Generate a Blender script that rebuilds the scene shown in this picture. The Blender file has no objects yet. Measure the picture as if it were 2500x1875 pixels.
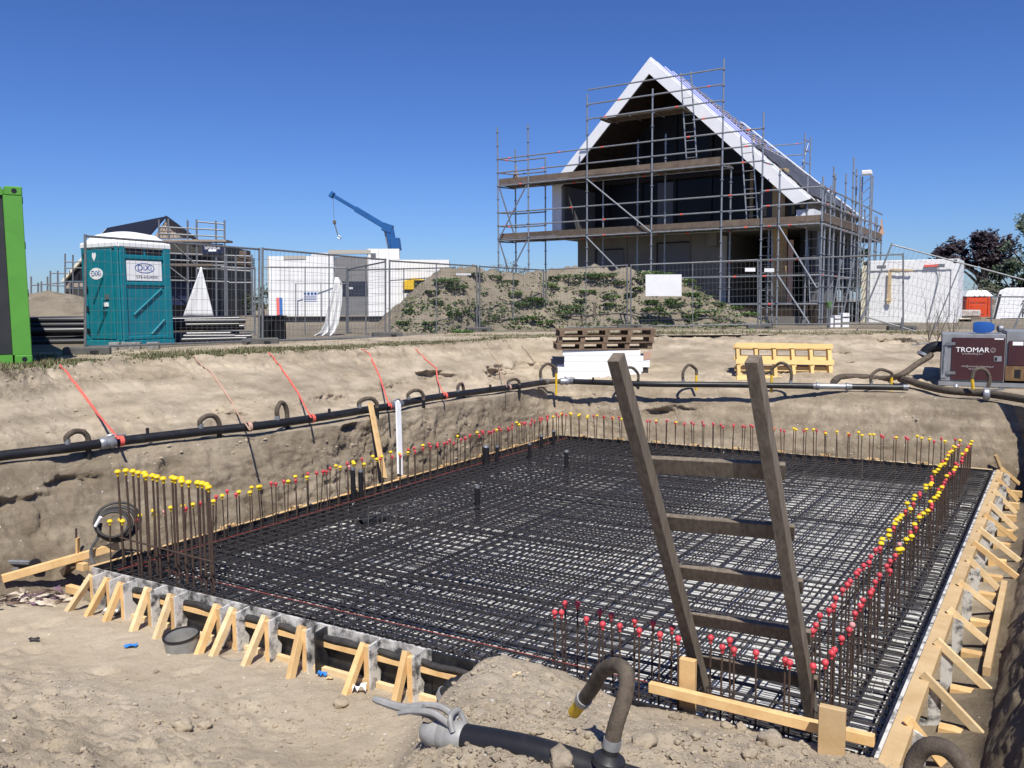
import bpy, bmesh, math, random
import numpy as np
from mathutils import Vector, Matrix
random.seed(7); rng = np.random.default_rng(7)
SC = bpy.context.scene
COL = SC.collection
R = math.radians

# ------------------------------------------------------------------ camera
EYE = 1.64
PITCH, ROLL, FPX = R(5.6), R(0.4), 2050.0
_f = np.array([0, math.cos(PITCH), -math.sin(PITCH)]); _r0 = np.array([1.0, 0, 0]); _u0 = np.cross(_r0, _f)
_r = math.cos(ROLL)*_r0 - math.sin(ROLL)*_u0; _u = math.sin(ROLL)*_r0 + math.cos(ROLL)*_u0
cam = bpy.data.cameras.new('camera'); cam_o = bpy.data.objects.new('camera', cam); COL.objects.link(cam_o)
cam.sensor_width = 36; cam.lens = 36*FPX/2500; cam.clip_start = 0.05; cam.clip_end = 3000
M = Matrix(((_r[0], _u[0], -_f[0], 0), (_r[1], _u[1], -_f[1], 0), (_r[2], _u[2], -_f[2], EYE), (0, 0, 0, 1)))
cam_o.matrix_world = M
SC.camera = cam_o

# ------------------------------------------------------------------ sky, sun, exposure
SUN_EL = R(56); sunh = np.array([0.13, -0.99]); sunh /= np.linalg.norm(sunh)
sund = Vector((sunh[0]*math.cos(SUN_EL), sunh[1]*math.cos(SUN_EL), math.sin(SUN_EL)))   # towards the sun
W = bpy.data.worlds.new('World'); SC.world = W; W.use_nodes = True
wn = W.node_tree; bg = wn.nodes['Background']
sk = wn.nodes.new('ShaderNodeTexSky'); sk.sky_type = 'NISHITA'; sk.sun_disc = False
sk.sun_elevation = SUN_EL; sk.sun_rotation = math.atan2(sunh[0], sunh[1])
sk.altitude = 0; sk.air_density = 1.0; sk.dust_density = 0.25; sk.ozone_density = 2.0
wm = wn.nodes.new('ShaderNodeMix'); wm.data_type = 'RGBA'; wm.blend_type = 'MULTIPLY'; wm.inputs[0].default_value = 1.0
wm.inputs[7].default_value = (0.50, 0.655, 1.0, 1)          # the phone's white balance renders the clear sky a deep blue
wg = wn.nodes.new('ShaderNodeGamma'); wg.inputs[1].default_value = 1.2
wn.links.new(sk.outputs[0], wm.inputs[6]); wn.links.new(wm.outputs[2], wg.inputs[0]); wn.links.new(wg.outputs[0], bg.inputs[0]); bg.inputs[1].default_value = 0.061
sl = bpy.data.lights.new('sun', 'SUN'); sl.energy = 4.6; sl.angle = R(0.53); sl.color = (1, 0.955, 0.88)
so = bpy.data.objects.new('sun', sl); COL.objects.link(so)
so.rotation_euler = sund.to_track_quat('Z', 'Y').to_euler()
vs = SC.view_settings; vs.view_transform = 'Standard'; vs.look = 'None'; vs.exposure = 0.38; vs.gamma = 1
try: vs.use_curve_mapping = False
except Exception: pass

# ------------------------------------------------------------------ measuring helpers
CAMP = np.array([0, 0, EYE])
def ray(x, y): return _f + _r*(x-1250)/FPX - _u*(y-937.5)/FPX
def P(x, y, z):                       # point of the photograph lying at height z
    d = ray(x, y); return Vector(CAMP + d*(z-EYE)/d[2])
def PY(x, y, Y):                      # point of the photograph lying Y metres ahead
    d = ray(x, y); return Vector(CAMP + d*Y/d[1])
def PP(x, y, p0, n):                  # point of the photograph on a plane
    d = ray(x, y); n = np.array(n); return Vector(CAMP + d*((np.array(p0)-CAMP)@n)/(d@n))
V = Vector
UP = V((0, 0, 1))

# ------------------------------------------------------------------ noise (for terrain shapes)
def _hash(i, j, k, seed):
    h = (i*374761393 + j*668265263 + k*2147483647 + seed*974711) & 0xFFFFFFFF
    h = ((h ^ (h >> 13))*1274126177) & 0xFFFFFFFF
    return ((h ^ (h >> 16)) & 0xFFFF)/65535.0
def vnoise(p, seed=0):
    i = np.floor(p).astype(np.int64); f = p-i; f = f*f*(3-2*f); out = 0
    for dx in (0, 1):
        for dy in (0, 1):
            for dz in (0, 1):
                w = (f[:, 0] if dx else 1-f[:, 0])*(f[:, 1] if dy else 1-f[:, 1])*(f[:, 2] if dz else 1-f[:, 2])
                out = out + w*_hash(i[:, 0]+dx, i[:, 1]+dy, i[:, 2]+dz, seed)
    return out*2-1
def fbm(p, freq, octv=4, seed=0, gain=0.5):
    s = 0; a = 1.0
    for o in range(octv):
        s = s + a*vnoise(p*freq*(2**o), seed+o*17); a *= gain
    return s
def sst(a, b, x):
    t = np.clip((x-a)/(b-a), 0, 1); return t*t*(3-2*t)

# ------------------------------------------------------------------ materials
MATS = {}
def mat(name, c, rough=0.7, c2=None, scale=8, bump=0.0, bscale=60, metal=0.0, spec=0.4, detail=5, contrast=(0.35, 0.65), aniso=None, trans=0.0, alpha=None, rand=0.0, coat=0.0):
    m = bpy.data.materials.new(name); m.use_nodes = True; MATS[name] = m
    nt = m.node_tree; b = nt.nodes['Principled BSDF']
    b.inputs['Roughness'].default_value = rough; b.inputs['Metallic'].default_value = metal
    b.inputs['Specular IOR Level'].default_value = spec
    if coat: b.inputs['Coat Weight'].default_value = coat
    if trans: b.inputs['Transmission Weight'].default_value = trans
    if alpha is not None: b.inputs['Alpha'].default_value = alpha
    b.inputs['Base Color'].default_value = (*c, 1)
    tc = nt.nodes.new('ShaderNodeTexCoord'); vec = tc.outputs['Object']
    if aniso:
        mp = nt.nodes.new('ShaderNodeMapping'); mp.inputs['Scale'].default_value = aniso
        nt.links.new(vec, mp.inputs[0]); vec = mp.outputs[0]
    col = None
    if c2:
        n = nt.nodes.new('ShaderNodeTexNoise'); n.inputs['Scale'].default_value = scale; n.inputs['Detail'].default_value = detail
        n.inputs['Roughness'].default_value = 0.65
        nt.links.new(vec, n.inputs['Vector'])
        r = nt.nodes.new('ShaderNodeValToRGB'); r.color_ramp.elements[0].position = contrast[0]; r.color_ramp.elements[1].position = contrast[1]
        r.color_ramp.elements[0].color = (*c, 1); r.color_ramp.elements[1].color = (*c2, 1)
        nt.links.new(n.outputs['Fac'], r.inputs[0]); col = r.outputs[0]
    if rand:
        oi = nt.nodes.new('ShaderNodeObjectInfo'); hs = nt.nodes.new('ShaderNodeHueSaturation')
        mr = nt.nodes.new('ShaderNodeMapRange'); mr.inputs[3].default_value = 1-rand; mr.inputs[4].default_value = 1+rand
        nt.links.new(oi.outputs['Random'], mr.inputs[0]); nt.links.new(mr.outputs[0], hs.inputs['Value'])
        if col: nt.links.new(col, hs.inputs['Color'])
        else: hs.inputs['Color'].default_value = (*c, 1)
        col = hs.outputs[0]
    if col: nt.links.new(col, b.inputs['Base Color'])
    if bump:
        n2 = nt.nodes.new('ShaderNodeTexNoise'); n2.inputs['Scale'].default_value = bscale; n2.inputs['Detail'].default_value = 6
        nt.links.new(vec, n2.inputs['Vector'])
        bp = nt.nodes.new('ShaderNodeBump'); bp.inputs['Strength'].default_value = 1; bp.inputs['Distance'].default_value = bump
        nt.links.new(n2.outputs['Fac'], bp.inputs['Height']); nt.links.new(bp.outputs[0], b.inputs['Normal'])
    return m

def sand_material(name, dry, dry2, damp, specks=1.0, bumpd=0.02):
    m = bpy.data.materials.new(name); m.use_nodes = True; MATS[name] = m
    nt = m.node_tree; N = nt.nodes; L = nt.links; b = N['Principled BSDF']
    b.inputs['Roughness'].default_value = 0.95; b.inputs['Specular IOR Level'].default_value = 0.15
    geo = N.new('ShaderNodeNewGeometry'); pos = geo.outputs['Position']
    def noise(sc, det=6, rough=0.6, dist=0.0):
        n = N.new('ShaderNodeTexNoise'); n.inputs['Scale'].default_value = sc; n.inputs['Detail'].default_value = det
        n.inputs['Roughness'].default_value = rough; n.inputs['Distortion'].default_value = dist
        L.new(pos, n.inputs['Vector']); return n.outputs['Fac']
    def ramp(fac, a, bb, ca, cb):
        r = N.new('ShaderNodeValToRGB'); r.color_ramp.elements[0].position = a; r.color_ramp.elements[1].position = bb
        r.color_ramp.elements[0].color = (*ca, 1); r.color_ramp.elements[1].color = (*cb, 1); L.new(fac, r.inputs[0]); return r.outputs[0]
    def mix(fac, a, bcol):
        x = N.new('ShaderNodeMix'); x.data_type = 'RGBA'
        if isinstance(fac, float): x.inputs[0].default_value = fac
        else: L.new(fac, x.inputs[0])
        for s, v in ((6, a), (7, bcol)):
            if isinstance(v, tuple): x.inputs[s].default_value = (*v, 1)
            else: L.new(v, x.inputs[s])
        return x.outputs[2]
    c = ramp(noise(1.3, 8, 0.65), 0.36, 0.66, dry, dry2)
    at = N.new('ShaderNodeAttribute'); at.attribute_name = 'damp'
    wet = N.new('ShaderNodeMath'); wet.operation = 'MULTIPLY_ADD'; L.new(noise(2.2, 8, 0.7, 0.4), wet.inputs[0]); wet.inputs[1].default_value = 1.5; wet.inputs[2].default_value = -0.75
    mpb = N.new('ShaderNodeMapping'); mpb.inputs['Scale'].default_value = (0.35, 0.35, 5.0); L.new(pos, mpb.inputs[0])      # level layers of damper sand
    nb_ = N.new('ShaderNodeTexNoise'); nb_.inputs['Scale'].default_value = 1.6; nb_.inputs['Detail'].default_value = 5; L.new(mpb.outputs[0], nb_.inputs['Vector'])
    wb_ = N.new('ShaderNodeMath'); wb_.operation = 'MULTIPLY_ADD'; L.new(nb_.outputs['Fac'], wb_.inputs[0]); wb_.inputs[1].default_value = 1.1; wb_.inputs[2].default_value = -0.55
    w2_ = N.new('ShaderNodeMath'); w2_.operation = 'ADD'; L.new(wet.outputs[0], w2_.inputs[0]); L.new(wb_.outputs[0], w2_.inputs[1])
    ad = N.new('ShaderNodeMath'); ad.operation = 'ADD'; L.new(w2_.outputs[0], ad.inputs[0]); L.new(at.outputs['Fac'], ad.inputs[1]); ad.use_clamp = True
    c = mix(ad.outputs[0], c, damp)
    # fine grain
    c = mix(ramp(noise(38, 3, 0.8), 0.40, 0.62, (0.0,)*3, (1.0,)*3), c, mix(0.16, c, (0.16, 0.125, 0.09)))
    # shell fragments
    if specks:
        vo = N.new('ShaderNodeTexVoronoi'); vo.inputs['Scale'].default_value = 11; L.new(pos, vo.inputs['Vector'])
        sep = N.new('ShaderNodeSeparateColor'); L.new(vo.outputs['Color'], sep.inputs[0])
        lt = N.new('ShaderNodeMath'); lt.operation = 'LESS_THAN'; L.new(vo.outputs['Distance'], lt.inputs[0]); lt.inputs[1].default_value = 0.11
        gt = N.new('ShaderNodeMath'); gt.operation = 'GREATER_THAN'; L.new(sep.outputs[0], gt.inputs[0]); gt.inputs[1].default_value = 1-0.2*specks
        mu = N.new('ShaderNodeMath'); mu.operation = 'MULTIPLY'; L.new(lt.outputs[0], mu.inputs[0]); L.new(gt.outputs[0], mu.inputs[1])
        c = mix(mu.outputs[0], c, (0.75, 0.70, 0.62))
    L.new(c, b.inputs['Base Color'])
    h1 = noise(11, 10, 0.8, 0.4); h2 = noise(85, 4, 0.75)
    hm = N.new('ShaderNodeMath'); hm.operation = 'MULTIPLY_ADD'; L.new(h2, hm.inputs[0]); hm.inputs[1].default_value = 0.35; L.new(h1, hm.inputs[2])
    bp = N.new('ShaderNodeBump'); bp.inputs['Strength'].default_value = 1
    dm_ = N.new('ShaderNodeMath'); dm_.operation = 'MULTIPLY_ADD'; L.new(ad.outputs[0], dm_.inputs[0]); dm_.inputs[1].default_value = bumpd*1.6; dm_.inputs[2].default_value = bumpd*0.8
    L.new(dm_.outputs[0], bp.inputs['Distance'])
    L.new(hm.outputs[0], bp.inputs['Height']); L.new(bp.outputs[0], b.inputs['Normal'])
    return m

# ------------------------------------------------------------------ mesh builders
class MB:
    def __init__(s): s.v = []; s.f = []; s.mi = []; s.cur = 0
    def add(s, vs, fs):
        o = len(s.v); s.v += [tuple(p) for p in vs]
        s.f += [tuple(i+o for i in f) for f in fs]; s.mi += [s.cur]*len(fs); return s
    def frame_box(s, o, ax, ay, az):        # corner-to-corner half axes about centre o
        o, ax, ay, az = V(o), V(ax), V(ay), V(az)
        vs = [o+sx*ax+sy*ay+sz*az for sz in (-1, 1) for sy in (-1, 1) for sx in (-1, 1)]
        fs = [(0, 2, 3, 1), (4, 5, 7, 6), (0, 1, 5, 4), (2, 6, 7, 3), (0, 4, 6, 2), (1, 3, 7, 5)]
        if ax.cross(ay).dot(az) < 0: fs = [f[::-1] for f in fs]
        return s.add(vs, fs)
    def box(s, c, sx, sy, sz, rz=0.0):
        ca, sa = math.cos(rz), math.sin(rz)
        return s.frame_box(c, V((ca, sa, 0))*sx/2, V((-sa, ca, 0))*sy/2, V((0, 0, sz/2)))
    def beam(s, p, q, w, h, up=UP, jit=0.0):      # w sideways, h along up
        p, q = V(p), V(q); d = (q-p); L = d.length; d = d/L
        side = d.cross(V(up))
        if side.length < 1e-4: side = d.cross(V((1, 0, 0)))
        side.normalize(); u = side.cross(d)
        return s.frame_box((p+q)/2, d*L/2, side*w/2, u*h/2)
    def tube(s, pts, r, n=8, caps=True, closed=False):
        pts = [V(p) for p in pts]; k = len(pts); rs = r if isinstance(r, (list, tuple)) else [r]*k
        o = len(s.v); prev = None
        for i, p in enumerate(pts):
            if closed: t = pts[(i+1) % k]-pts[i-1]
            else: t = pts[min(i+1, k-1)]-pts[max(i-1, 0)]
            if t.length < 1e-9: t = V((0, 0, 1))
            t.normalize()
            if prev is None:
                a = t.cross(UP)
                if a.length < 1e-3: a = t.cross(V((1, 0, 0)))
            else: a = prev-t*prev.dot(t)
            a.normalize(); b = t.cross(a); prev = a
            for j in range(n):
                th = 2*math.pi*j/n; s.v.append(tuple(p+(a*math.cos(th)+b*math.sin(th))*rs[i]))
        m = k if closed else k-1
        for i in range(m):
            for j in range(n):
                i2 = (i+1) % k
                s.f.append((o+i*n+j, o+i2*n+j, o+i2*n+(j+1) % n, o+i*n+(j+1) % n)); s.mi.append(s.cur)
        if caps and not closed:
            s.f.append(tuple(o+j for j in range(n))); s.f.append(tuple(o+(k-1)*n+j for j in reversed(range(n)))); s.mi += [s.cur]*2
        return s
    def poly(s, pts): return s.add(pts, [tuple(range(len(pts)))])
    def prism(s, pts, off):                 # extrude a planar outline by vector off
        n = len(pts); a = [V(p) for p in pts]; off = V(off); b = [p+off for p in a]
        fs = [tuple(range(n)), tuple(n+i for i in reversed(range(n)))]
        fs += [(i, n+i, n+(i+1) % n, (i+1) % n) for i in range(n)]
        nrm = V((0, 0, 0))
        for i in range(n): nrm += a[i].cross(a[(i+1) % n])
        if nrm.dot(off) > 0: fs = [f[::-1] for f in fs]
        return s.add(a+b, fs)
    def sheet(s, grid):                     # grid[i][j] of points
        ni, nj = len(grid), len(grid[0]); o = len(s.v)
        for row in grid: s.v += [tuple(p) for p in row]
        for i in range(ni-1):
            for j in range(nj-1):
                s.f.append((o+i*nj+j, o+i*nj+j+1, o+(i+1)*nj+j+1, o+(i+1)*nj+j)); s.mi.append(s.cur)
        return s
    def lathe(s, prof, c, n=16, axis=UP):   # prof: (radius, height)
        c = V(c); axis = V(axis).normalized(); a = axis.orthogonal().normalized(); b = axis.cross(a); o = len(s.v); k = len(prof)
        for r, h in prof:
            for j in range(n):
                th = 2*math.pi*j/n; s.v.append(tuple(c+axis*h+(a*math.cos(th)+b*math.sin(th))*r))
        for i in range(k-1):
            for j in range(n):
                s.f.append((o+i*n+j, o+i*n+(j+1) % n, o+(i+1)*n+(j+1) % n, o+(i+1)*n+j)); s.mi.append(s.cur)
        return s
    def mesh(s, name, off=(0, 0, 0), smooth=False):
        me = bpy.data.meshes.new(name); ox, oy, oz = off
        me.from_pydata([(x-ox, y-oy, z-oz) for x, y, z in s.v], [], s.f)
        if smooth: me.polygons.foreach_set('use_smooth', [True]*len(me.polygons))
        if any(s.mi): me.polygons.foreach_set('material_index', s.mi)
        me.update(); return me
    def build(s, name, m, parent=None, smooth=False, bevel=0.0, props=None, angle=35):
        off = wloc(parent) if parent else (0, 0, 0)
        if parent is None and s.v:           # a thing of one mesh: its origin goes to its base
            a = np.array(s.v); off = (float(a[:, 0].mean()), float(a[:, 1].mean()), float(a[:, 2].min()))
        me = s.mesh(name, off, smooth)
        for x in (m if isinstance(m, (list, tuple)) else [m]): me.materials.append(MATS[x] if isinstance(x, str) else x)
        o = bpy.data.objects.new(name, me); COL.objects.link(o)
        if parent: o.parent = parent
        else: o.location = off
        if bevel:
            bm = bmesh.new(); bm.from_mesh(me)
            bmesh.ops.bevel(bm, geom=[e for e in bm.edges], offset=bevel, segments=1, affect='EDGES', clamp_overlap=True)
            bm.to_mesh(me); bm.free()
        if smooth:
            try: me.shade_auto_smooth = True
            except Exception: pass
            me.set_sharp_from_angle(angle=R(angle))
        if props: tag(o, *props)
        return o
def wloc(o):
    l = V((0, 0, 0))
    while o: l += o.location; o = o.parent
    return l
def tag(o, label=None, cat=None, group=None, kind=None):
    if label: o['label'] = label
    if cat: o['category'] = cat
    if group: o['group'] = group
    if kind: o['kind'] = kind
    return o
def thing(name, loc, label, cat, group=None, rz=0.0):
    o = bpy.data.objects.new(name, None); COL.objects.link(o); o.empty_display_size = 0.1
    o.location = loc; o.rotation_euler = (0, 0, rz)
    return tag(o, label, cat, group)
def copy_tree(o, parent=None):
    c = o.copy(); COL.objects.link(c); c.parent = parent
    for ch in list(o.children): copy_tree(ch, c)
    return c
def inst(name, me, parent, loc=(0, 0, 0), rot=None, scale=None):   # a further part sharing mesh data
    o = bpy.data.objects.new(name, me); COL.objects.link(o); o.parent = parent; o.location = loc
    if rot is not None: o.rotation_euler = rot
    if scale is not None: o.scale = scale
    return o
def text_mesh(txt, size, m, name, parent, origin, xdir, ydir, bold=0.0, extrude=0.002, align='CENTER', spacing=1.0, squash=1.0):
    cu = bpy.data.curves.new('lettering', 'FONT'); cu.body = txt; cu.size = size; cu.align_x = align; cu.align_y = 'CENTER'
    cu.extrude = extrude; cu.offset = bold; cu.space_character = spacing
    t = bpy.data.objects.new('lettering', cu); COL.objects.link(t)
    dg = bpy.context.evaluated_depsgraph_get(); me = bpy.data.meshes.new_from_object(t.evaluated_get(dg))
    bpy.data.objects.remove(t); bpy.data.curves.remove(cu)
    x = V(xdir).normalized(); y = V(ydir).normalized(); z = x.cross(y)
    off = V(origin)-wloc(parent)
    mm = Matrix(((x.x*squash, y.x, z.x, off.x), (x.y*squash, y.y, z.y, off.y), (x.z*squash, y.z, z.z, off.z), (0, 0, 0, 1)))
    me.transform(mm); me.materials.clear(); me.materials.append(MATS[m])
    o = bpy.data.objects.new(name, me); COL.objects.link(o); o.parent = parent
    return o
def ease_line(p, q, n, sag=0.0, wob=0.0, seed=0):
    p, q = V(p), V(q); rr = random.Random(seed); out = []
    for i in range(n+1):
        t = i/n; a = p.lerp(q, t); a.z -= sag*4*t*(1-t)
        if 0 < i < n: a += V((rr.uniform(-1, 1), rr.uniform(-1, 1), rr.uniform(-1, 1)))*wob
        out.append(a)
    return out
def spline(pts, n=6):          # Catmull-Rom through the points
    pts = [V(p) for p in pts]; out = []
    for i in range(len(pts)-1):
        p0 = pts[max(i-1, 0)]; p1 = pts[i]; p2 = pts[i+1]; p3 = pts[min(i+2, len(pts)-1)]
        for k in range(n):
            t = k/n; out.append(0.5*((2*p1)+(p2-p0)*t+(2*p0-5*p1+4*p2-p3)*t*t+(3*p1-p0-3*p2+p3)*t**3))
    out.append(pts[-1]); return out

# ------------------------------------------------------------------ material library
sand_material('sand', (0.58, 0.492, 0.37), (0.49, 0.405, 0.29), (0.272, 0.214, 0.146), 1.0, 0.034)
sand_material('soil', (0.33, 0.285, 0.215), (0.25, 0.213, 0.158), (0.16, 0.133, 0.095), 0.5, 0.08)
mat('timber_new', (0.58, 0.36, 0.15), 0.75, (0.70, 0.48, 0.23), 9, 0.001, 60, rand=0.18, contrast=(0.3, 0.65))
mat('timber_pale', (0.70, 0.55, 0.33), 0.75, (0.56, 0.38, 0.18), 9, 0.001, 60, rand=0.18, contrast=(0.35, 0.75))
mat('timber_tan', (0.44, 0.30, 0.15), 0.8, (0.52, 0.38, 0.21), 5, 0.001, 60, rand=0.1)
mat('timber_old', (0.21, 0.172, 0.128), 0.85, (0.095, 0.075, 0.055), 1.6, 0.002, 6, rand=0.1, contrast=(0.3, 0.7), aniso=(26, 26, 2.2), detail=8)
mat('timber_dark', (0.09, 0.062, 0.042), 0.85, (0.16, 0.115, 0.08), 6, 0.002, 40, rand=0.15)
mat('ply_black', (0.012, 0.012, 0.014), 0.38, (0.05, 0.05, 0.055), 7, 0.0006, 50, contrast=(0.45, 0.75))
mat('ply_cement', (0.06, 0.06, 0.06), 0.7, (0.62, 0.60, 0.56), 7, 0.001, 50, contrast=(0.40, 0.60), detail=9)
mat('ply_white', (0.60, 0.585, 0.55), 0.75, (0.07, 0.07, 0.07), 11, 0.001, 50, contrast=(0.47, 0.62), detail=10)
mat('rebar', (0.042, 0.042, 0.046), 0.45, (0.062, 0.052, 0.047), 5, 0, metal=0.35)
mat('rebar_rust', (0.085, 0.05, 0.033), 0.75, (0.05, 0.036, 0.03), 20, 0, metal=0.1)
mat('cap_yellow', (0.80, 0.53, 0.015), 0.45, rand=0.06)
mat('cap_red', (0.52, 0.035, 0.05), 0.42, (0.60, 0.08, 0.09), 40, rand=0.12)
mat('cap_pink', (0.62, 0.28, 0.27), 0.6)
mat('black_plastic', (0.014, 0.014, 0.016), 0.42, (0.045, 0.043, 0.04), 5, 0.0015, 30, contrast=(0.5, 0.8))
mat('black_rubber', (0.018, 0.018, 0.018), 0.6, (0.06, 0.055, 0.05), 8, 0.001, 60)
mat('hose_brown', (0.062, 0.047, 0.034), 0.8, (0.125, 0.098, 0.07), 18, 0.003, 120)
mat('galv', (0.40, 0.41, 0.42), 0.45, (0.28, 0.29, 0.30), 14, 0, metal=0.55, rand=0.08)
mat('galv_dark', (0.25, 0.26, 0.27), 0.5, (0.17, 0.175, 0.18), 14, 0, metal=0.5, rand=0.1)
mat('white_paint', (0.80, 0.80, 0.79), 0.5, (0.70, 0.70, 0.69), 4)
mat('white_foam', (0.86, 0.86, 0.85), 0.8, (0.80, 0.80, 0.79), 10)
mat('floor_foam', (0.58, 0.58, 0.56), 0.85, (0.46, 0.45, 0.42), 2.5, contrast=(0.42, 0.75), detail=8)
mat('cast_grey', (0.34, 0.335, 0.32), 0.6, (0.24, 0.235, 0.22), 14, 0.002, 40, metal=0.15)
mat('white_print', (0.85, 0.85, 0.85), 0.6)
mat('concrete', (0.30, 0.29, 0.27), 0.9, (0.20, 0.195, 0.18), 8, 0.004, 40)
mat('yellow_plastic', (0.78, 0.50, 0.02), 0.5, (0.60, 0.38, 0.03), 10)
mat('strap_red', (0.75, 0.12, 0.09), 0.7)
mat('strap_faded', (0.52, 0.28, 0.20), 0.8, (0.40, 0.30, 0.22), 30)
mat('blue_paint', (0.03, 0.14, 0.42), 0.4)
mat('blue_plastic', (0.02, 0.09, 0.32), 0.35)
# ------------------------------------------------------------------ the slab rectangle (top of formwork)
ZS = -0.82; ZF = -1.30; ZG = 0.81
A, B, C, D = P(226, 1384, ZS), P(1362, 1062, ZS), P(2424, 1147, ZS), P(2125, 1845, ZS)
dAB = (B-A).normalized(); dBC = (C-B).normalized(); dDC = (C-D).normalized(); dAD = (D-A).normalized()
nL = V((-dAB.y, dAB.x, 0)); nB = V((-dBC.y, dBC.x, 0)); nR = V((dDC.y, -dDC.x, 0)); nN = V((dAD.y, -dAD.x, 0))
LAB, LBC, LDC, LAD = (B-A).length, (C-B).length, (C-D).length, (D-A).length
def S(a, b): return (A*(1-a)+D*a)*(1-b) + (B*(1-a)+C*a)*b     # slab coordinates, 0..1 each way

def corner(p, d, n1, o1, q, e, n2, o2, z):      # meeting point of two offset lines
    p = p+n1*o1; q = q+n2*o2
    den = d.x*e.y-d.y*e.x; t = ((q.x-p.x)*e.y-(q.y-p.y)*e.x)/den
    r = p+d*t; return V((r.x, r.y, z))
def zz(v, z): return V((v[0], v[1], z))
# rails, left -> back -> right, as three polylines sharing corners
def offset_rail(ol, ob, orr, z, back=5.0, near=0.7):
    c1 = corner(A, dAB, nL, ol, B, dBC, nB, ob, z); c2 = corner(B, dBC, nB, ob, C, dDC, nR, orr, z)
    return [[zz(A-dAB*back+nL*ol, z), c1], [c1, c2], [c2, zz(D-dDC*near+nR*orr, z)]]
R0 = offset_rail(-0.4, -0.4, -0.4, ZF)
R1 = offset_rail(0.42, 0.5, 0.5, ZF-0.02)
R1[2] = [R1[2][0], zz(C+nR*0.5-dDC*0.6, -1.12), zz((C+D)/2+nR*0.5, -1.06), zz(R1[2][1], -1.04)]
R0[2] = [zz(q+nR*0.42, -1.14) for q in R0[2]]; R0[2][0] = R0[1][1]
pxL = [(0, 1142), (165, 1113), (269, 1100), (490, 1077), (665, 1055), (837, 1035), (980, 1004), (1106, 985), (1230, 964)]
pxB = [(1396, 938), (1548, 946), (1690, 946), (1876, 949), (2022, 956), (2211, 965), (2338, 975)]
r2l = [P(*p, -0.03) for p in pxL]; r2b = [P(*p, -0.03) for p in pxB]
r2l = [zz(r2l[0]-dAB*4.5+nL*0.25, -0.1), zz(r2l[0]-dAB*2+nL*0.1, -0.06)]+r2l
c21 = V((0.72, 16.75, -0.03)); c22 = V((7.95, 13.2, -0.05))
R2 = [r2l+[c21], [c21]+r2b+[c22], [c22, zz(C+nR*1.0, -0.1), zz((C+D)/2+nR*1.02, -0.1), zz(D-dDC*0.7+nR*1.0, -0.06)]]
def push(seg, n, o, z): return [zz(p+n*o, z) for p in seg]
c31 = V((0.35, 17.75, 0.03)); c32 = V((11.5, 14.5, 0.02))
R3 = [push(r2l, nL, 0.75, 0.0)+[c31], [c31]+[zz(P(x, y, 0.02)+V((0.15, 0.95, 0)), 0.02) for x, y in pxB[:5]]+[V((9.0, 15.9, 0.02)), c32],
      [c32, zz(C+nR*4, 0.02), zz(D-dDC*0.7+nR*3.6, 0.02)]]
pxT = [(0, 911), (79, 901), (142, 892), (316, 876), (475, 870), (665, 862), (916, 846), (1106, 837)]
r4l = [P(*p, ZG-0.02) for p in pxT]
r4l = [zz(r4l[0]-dAB*4.5+nL*0.5, ZG-0.02)]+r4l
pxTB = [(1358, 823), (1595, 817), (1770, 816), (1896, 816), (2021, 818), (2173, 814), (2294, 816)]
r4b = [P(*p, ZG-0.02) for p in pxTB]
c41 = V((-0.1, 19.1, ZG-0.02)); c42 = V((14.5, 18.2, ZG-0.02))
R4 = [r4l+[c41], [c41]+r4b+[c42], [c42, zz(C+nR*7, ZG-0.02), zz(D-dDC*0.7+nR*7, ZG-0.02)]]
c51 = c41+V((-1.5, 3.5, 0.02)); c52 = c42+V((4, 2.5, 0.02))
R5 = [push(r4l, nL, 3.0, ZG)+[zz(c51, ZG)], [zz(c51, ZG)]+[zz(p+V((0, 3, 0)), ZG) for p in r4b]+[zz(c52, ZG)], [zz(c52, ZG), zz(C+nR*11, ZG), zz(D-dDC*0.7+nR*11, ZG)]]
NC = (560, 420, 300); NR = (4, 62, 18, 50, 14)
def resample(poly, n):
    a = np.array([tuple(p) for p in poly]); s = np.r_[0, np.cumsum(np.linalg.norm(np.diff(a, axis=0), axis=1))]
    t = np.linspace(0, s[-1], n)
    return np.stack([np.interp(t, s, a[:, k]) for k in range(3)], 1)
def rail(r): return np.concatenate([resample(r[i], NC[i]+1)[(1 if i else 0):] for i in range(3)])
rails = [rail(r) for r in (R0, R1, R2, R3, R4, R5)]
rows = []; damps = []; rowseg = []
dampv = [1.05, 1.15, 0.82, 0.60, 0.64, 0.5]
for i in range(5):
    n = NR[i]
    for k in range(n + (1 if i == 4 else 0)):
        t = k/n
        rows.append(rails[i]*(1-t)+rails[i+1]*t); rowseg.append(i+t)
        damps.append(dampv[i]*(1-t)+dampv[i+1]*t)
G = np.array(rows); nr_, nc_ = G.shape[:2]; rs_ = np.array(rowseg)
du = np.gradient(G, axis=1); dv = np.gradient(G, axis=0); nm = np.cross(du, dv); nm /= np.linalg.norm(nm, axis=2, keepdims=True)+1e-9
if nm[:, :, 2].mean() < 0: nm = -nm
flat = G.reshape(-1, 3)
seg = np.repeat(rs_[:, None], nc_, 1)
wallw = (np.exp(-((seg-1.5)/0.42)**2)); slopew = np.exp(-((seg-3.45)/0.45)**2)
endw = np.clip((5.0-seg)*2, 0, 1)*np.clip(seg*1.5, 0, 1)
n1 = fbm(flat, 0.55, 3, 1).reshape(nr_, nc_); n2 = fbm(flat, 2.4, 4, 5, 0.55).reshape(nr_, nc_); n3 = fbm(flat*np.array([1, 1, 2.2]), 7.0, 4, 9, 0.6).reshape(nr_, nc_)
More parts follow.
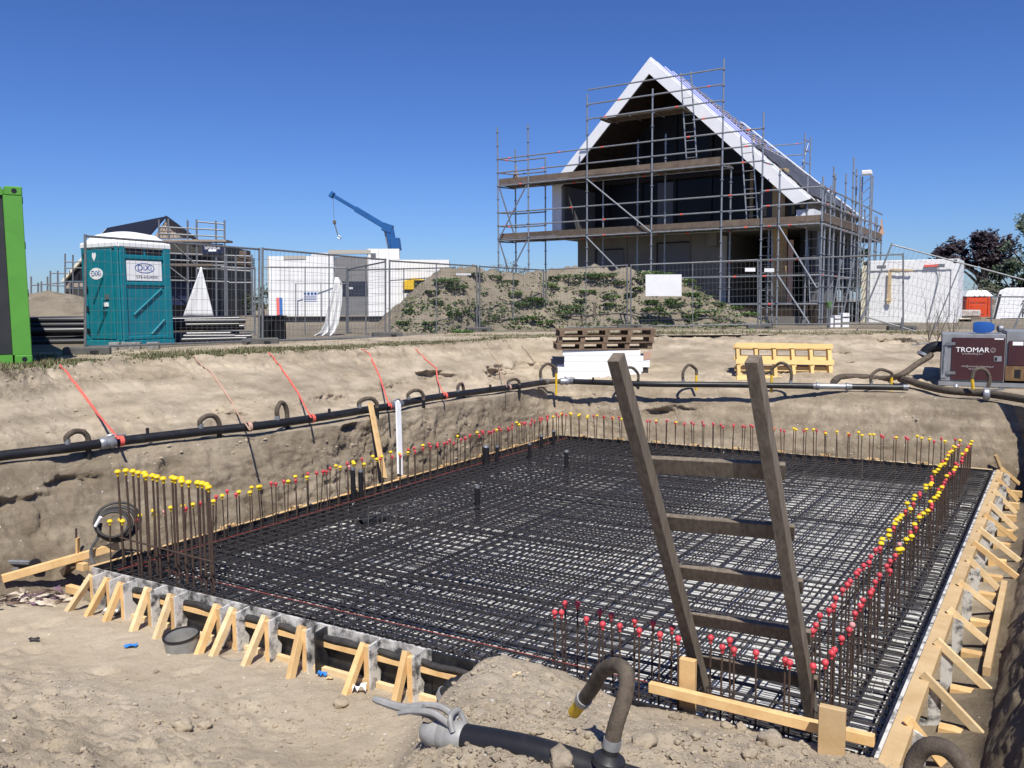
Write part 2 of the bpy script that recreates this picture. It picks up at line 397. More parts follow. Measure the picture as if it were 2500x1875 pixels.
rid = 1-np.abs(fbm(flat*np.array([1, 1, 1.6]), 3.2, 4, 31, 0.6)).reshape(nr_, nc_)
disp = 0.05*n1 + 0.02*n2 + wallw*(0.05*n2+0.035*n3-0.09*np.clip(rid-0.82, 0, 1)*5*0.35) + slopew*(0.05*n1+0.012*n3)
# the left wall is rougher (clods) than the back wall
leftw = (np.arange(nc_) < NC[0]*0.85)[None, :]
wp_ = flat+0.35*np.stack([fbm(flat, 1.3, 2, 71), fbm(flat, 1.3, 2, 72), 0.5*fbm(flat, 1.3, 2, 73)], 1)
tl0 = fbm(wp_*np.array([1, 1, 1.7]), 1.5, 5, 75, 0.55)*3.2
lg = tl0-np.floor(tl0); ledge = (np.floor(tl0)+sst(0.84, 1.0, lg)).reshape(nr_, nc_)           # broken slabs of damp sand
tl1 = fbm(wp_*np.array([1.3, 1.3, 1.0]), 3.6, 4, 85, 0.6)*2.6
lg1 = tl1-np.floor(tl1); ledge1 = (np.floor(tl1)+sst(0.82, 1.0, lg1)).reshape(nr_, nc_)
crack = np.clip(1-np.abs(fbm(wp_, 1.7, 4, 95, 0.6))*7, 0, 1).reshape(nr_, nc_)
scr = 0.02*fbm(flat*np.array([5.5, 5.5, 0.7]), 1.0, 3, 111, 0.6).reshape(nr_, nc_)        # scrapes of the digger bucket
wl2 = np.exp(-((seg-1.55)/0.40)**4)
disp = disp*np.where(leftw, 0.45, 0.38)+wl2*np.where(leftw, 0.015*ledge+0.012*ledge1-0.035*crack+1.3*scr, 0.006*ledge+0.005*ledge1-0.014*crack+0.7*scr)+np.exp(-((seg-3.1)/0.25)**2)*(0.012*ledge1-0.03*crack)+np.exp(-((seg-3.85)/0.2)**2)*(0.02*ledge1)
G2 = G + nm*(disp*endw)[:, :, None]
# washed-out hollows in the left bank and the back wall: (centre px, height, radius, depth)
def dent(p, rx, rz, depth, rough=0.3):
    global G2
    q = G2-np.array(p); hd = np.hypot(q[:, :, 0], q[:, :, 1])/rx; vd = np.abs(q[:, :, 2])/rz
    w = np.exp(-((hd+0.35*n2)**2+(vd+0.35*n3)**2)**1.5)*(1+rough*n3)
    d = np.stack([nm[:, :, 0], nm[:, :, 1], np.zeros_like(hd)], 2); d /= np.linalg.norm(d, axis=2, keepdims=True)+1e-6
    G2 -= d*(w*depth)[:, :, None]
for x, y, z, rx, rz, dp in [(1070, 922, 0, 0.34, 0.10, 0.40), (1120, 935, 0, 0.45, 0.12, 0.25), (990, 955, 0, 0.5, 0.14, 0.22), (830, 985, 0, 0.5, 0.13, 0.22), (565, 1025, 0, 0.4, 0.12, 0.28),
                            (1235, 918, 0, 0.5, 0.16, 0.3), (1310, 900, 0, 0.4, 0.14, 0.25), (1655, 1000, 0, 0.36, 0.06, 0.14), (2095, 890, 0, 0.3, 0.08, 0.2), (160, 1180, 0, 0.3, 0.05, 0.12), (420, 1150, 0, 0.12, 0.25, 0.10), (60, 1230, 0, 0.4, 0.05, 0.12), (860, 1045, 0, 0.15, 0.05, 0.15),
                            (2065, 870, 0.35, 0.45, 0.15, 0.25), (2200, 840, 0.55, 0.5, 0.3, 0.5), (1620, 1010, -0.4, 0.3, 0.08, 0.25)]:
    qv = G2.reshape(-1, 3)-CAMP; dz_ = qv@_f; uu = 1250+FPX*(qv@_r)/dz_; vv = 937.5-FPX*(qv@_u)/dz_
    dd_ = (uu-x)**2+(vv-y)**2+np.where(dz_ > 2, 0, 1e9); dent(G2.reshape(-1, 3)[dd_.argmin()].copy(), rx, rz, dp)
mb = MB(); me = bpy.data.meshes.new('pit_bank')
idx = np.arange(nr_*nc_).reshape(nr_, nc_)
F_ = np.stack([idx[:-1, :-1], idx[:-1, 1:], idx[1:, 1:], idx[1:, :-1]], -1).reshape(-1, 4)
me.from_pydata(G2.reshape(-1, 3).tolist(), [], F_[:, ::-1].tolist()); me.update()
if me.polygons[len(me.polygons)//2].normal.z < 0: me.flip_normals()
at = me.attributes.new('damp', 'FLOAT', 'POINT')
dmp = np.repeat(np.array(damps)[:, None], nc_, 1) + 0.12*n1
dmp[:, NC[0]+NC[1]:] -= 0.75*np.clip(1.25-seg[:, NC[0]+NC[1]:], 0, 1)
at.data.foreach_set('value', (dmp-0.32).reshape(-1).astype(np.float32))
me.polygons.foreach_set('use_smooth', [True]*len(me.polygons))
me.materials.append(MATS['sand'])
bank = bpy.data.objects.new('sand_bank', me); COL.objects.link(bank); tag(bank, 'dug sand walls and banks around the foundation pit', None, None, 'structure')

# ------------------------------------------------------------------ near ground: pit floor rising to the berm where the camera stands
def slabpq(x, y):
    rx, ry = x-A.x, y-A.y
    return rx*nN.x+ry*nN.y, rx*dAD.x+ry*dAD.y
def near_z(x, y):
    p, q = slabpq(x, y)
    left = -1.165+(1.12)*sst(0.7, 4.4, p)+0.05*sst(0.12, 0.5, p)
    rise = np.interp(p, [-0.2, 0.02, 0.25, 0.7, 1.2, 1.75, 2.4, 3], [-0.84, -0.825, -0.77, -0.57, -0.30, -0.08, 0.0, 0.0])
    rise2 = np.interp(p, [-0.2, 0.0, 0.25, 0.6, 1.2, 1.75, 2.4, 3], [-1.05, -0.98, -0.62, -0.45, -0.22, -0.06, 0.0, 0.0])
    wm = sst(4.0, 4.5, q)*(1-sst(5.0, 5.7, q))            # heap of sand lying over the formwork
    right = rise*(1-wm)+rise2*wm
    a_ = 3.88+0.45*np.clip(p-0.3, 0, 3); wq = sst(a_, a_+0.85, q)
    z = left*(1-wq)+right*wq
    w = q-LAD; rw = np.interp(w, [0.3, 0.55, 0.8, 1.05, 1.25], [-2, -1.1, -0.6, -0.1, 0.02])
    z = np.maximum(z, np.where(p > -0.6, rw, -2))
    z = np.where(p < -0.02, np.minimum(z, ZF+0.0)*1.0, z) if False else z
    z = z + (ZG-0.02)*sst(-1.5, -4.5, y)
    return z
xs = np.arange(-9.5, 6.6, 0.028); ys = np.concatenate([np.arange(-5.0, 1.0, 0.25), np.arange(1.0, 10.0, 0.028)])
Xg, Yg = np.meshgrid(xs, ys); pq = slabpq(Xg, Yg)
Zg = near_z(Xg, Yg)
fl = np.stack([Xg, Yg, np.zeros_like(Xg)], -1).reshape(-1, 3)
m1 = fbm(fl, 0.8, 3, 41).reshape(Xg.shape); m2 = fbm(fl, 5, 4, 43, 0.6).reshape(Xg.shape); m3 = fbm(fl, 16, 3, 47, 0.6).reshape(Xg.shape)
rough = sst(0.9, 2.0, pq[0])*0.9+0.22
rough = np.maximum(rough, 0.75*sst(4.0, 4.6, pq[1])*sst(0.2, 0.6, pq[0]))
cl = np.clip(m2-0.25, 0, 1)*np.clip(0.5+m1, 0, 1)
m4 = fbm(fl, 9, 3, 53, 0.7).reshape(Xg.shape); lf4 = m4*2.2; lf4 = (np.floor(lf4)+sst(0.75, 1.0, lf4-np.floor(lf4)))
Zg = Zg + rough*0.011*lf4 + 0.045*m1*np.clip(pq[0], 0.25, 1) + rough*(0.020*m2+0.012*m3+0.05*cl*np.clip(m3+0.3, 0, 1))
rf = random.Random(31)                                   # boot prints
for k in range(46):
    fx, fy = rf.uniform(0.55, 2.6), rf.uniform(-0.2, 3.6); an = rf.uniform(-0.6, 0.6)+(0 if k % 3 else 1.5)
    du_ = (pq[0]-fx)*math.cos(an)+(pq[1]-fy)*math.sin(an); dv_ = -(pq[0]-fx)*math.sin(an)+(pq[1]-fy)*math.cos(an)
    e_ = (du_/0.052)**2+(dv_/0.14)**2; Zg = Zg-0.020*np.exp(-e_**3)+0.007*np.exp(-((e_-1.6)/0.7)**2)
inside = (pq[0] < 0.0)
Zg = np.where(inside, np.minimum(Zg, ZF-0.02), Zg)
keep = ~((pq[0] < -0.5) & (pq[1] > 0.4) & (pq[1] < LAD-0.4))
me = bpy.data.meshes.new('near_ground'); ny, nx = Xg.shape; idx = np.arange(ny*nx).reshape(ny, nx)
F_ = np.stack([idx[:-1, :-1], idx[:-1, 1:], idx[1:, 1:], idx[1:, :-1]], -1).reshape(-1, 4)
# drop faces under the slab and beyond the pit walls
cx = Xg[:-1, :-1].ravel(); cy = Yg[:-1, :-1].ravel(); pc, qc = slabpq(cx, cy)
ok = ~((pc < -0.35)) | ((qc < 0.3) & (qc > -1.2) & (pc > -2.5))
F_ = F_[ok]; used = np.unique(F_); rem = -np.ones(ny*nx, int); rem[used] = np.arange(len(used))
VV = np.stack([Xg, Yg, Zg], -1).reshape(-1, 3)[used]
me.from_pydata(VV.tolist(), [], rem[F_].tolist()); me.update()
at = me.attributes.new('damp', 'FLOAT', 'POINT')
dm = -0.42+0.26*sst(0.9, 2.0, pq[0])*(1-sst(3.0, 4.5, pq[1])*0.7)+0.22*m1
at.data.foreach_set('value', dm.reshape(-1)[used].astype(np.float32))
me.polygons.foreach_set('use_smooth', [True]*len(me.polygons)); me.materials.append(MATS['sand'])
near = bpy.data.objects.new('pit_floor', me); COL.objects.link(near); tag(near, 'trodden sand of the pit floor and near slope', None, None, 'structure')
def ground_z(x, y):
    d = (VV[:, 0]-x)**2+(VV[:, 1]-y)**2; return float(VV[d.argmin(), 2])

# ------------------------------------------------------------------ surrounding ground out to the horizon
loop = [tuple(p) for p in rails[5][::12]]+[(9, -4.0, ZG), (0, -5, ZG), (-9.5, -5, ZG)]
cen = V((0, 9, 0)); n = len(loop); mb = MB(); rings = [[V(p) for p in loop]]
for rad in (35, 60, 120, 400, 1500):
    rings.append([zz(cen+(V(p)-cen).to_2d().to_3d().normalized()*rad, ZG) for p in loop])
for ring in rings: mb.v += [tuple(p) for p in ring]
for k in range(len(rings)-1):
    for i in range(n):
        j = (i+1) % n; mb.f.append((k*n+i, k*n+j, (k+1)*n+j, (k+1)*n+i)); mb.mi.append(0)
me = mb.mesh('ground')
if me.polygons[0].normal.z < 0: me.flip_normals()
me.materials.append(MATS['soil']); o = bpy.data.objects.new('ground', me); COL.objects.link(o); tag(o, kind='structure')
# ------------------------------------------------------------------ formwork and insulation floor under the slab
t = 0.018
def rect_beam(mb, p, q, n, o0, o1, z0, z1):     # board from p to q standing between offsets o0..o1 along n and heights z0..z1
    p, q = V(p), V(q); a = zz(p+n*o0, 0); b = zz(q+n*o0, 0); c = zz(q+n*o1, 0); d = zz(p+n*o1, 0)
    mb.prism([zz(a, z0), zz(b, z0), zz(c, z0), zz(d, z0)], (0, 0, z1-z0)); return mb
# white polystyrene panels lying on the pit floor
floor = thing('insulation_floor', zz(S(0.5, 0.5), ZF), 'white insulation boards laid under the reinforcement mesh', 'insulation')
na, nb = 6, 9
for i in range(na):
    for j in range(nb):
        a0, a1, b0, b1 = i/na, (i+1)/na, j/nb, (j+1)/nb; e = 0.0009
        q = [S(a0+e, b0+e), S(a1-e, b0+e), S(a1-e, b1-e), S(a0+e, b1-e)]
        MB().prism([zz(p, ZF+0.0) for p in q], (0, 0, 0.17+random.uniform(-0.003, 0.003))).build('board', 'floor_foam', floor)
fw = thing('formwork', zz(S(0.5, 0), ZF), 'timber and black plywood formwork around the slab', 'formwork')
# near edge: sheets with the film outside worn by cement
cuts = [0.0, 0.36, 0.575, 1.0]; mts = ['ply_cement', 'ply_cement', 'ply_black']
for k in range(3):
    p, q = A.lerp(D, cuts[k]+0.0005), A.lerp(D, cuts[k+1]-0.0005)
    rect_beam(MB(), p, q, nN, 0.0, t, ZS-0.15, ZS-0.004*k).build('upper_sheet', mts[k], fw)
    rect_beam(MB(), p, q, nN, 0.003, t-0.003, ZF-0.05, ZS-0.1505).build('lower_sheet', 'ply_black', fw)
rect_beam(MB(), A, A.lerp(D, 0.66), nN, -0.004, -0.001, ZS-0.15, ZS-0.012).build('inner_face', 'ply_black', fw)
rect_beam(MB(), A-dAD*0.05, A.lerp(D, 0.72), nN, t+0.001, t+0.05, ZS-0.155, ZS-0.115).build('waler', 'timber_new', fw)
rect_beam(MB(), A.lerp(D, 0.1), A.lerp(D, 0.62), nN, 0.06, 0.10, -1.2, -1.125).build('sill', 'timber_pale', fw)
# left, back and right edges
for nm_, p, q, nn in (('left', A, B, nL), ('back', B, C, nB), ('right', D, C, nR)):
    k = 4
    for i in range(k):
        a, b = V(p).lerp(q, i/k+0.0006), V(p).lerp(q, (i+1)/k-0.0006)
        rect_beam(MB(), a, b, nn, 0.0, t, ZF-0.02, ZS-0.003-0.002*(i % 2)).build('sheet', 'ply_black', fw)
        zt = ZS-0.004+0.004*(i % 2)
        if nm_ == 'left': rect_beam(MB(), a, b, nn, t+0.001, t+0.05, ZS-0.05, zt).build('top_rail', 'timber_new', fw)
        elif nm_ == 'back': rect_beam(MB(), a, b, nn, t+0.001, t+0.04, ZS-0.06, zt).build('top_rail', 'timber_pale', fw)
for a, b, w in ((0.0, 0.36, 0.105), (0.3605, 0.62, 0.095), (0.6205, 0.81, 0.10), (0.8105, 1.0, 0.095)):
    p, q = D.lerp(C, a), D.lerp(C, b)
    rect_beam(MB(), p-dDC*(0.12 if a == 0 else 0), q, nR, 0.045, 0.045+w, ZS-0.06, ZS+0.012).build('top_rail', 'timber_tan', fw, bevel=0.002)
    rect_beam(MB(), p, q, nR, 0.0185, 0.044, ZS-0.25, ZS-0.002).build('edge_strip', 'ply_white', fw)
# small spacer blocks on the back and left rails
for k in range(9):
    p = B.lerp(C, (k+0.7)/10)+nB*0.045
    MB().box(zz(p, ZS+0.012), 0.16, 0.05, 0.025, math.atan2(dBC.y, dBC.x)).build('block', 'timber_new', fw)
for k in range(7):
    p = A.lerp(B, (k+1.6)/9)+nL*0.05
    MB().box(zz(p, ZS+0.012), 0.17, 0.06, 0.024, math.atan2(dAB.y, dAB.x)).build('block', 'timber_new', fw)

# near-side gussets, posts and raking braces
nbr = [((230, 1394), (158, 1494)), ((270, 1400), (208, 1504)), ((305, 1428), (253, 1520)), ((371, 1442), (320, 1543)), ((428, 1456), (378, 1558)),
       ((540, 1477), (478, 1601)), ((579, 1484), (513, 1605)), ((658, 1501), (592, 1627)), ((749, 1525), (704, 1664)), ((901, 1556), (839, 1698)), ((1007, 1588), (960, 1726))]
ZN = -1.16                                # sand level against the near formwork
for k, (tp, ft) in enumerate(nbr):
    pt = PP(*tp, tuple(A+nN*0.12), tuple(nN)); s_ = max(0.02, (pt-A).dot(dAD)+0.02); base = A+dAD*s_
    gm = 'ply_cement' if k < 2 else 'ply_white'
    def gp(o, z): return zz(base+nN*o, z)
    out = [gp(0.019, ZS), gp(0.155, ZS-0.012), gp(0.155, ZN-0.06), gp(0.06, ZN-0.06), gp(0.035, ZN+0.10), gp(0.078, ZN+0.16), gp(0.078, ZS-0.10), gp(0.019, ZS-0.10)]
    MB().prism(out, dAD*0.016).build('gusset', gm, fw)
    q0 = zz(base-dAD*0.024+nN*0.132, ZN-0.06); q1 = zz(base-dAD*0.024+nN*0.132, ZS-0.02)
    MB().beam(q0, q1, 0.046, 0.046, dAD).build('post', 'timber_new', fw, bevel=0.002)
    if k in (8,): MB().prism([gp(0.02, ZS-0.01)+dAD*0.08, gp(0.15, ZS-0.02)+dAD*0.08, gp(0.15, ZN-0.05)+dAD*0.08, gp(0.02, ZN-0.05)+dAD*0.08], dAD*0.018).build('gusset', 'ply_black', fw)
    pf = P(*ft, ZN+0.02); g_ = random.uniform(-0.015, 0.015)
    pt2 = zz(base-dAD*0.072+nN*0.135, ZS-0.045+g_); pf2 = zz(pf, ZN-0.02)
    d = (pt2-pf2).normalized()
    MB().beam(pf2-d*0.04, pt2+d*0.045, 0.046, 0.06, nN).build('brace', random.choice(['timber_pale', 'timber_pale', 'timber_new']), fw, bevel=0.003)
# black foam hose lying along the waler
hb = thing('foam_hose', zz(A.lerp(D, 0.35)+nN*0.05, ZS-0.14), 'flattened black hose lying on the near formwork rail', 'hose')
pts = []
for i in range(61):
    u_ = 0.09+0.60*i/60; pp = A.lerp(D, u_)+nN*(0.052)
    pts.append(zz(pp, ZS-0.085-0.006*math.sin(i*1.3)))
grid = []
for i, p in enumerate(pts):
    w = 0.024+0.006*math.sin(i*0.9); hh = 0.024+0.004*math.sin(i*0.55+1)
    grid.append([p+nN*w*math.cos(th)+UP*hh*math.sin(th) for th in [2*math.pi*j/10 for j in range(11)]])
MB().sheet(grid).build('tube', 'black_rubber', hb, smooth=True)

# right-side braces and gussets
rbr = [((2433, 1146), (2484, 1178)), ((2430, 1172), (2479, 1216)), ((2416, 1198), (2474, 1246)), ((2403, 1229), (2473, 1285)), ((2389, 1257), (2471, 1311)), ((2374, 1292), (2479, 1361)),
       ((2355, 1325), (2476, 1403)), ((2340, 1363), (2434, 1434)), ((2332, 1423), (2425, 1486)), ((2305, 1489), (2411, 1568)), ((2268, 1565), (2401, 1673)), ((2237, 1648), (2379, 1777)), ((2189, 1755), (2290, 1850))]
for k, (tp, ft) in enumerate(rbr):
    pt = P(*tp, ZS+0.03); pf = P(*ft, -1.03)
    s_ = (pt-D).dot(dDC); base = D+dDC*s_
    pt2 = zz(base+nR*0.125, ZS+0.035)
    off = (pf-D).dot(nR); pf2 = V(pf)
    d = (pt2-pf2).normalized()
    MB().beam(pf2-d*0.05, pt2+d*0.02, 0.03, 0.055, UP).build('brace', random.choice(['timber_pale', 'timber_pale', 'timber_new']), fw, bevel=0.002)
    out = [zz(base+nR*0.147, ZS-0.01), zz(base+nR*0.22, ZS-0.05), zz(base+nR*0.22, ZF-0.05), zz(base+nR*0.02, ZF-0.05), zz(base+nR*0.022, ZS-0.26), zz(base+nR*0.147, ZS-0.26)]
    MB().prism(out, dDC*0.02).build('gusset', 'ply_white', fw)
    MB().box(zz(base+nR*0.30-dDC*0.06, -1.10), 0.16, 0.09, 0.08, math.atan2(nR.y, nR.x)).build('foot_block', 'timber_new', fw)
# loose board and stake in the trench on the right
o = MB().beam(P(2452, 1426, -1.03), P(2408, 1640, -1.02), 0.05, 0.07).build('board', 'timber_tan', None, bevel=0.002)
o.name = 'loose_board'; tag(o, 'tan loose board lying along the shaded right pit wall', 'board')
o = MB().beam(P(2466, 1200, ZF), PP(2430, 1111, tuple(P(2466, 1200, ZF)), (0, 1, 0)), 0.06, 0.04).build('stake', 'timber_tan'); tag(o, 'tan stake leaning at the far right formwork corner', 'stake')
# boards and stakes on the near right, below the ladder
o = MB().beam(PY(1586, 1676, P(1586, 1705, ZS)[1]), PY(2135, 1808, P(2135, 1848, ZS)[1]), 0.045, 0.062).build('plank', 'timber_new', bevel=0.003)
tag(o, 'long pine plank on edge at the foot of the ladder', 'plank')
s1 = P(1678, 1730, ZS-0.05); 
o = MB().beam(zz(s1-nN*0.0, ZS-0.35), zz(s1, ZS+0.27), 0.10, 0.045, nN).build('stake', 'timber_new', bevel=0.003); tag(o, 'short wide pine stake beside the left leg of the ladder', 'stake')
s1 = P(2030, 1815, -0.74)
o = MB().beam(zz(s1, -1.0), zz(s1, -0.535), 0.135, 0.045, nN).build('stake', 'timber_tan', bevel=0.003); tag(o, 'broad tan stake by the near right formwork corner', 'stake')

# ------------------------------------------------------------------ reinforcement mesh
rb = thing('rebar_mesh', zz(S(0.5, 0.5), ZF+0.17), 'two layers of black steel reinforcement mesh filling the formwork', 'reinforcement')
def bar_mesh(L, r, n=6):
    m = MB().tube([(0, 0, 0), (L, 0, 0)], r, n).mesh('bar'); m.materials.append(MATS['rebar']); return m
rootl = rb.location
def put_bar(p, q, r, key={}):
    p, q = V(p), V(q); d = q-p; L = d.length
    k = round(r, 4)
    if k not in key: key[k] = bar_mesh(1.0, r)
    o = inst('bar', key[k], rb, p-rootl); o.rotation_mode = 'QUATERNION'
    o.rotation_quaternion = V((1, 0, 0)).rotation_difference(d.normalized()); o.scale = (L, 1, 1)
zt = ZS-0.045
ea, eb = 0.045/LAD, 0.04/LAB
NA, NB = 46, 62
lower = MB(); ties = MB(); rr = random.Random(3)
for i in range(NA):                      # bars running away from the camera (A->B), uppermost
    a = ea+(1-2*ea)*i/(NA-1)+rr.uniform(-1, 1)*0.0016
    dz = rr.uniform(-0.004, 0.004)
    put_bar(zz(S(a, eb), zt+dz), zz(S(a+rr.uniform(-1, 1)*0.002, 1-eb), zt-dz), 0.0068)
    a2 = min(max(a+0.006+rr.uniform(-1, 1)*0.006, ea), 1-ea)
    lower.tube([zz(S(a2, eb), ZF+0.225), zz(S(a2, 1-eb), ZF+0.225)], 0.0066, 5)
    if rr.random() < 0.75:               # lapped second mesh
        b0 = rr.choice([0.02, 0.3, 0.55]); b1 = min(b0+rr.choice([0.32, 0.45]), 0.985)
        lower.tube([zz(S(a+0.004, b0), zt-0.012), zz(S(a+0.004, b1), zt-0.014)], 0.0063, 5)
for j in range(NB):
    b = eb+(1-2*eb)*j/(NB-1)+rr.uniform(-1, 1)*0.0012
    put_bar(zz(S(ea, b), zt-0.013), zz(S(1-ea, b+rr.uniform(-1, 1)*0.0012), zt-0.013), 0.0066)
    b2 = min(max(b+0.004+rr.uniform(-1, 1)*0.004, eb), 1-eb)
    lower.tube([zz(S(ea, b2), ZF+0.212), zz(S(1-ea, b2), ZF+0.212)], 0.0066, 5)
    for k in range(3):
        if rr.random() < 0.75:
            a0 = 0.02+k*0.31+rr.uniform(-0.02, 0.02); a1 = min(a0+rr.choice([0.34, 0.38]), 0.985)
            bb = b+0.0052+rr.uniform(-1, 1)*0.001; lower.tube([zz(S(a0, bb), zt-0.024), zz(S(a1, bb), zt-0.026)], 0.0063, 5)
for i in range(58):                      # further loose layer at mid depth
    b = 0.01+0.98*i/57+rr.uniform(-1, 1)*0.004; lower.tube([zz(S(0.015, b), zt-0.075), zz(S(rr.uniform(0.55, 0.72), b+0.003), zt-0.08)], 0.0072, 5)
for i in range(30):
    a = 0.015+0.62*i/29+rr.uniform(-1, 1)*0.003; lower.tube([zz(S(a, 0.01), zt-0.07), zz(S(a+0.003, 0.99), zt-0.07)], 0.0068, 5)
# extra layer over the back left part, where the mesh reads denser
for i in range(36):
    b = 0.40+0.58*i/35; lower.tube([zz(S(0.02, b), zt-0.03), zz(S(0.55, b+0.004), zt-0.03)], 0.0062, 5)
for i in range(18):
    b = 0.03+0.2*i/17; lower.tube([zz(S(0.02, b), zt-0.03), zz(S(0.75, b+0.002), zt-0.03)], 0.0062, 5)
# lattice spacers between the layers
for k in range(10):
    b = 0.05+k*0.1
    for i in range(70):
        a = 0.02+0.96*i/70; a1 = a+0.96/140; a2 = a+0.96/70
        lower.tube([zz(S(a, b), ZF+0.23), zz(S(a1, b), zt-0.03), zz(S(a2, b), ZF+0.23)], 0.003, 4, caps=False)
o = lower.build('lower_bars', 'rebar', rb); tag(o, kind='stuff')
# tie-wire twists standing up from the crossings
for k in range(1500):
    p = zz(S(rr.uniform(0.02, 0.98), rr.uniform(0.01, 0.99)), zt+0.004); d = V((rr.uniform(-1, 1), rr.uniform(-1, 1), rr.uniform(0.3, 1)))*0.02
    ties.tube([p, p+d], 0.0013, 3, caps=False)
o = ties.build('tie_wire', 'galv', rb); tag(o, kind='stuff')
# hooked edge stirrups along the right side
st = MB()
for k in range(75):
    p0 = D.lerp(C, (k+0.5)/75); 
    a, b = zz(p0-nR*0.05, zt), zz(p0-nR*0.05, ZF+0.23)
    st.tube([zz(p0-nR*0.75, zt+0.008), zz(p0-nR*0.09, zt+0.008), a, zz(p0-nR*0.035, zt-0.06), b, zz(p0-nR*0.4, ZF+0.23)], 0.005, 5)
for s_ in (0.34, 0.19):
    st.tube([zz(D-nR*s_+dDC*0.05, zt+0.018), zz(C-nR*s_-dDC*0.05, zt+0.018)], 0.0065, 6)
o = st.build('edge_stirrups', 'rebar', rb); tag(o, kind='stuff')
# U-bars and drain pit in the left half
ub = MB()
c0 = P(930, 1290, ZS-0.05)
for k in range(16):
    f_ = (k % 8)/7.0; q = zz(P(835+f_*230 if k < 8 else 900+f_*160, (1318-f_*45) if k < 8 else 1285-f_*20, zt), 0)
    h = 0.15+0.07*rr.random()
    ub.tube(spline([zz(q, zt-0.12), zz(q, zt+h-0.02), zz(q+dAB*0.05, zt+h), zz(q+dAB*0.28, zt+h-0.03)], 4), 0.006, 5)
mat('bar_grey', (0.075, 0.07, 0.065), 0.6)
o = ub.build('u_bars', 'bar_grey', rb); tag(o, kind='stuff')
sn = [zz(A.lerp(D, 0.02)-nN*0.3, zt+0.03), zz(A.lerp(D, 0.99)-nN*0.28, zt+0.03)]
o = MB().tube(sn, 0.0011, 4).build('string_line', 'strap_red'); tag(o, 'thin red string line stretched along the near formwork edge', 'string')
o = MB().tube([zz(A.lerp(B, 0.01)-nL*0.25, zt+0.03), zz(A.lerp(B, 0.99)-nL*0.25, zt+0.03)], 0.0011, 4).build('string_line', 'strap_red'); tag(o, 'thin red string line stretched along the left formwork edge', 'string')

# ------------------------------------------------------------------ starter bars with safety caps
def cap_mesh(kind):
    mb = MB()
    if kind == 'yellow':   # mushroom
        mb.lathe([(0.0001, 0.030), (0.014, 0.029), (0.024, 0.022), (0.030, 0.010), (0.030, 0.006), (0.013, 0.004), (0.012, -0.030), (0.010, -0.030)], (0, 0, 0), 12)
    else:                  # ball
        prof = [(0.0001, 0.0228)]+[(0.0225*math.sin(R(a)), 0.0225*math.cos(R(a))) for a in range(20, 150, 18)]+[(0.012, -0.024), (0.011, -0.040), (0.009, -0.040)]
        mb.lathe(prof, (0, 0, 0), 12)
    me = mb.mesh('safety_cap', smooth=True); me.materials.append(MATS['cap_'+kind]); me.set_sharp_from_angle(angle=R(50)); return me
CAPS = {'yellow': cap_mesh('yellow'), 'red': cap_mesh('red')}
CAPS['pink'] = CAPS['red'].copy(); CAPS['pink'].materials.clear(); CAPS['pink'].materials.append(MATS['cap_pink'])
_bm = MB().tube([(0, 0, 0), (0, 0, 1)], 0.0066, 6).mesh('bar'); _bm.materials.append(MATS['rebar_rust'])
_bm2 = MB().tube([(0, 0, 0), (0, 0, 1)], 0.0105, 7).mesh('bar'); _bm2.materials.append(MATS['rebar_rust'])
rr = random.Random(11)
def starter(p, top, kind, where, group, thick=False, lean=0.02, cs=0.9):
    p = V(p); h = top-p.z
    t_ = thing('starter_bar', p, f'{"tall thick" if thick else "thin"} starter bar, {kind} {"mushroom" if kind == "yellow" else "ball"} cap, {where}', 'rebar', group)
    t_.rotation_euler = (rr.gauss(0, lean), rr.gauss(0, lean), rr.uniform(0, 6))
    inst('bar', _bm2 if thick else _bm, t_, (0, 0, 0), None, (1, 1, h))
    inst('safety_cap', CAPS[kind], t_, (0, 0, h+0.002), None, (cs, cs, cs))
def pick(py): 
    u = rr.random(); return 'yellow' if u < py else ('pink' if u > 0.985 else 'red')
zc = ZS+0.40
nleft = 52
for k in range(nleft):
    f_ = 0.005+0.985*(k+0.5)/nleft
    for row in (0, 1):
        p = A.lerp(B, f_+row*0.006)-nL*(0.07+0.10*row); py = 0.5 if 0.15 < f_ < 0.50 else (0.65 if f_ < 0.12 else 0.16)
        starter(zz(p, ZF+0.2), zc+rr.uniform(-0.02, 0.03), pick(py), 'row along left formwork', 'starter bars along the left edge', lean=0.03)
nback = 40
for k in range(nback):
    f_ = 0.01+0.93*(k+0.5)/nback
    for row in (0, 1):
        p = B.lerp(C, f_+row*0.007)-nB*(0.08+0.10*row); py = 0.8 if f_ < 0.1 else (0.12 if f_ < 0.58 else 0.6)
        starter(zz(p, ZF+0.2), zc+rr.uniform(-0.02, 0.03), pick(py), 'row along back formwork', 'starter bars along the back edge', lean=0.025)
r1 = (P(2338, 1086, zc), P(1984, 1543, zc)); r2 = (P(2372, 1082, zc), P(2009, 1625, zc))
for (p0, p1), nn, nmx in ((r1, 58, 'inner'), (r2, 60, 'outer')):
    for k in range(nn):
        f_ = k/(nn-1); p = V(p0).lerp(p1, f_)+V((rr.uniform(-1, 1), rr.uniform(-1, 1), 0))*0.018
        py = 0.45 if f_ < 0.35 else (0.62 if f_ < 0.72 else 0.0)
        starter(zz(p, ZF+0.2), zc+rr.uniform(-0.015, 0.02), pick(py), f'{nmx} row on the right', f'{nmx} right row of starter bars', lean=0.015)
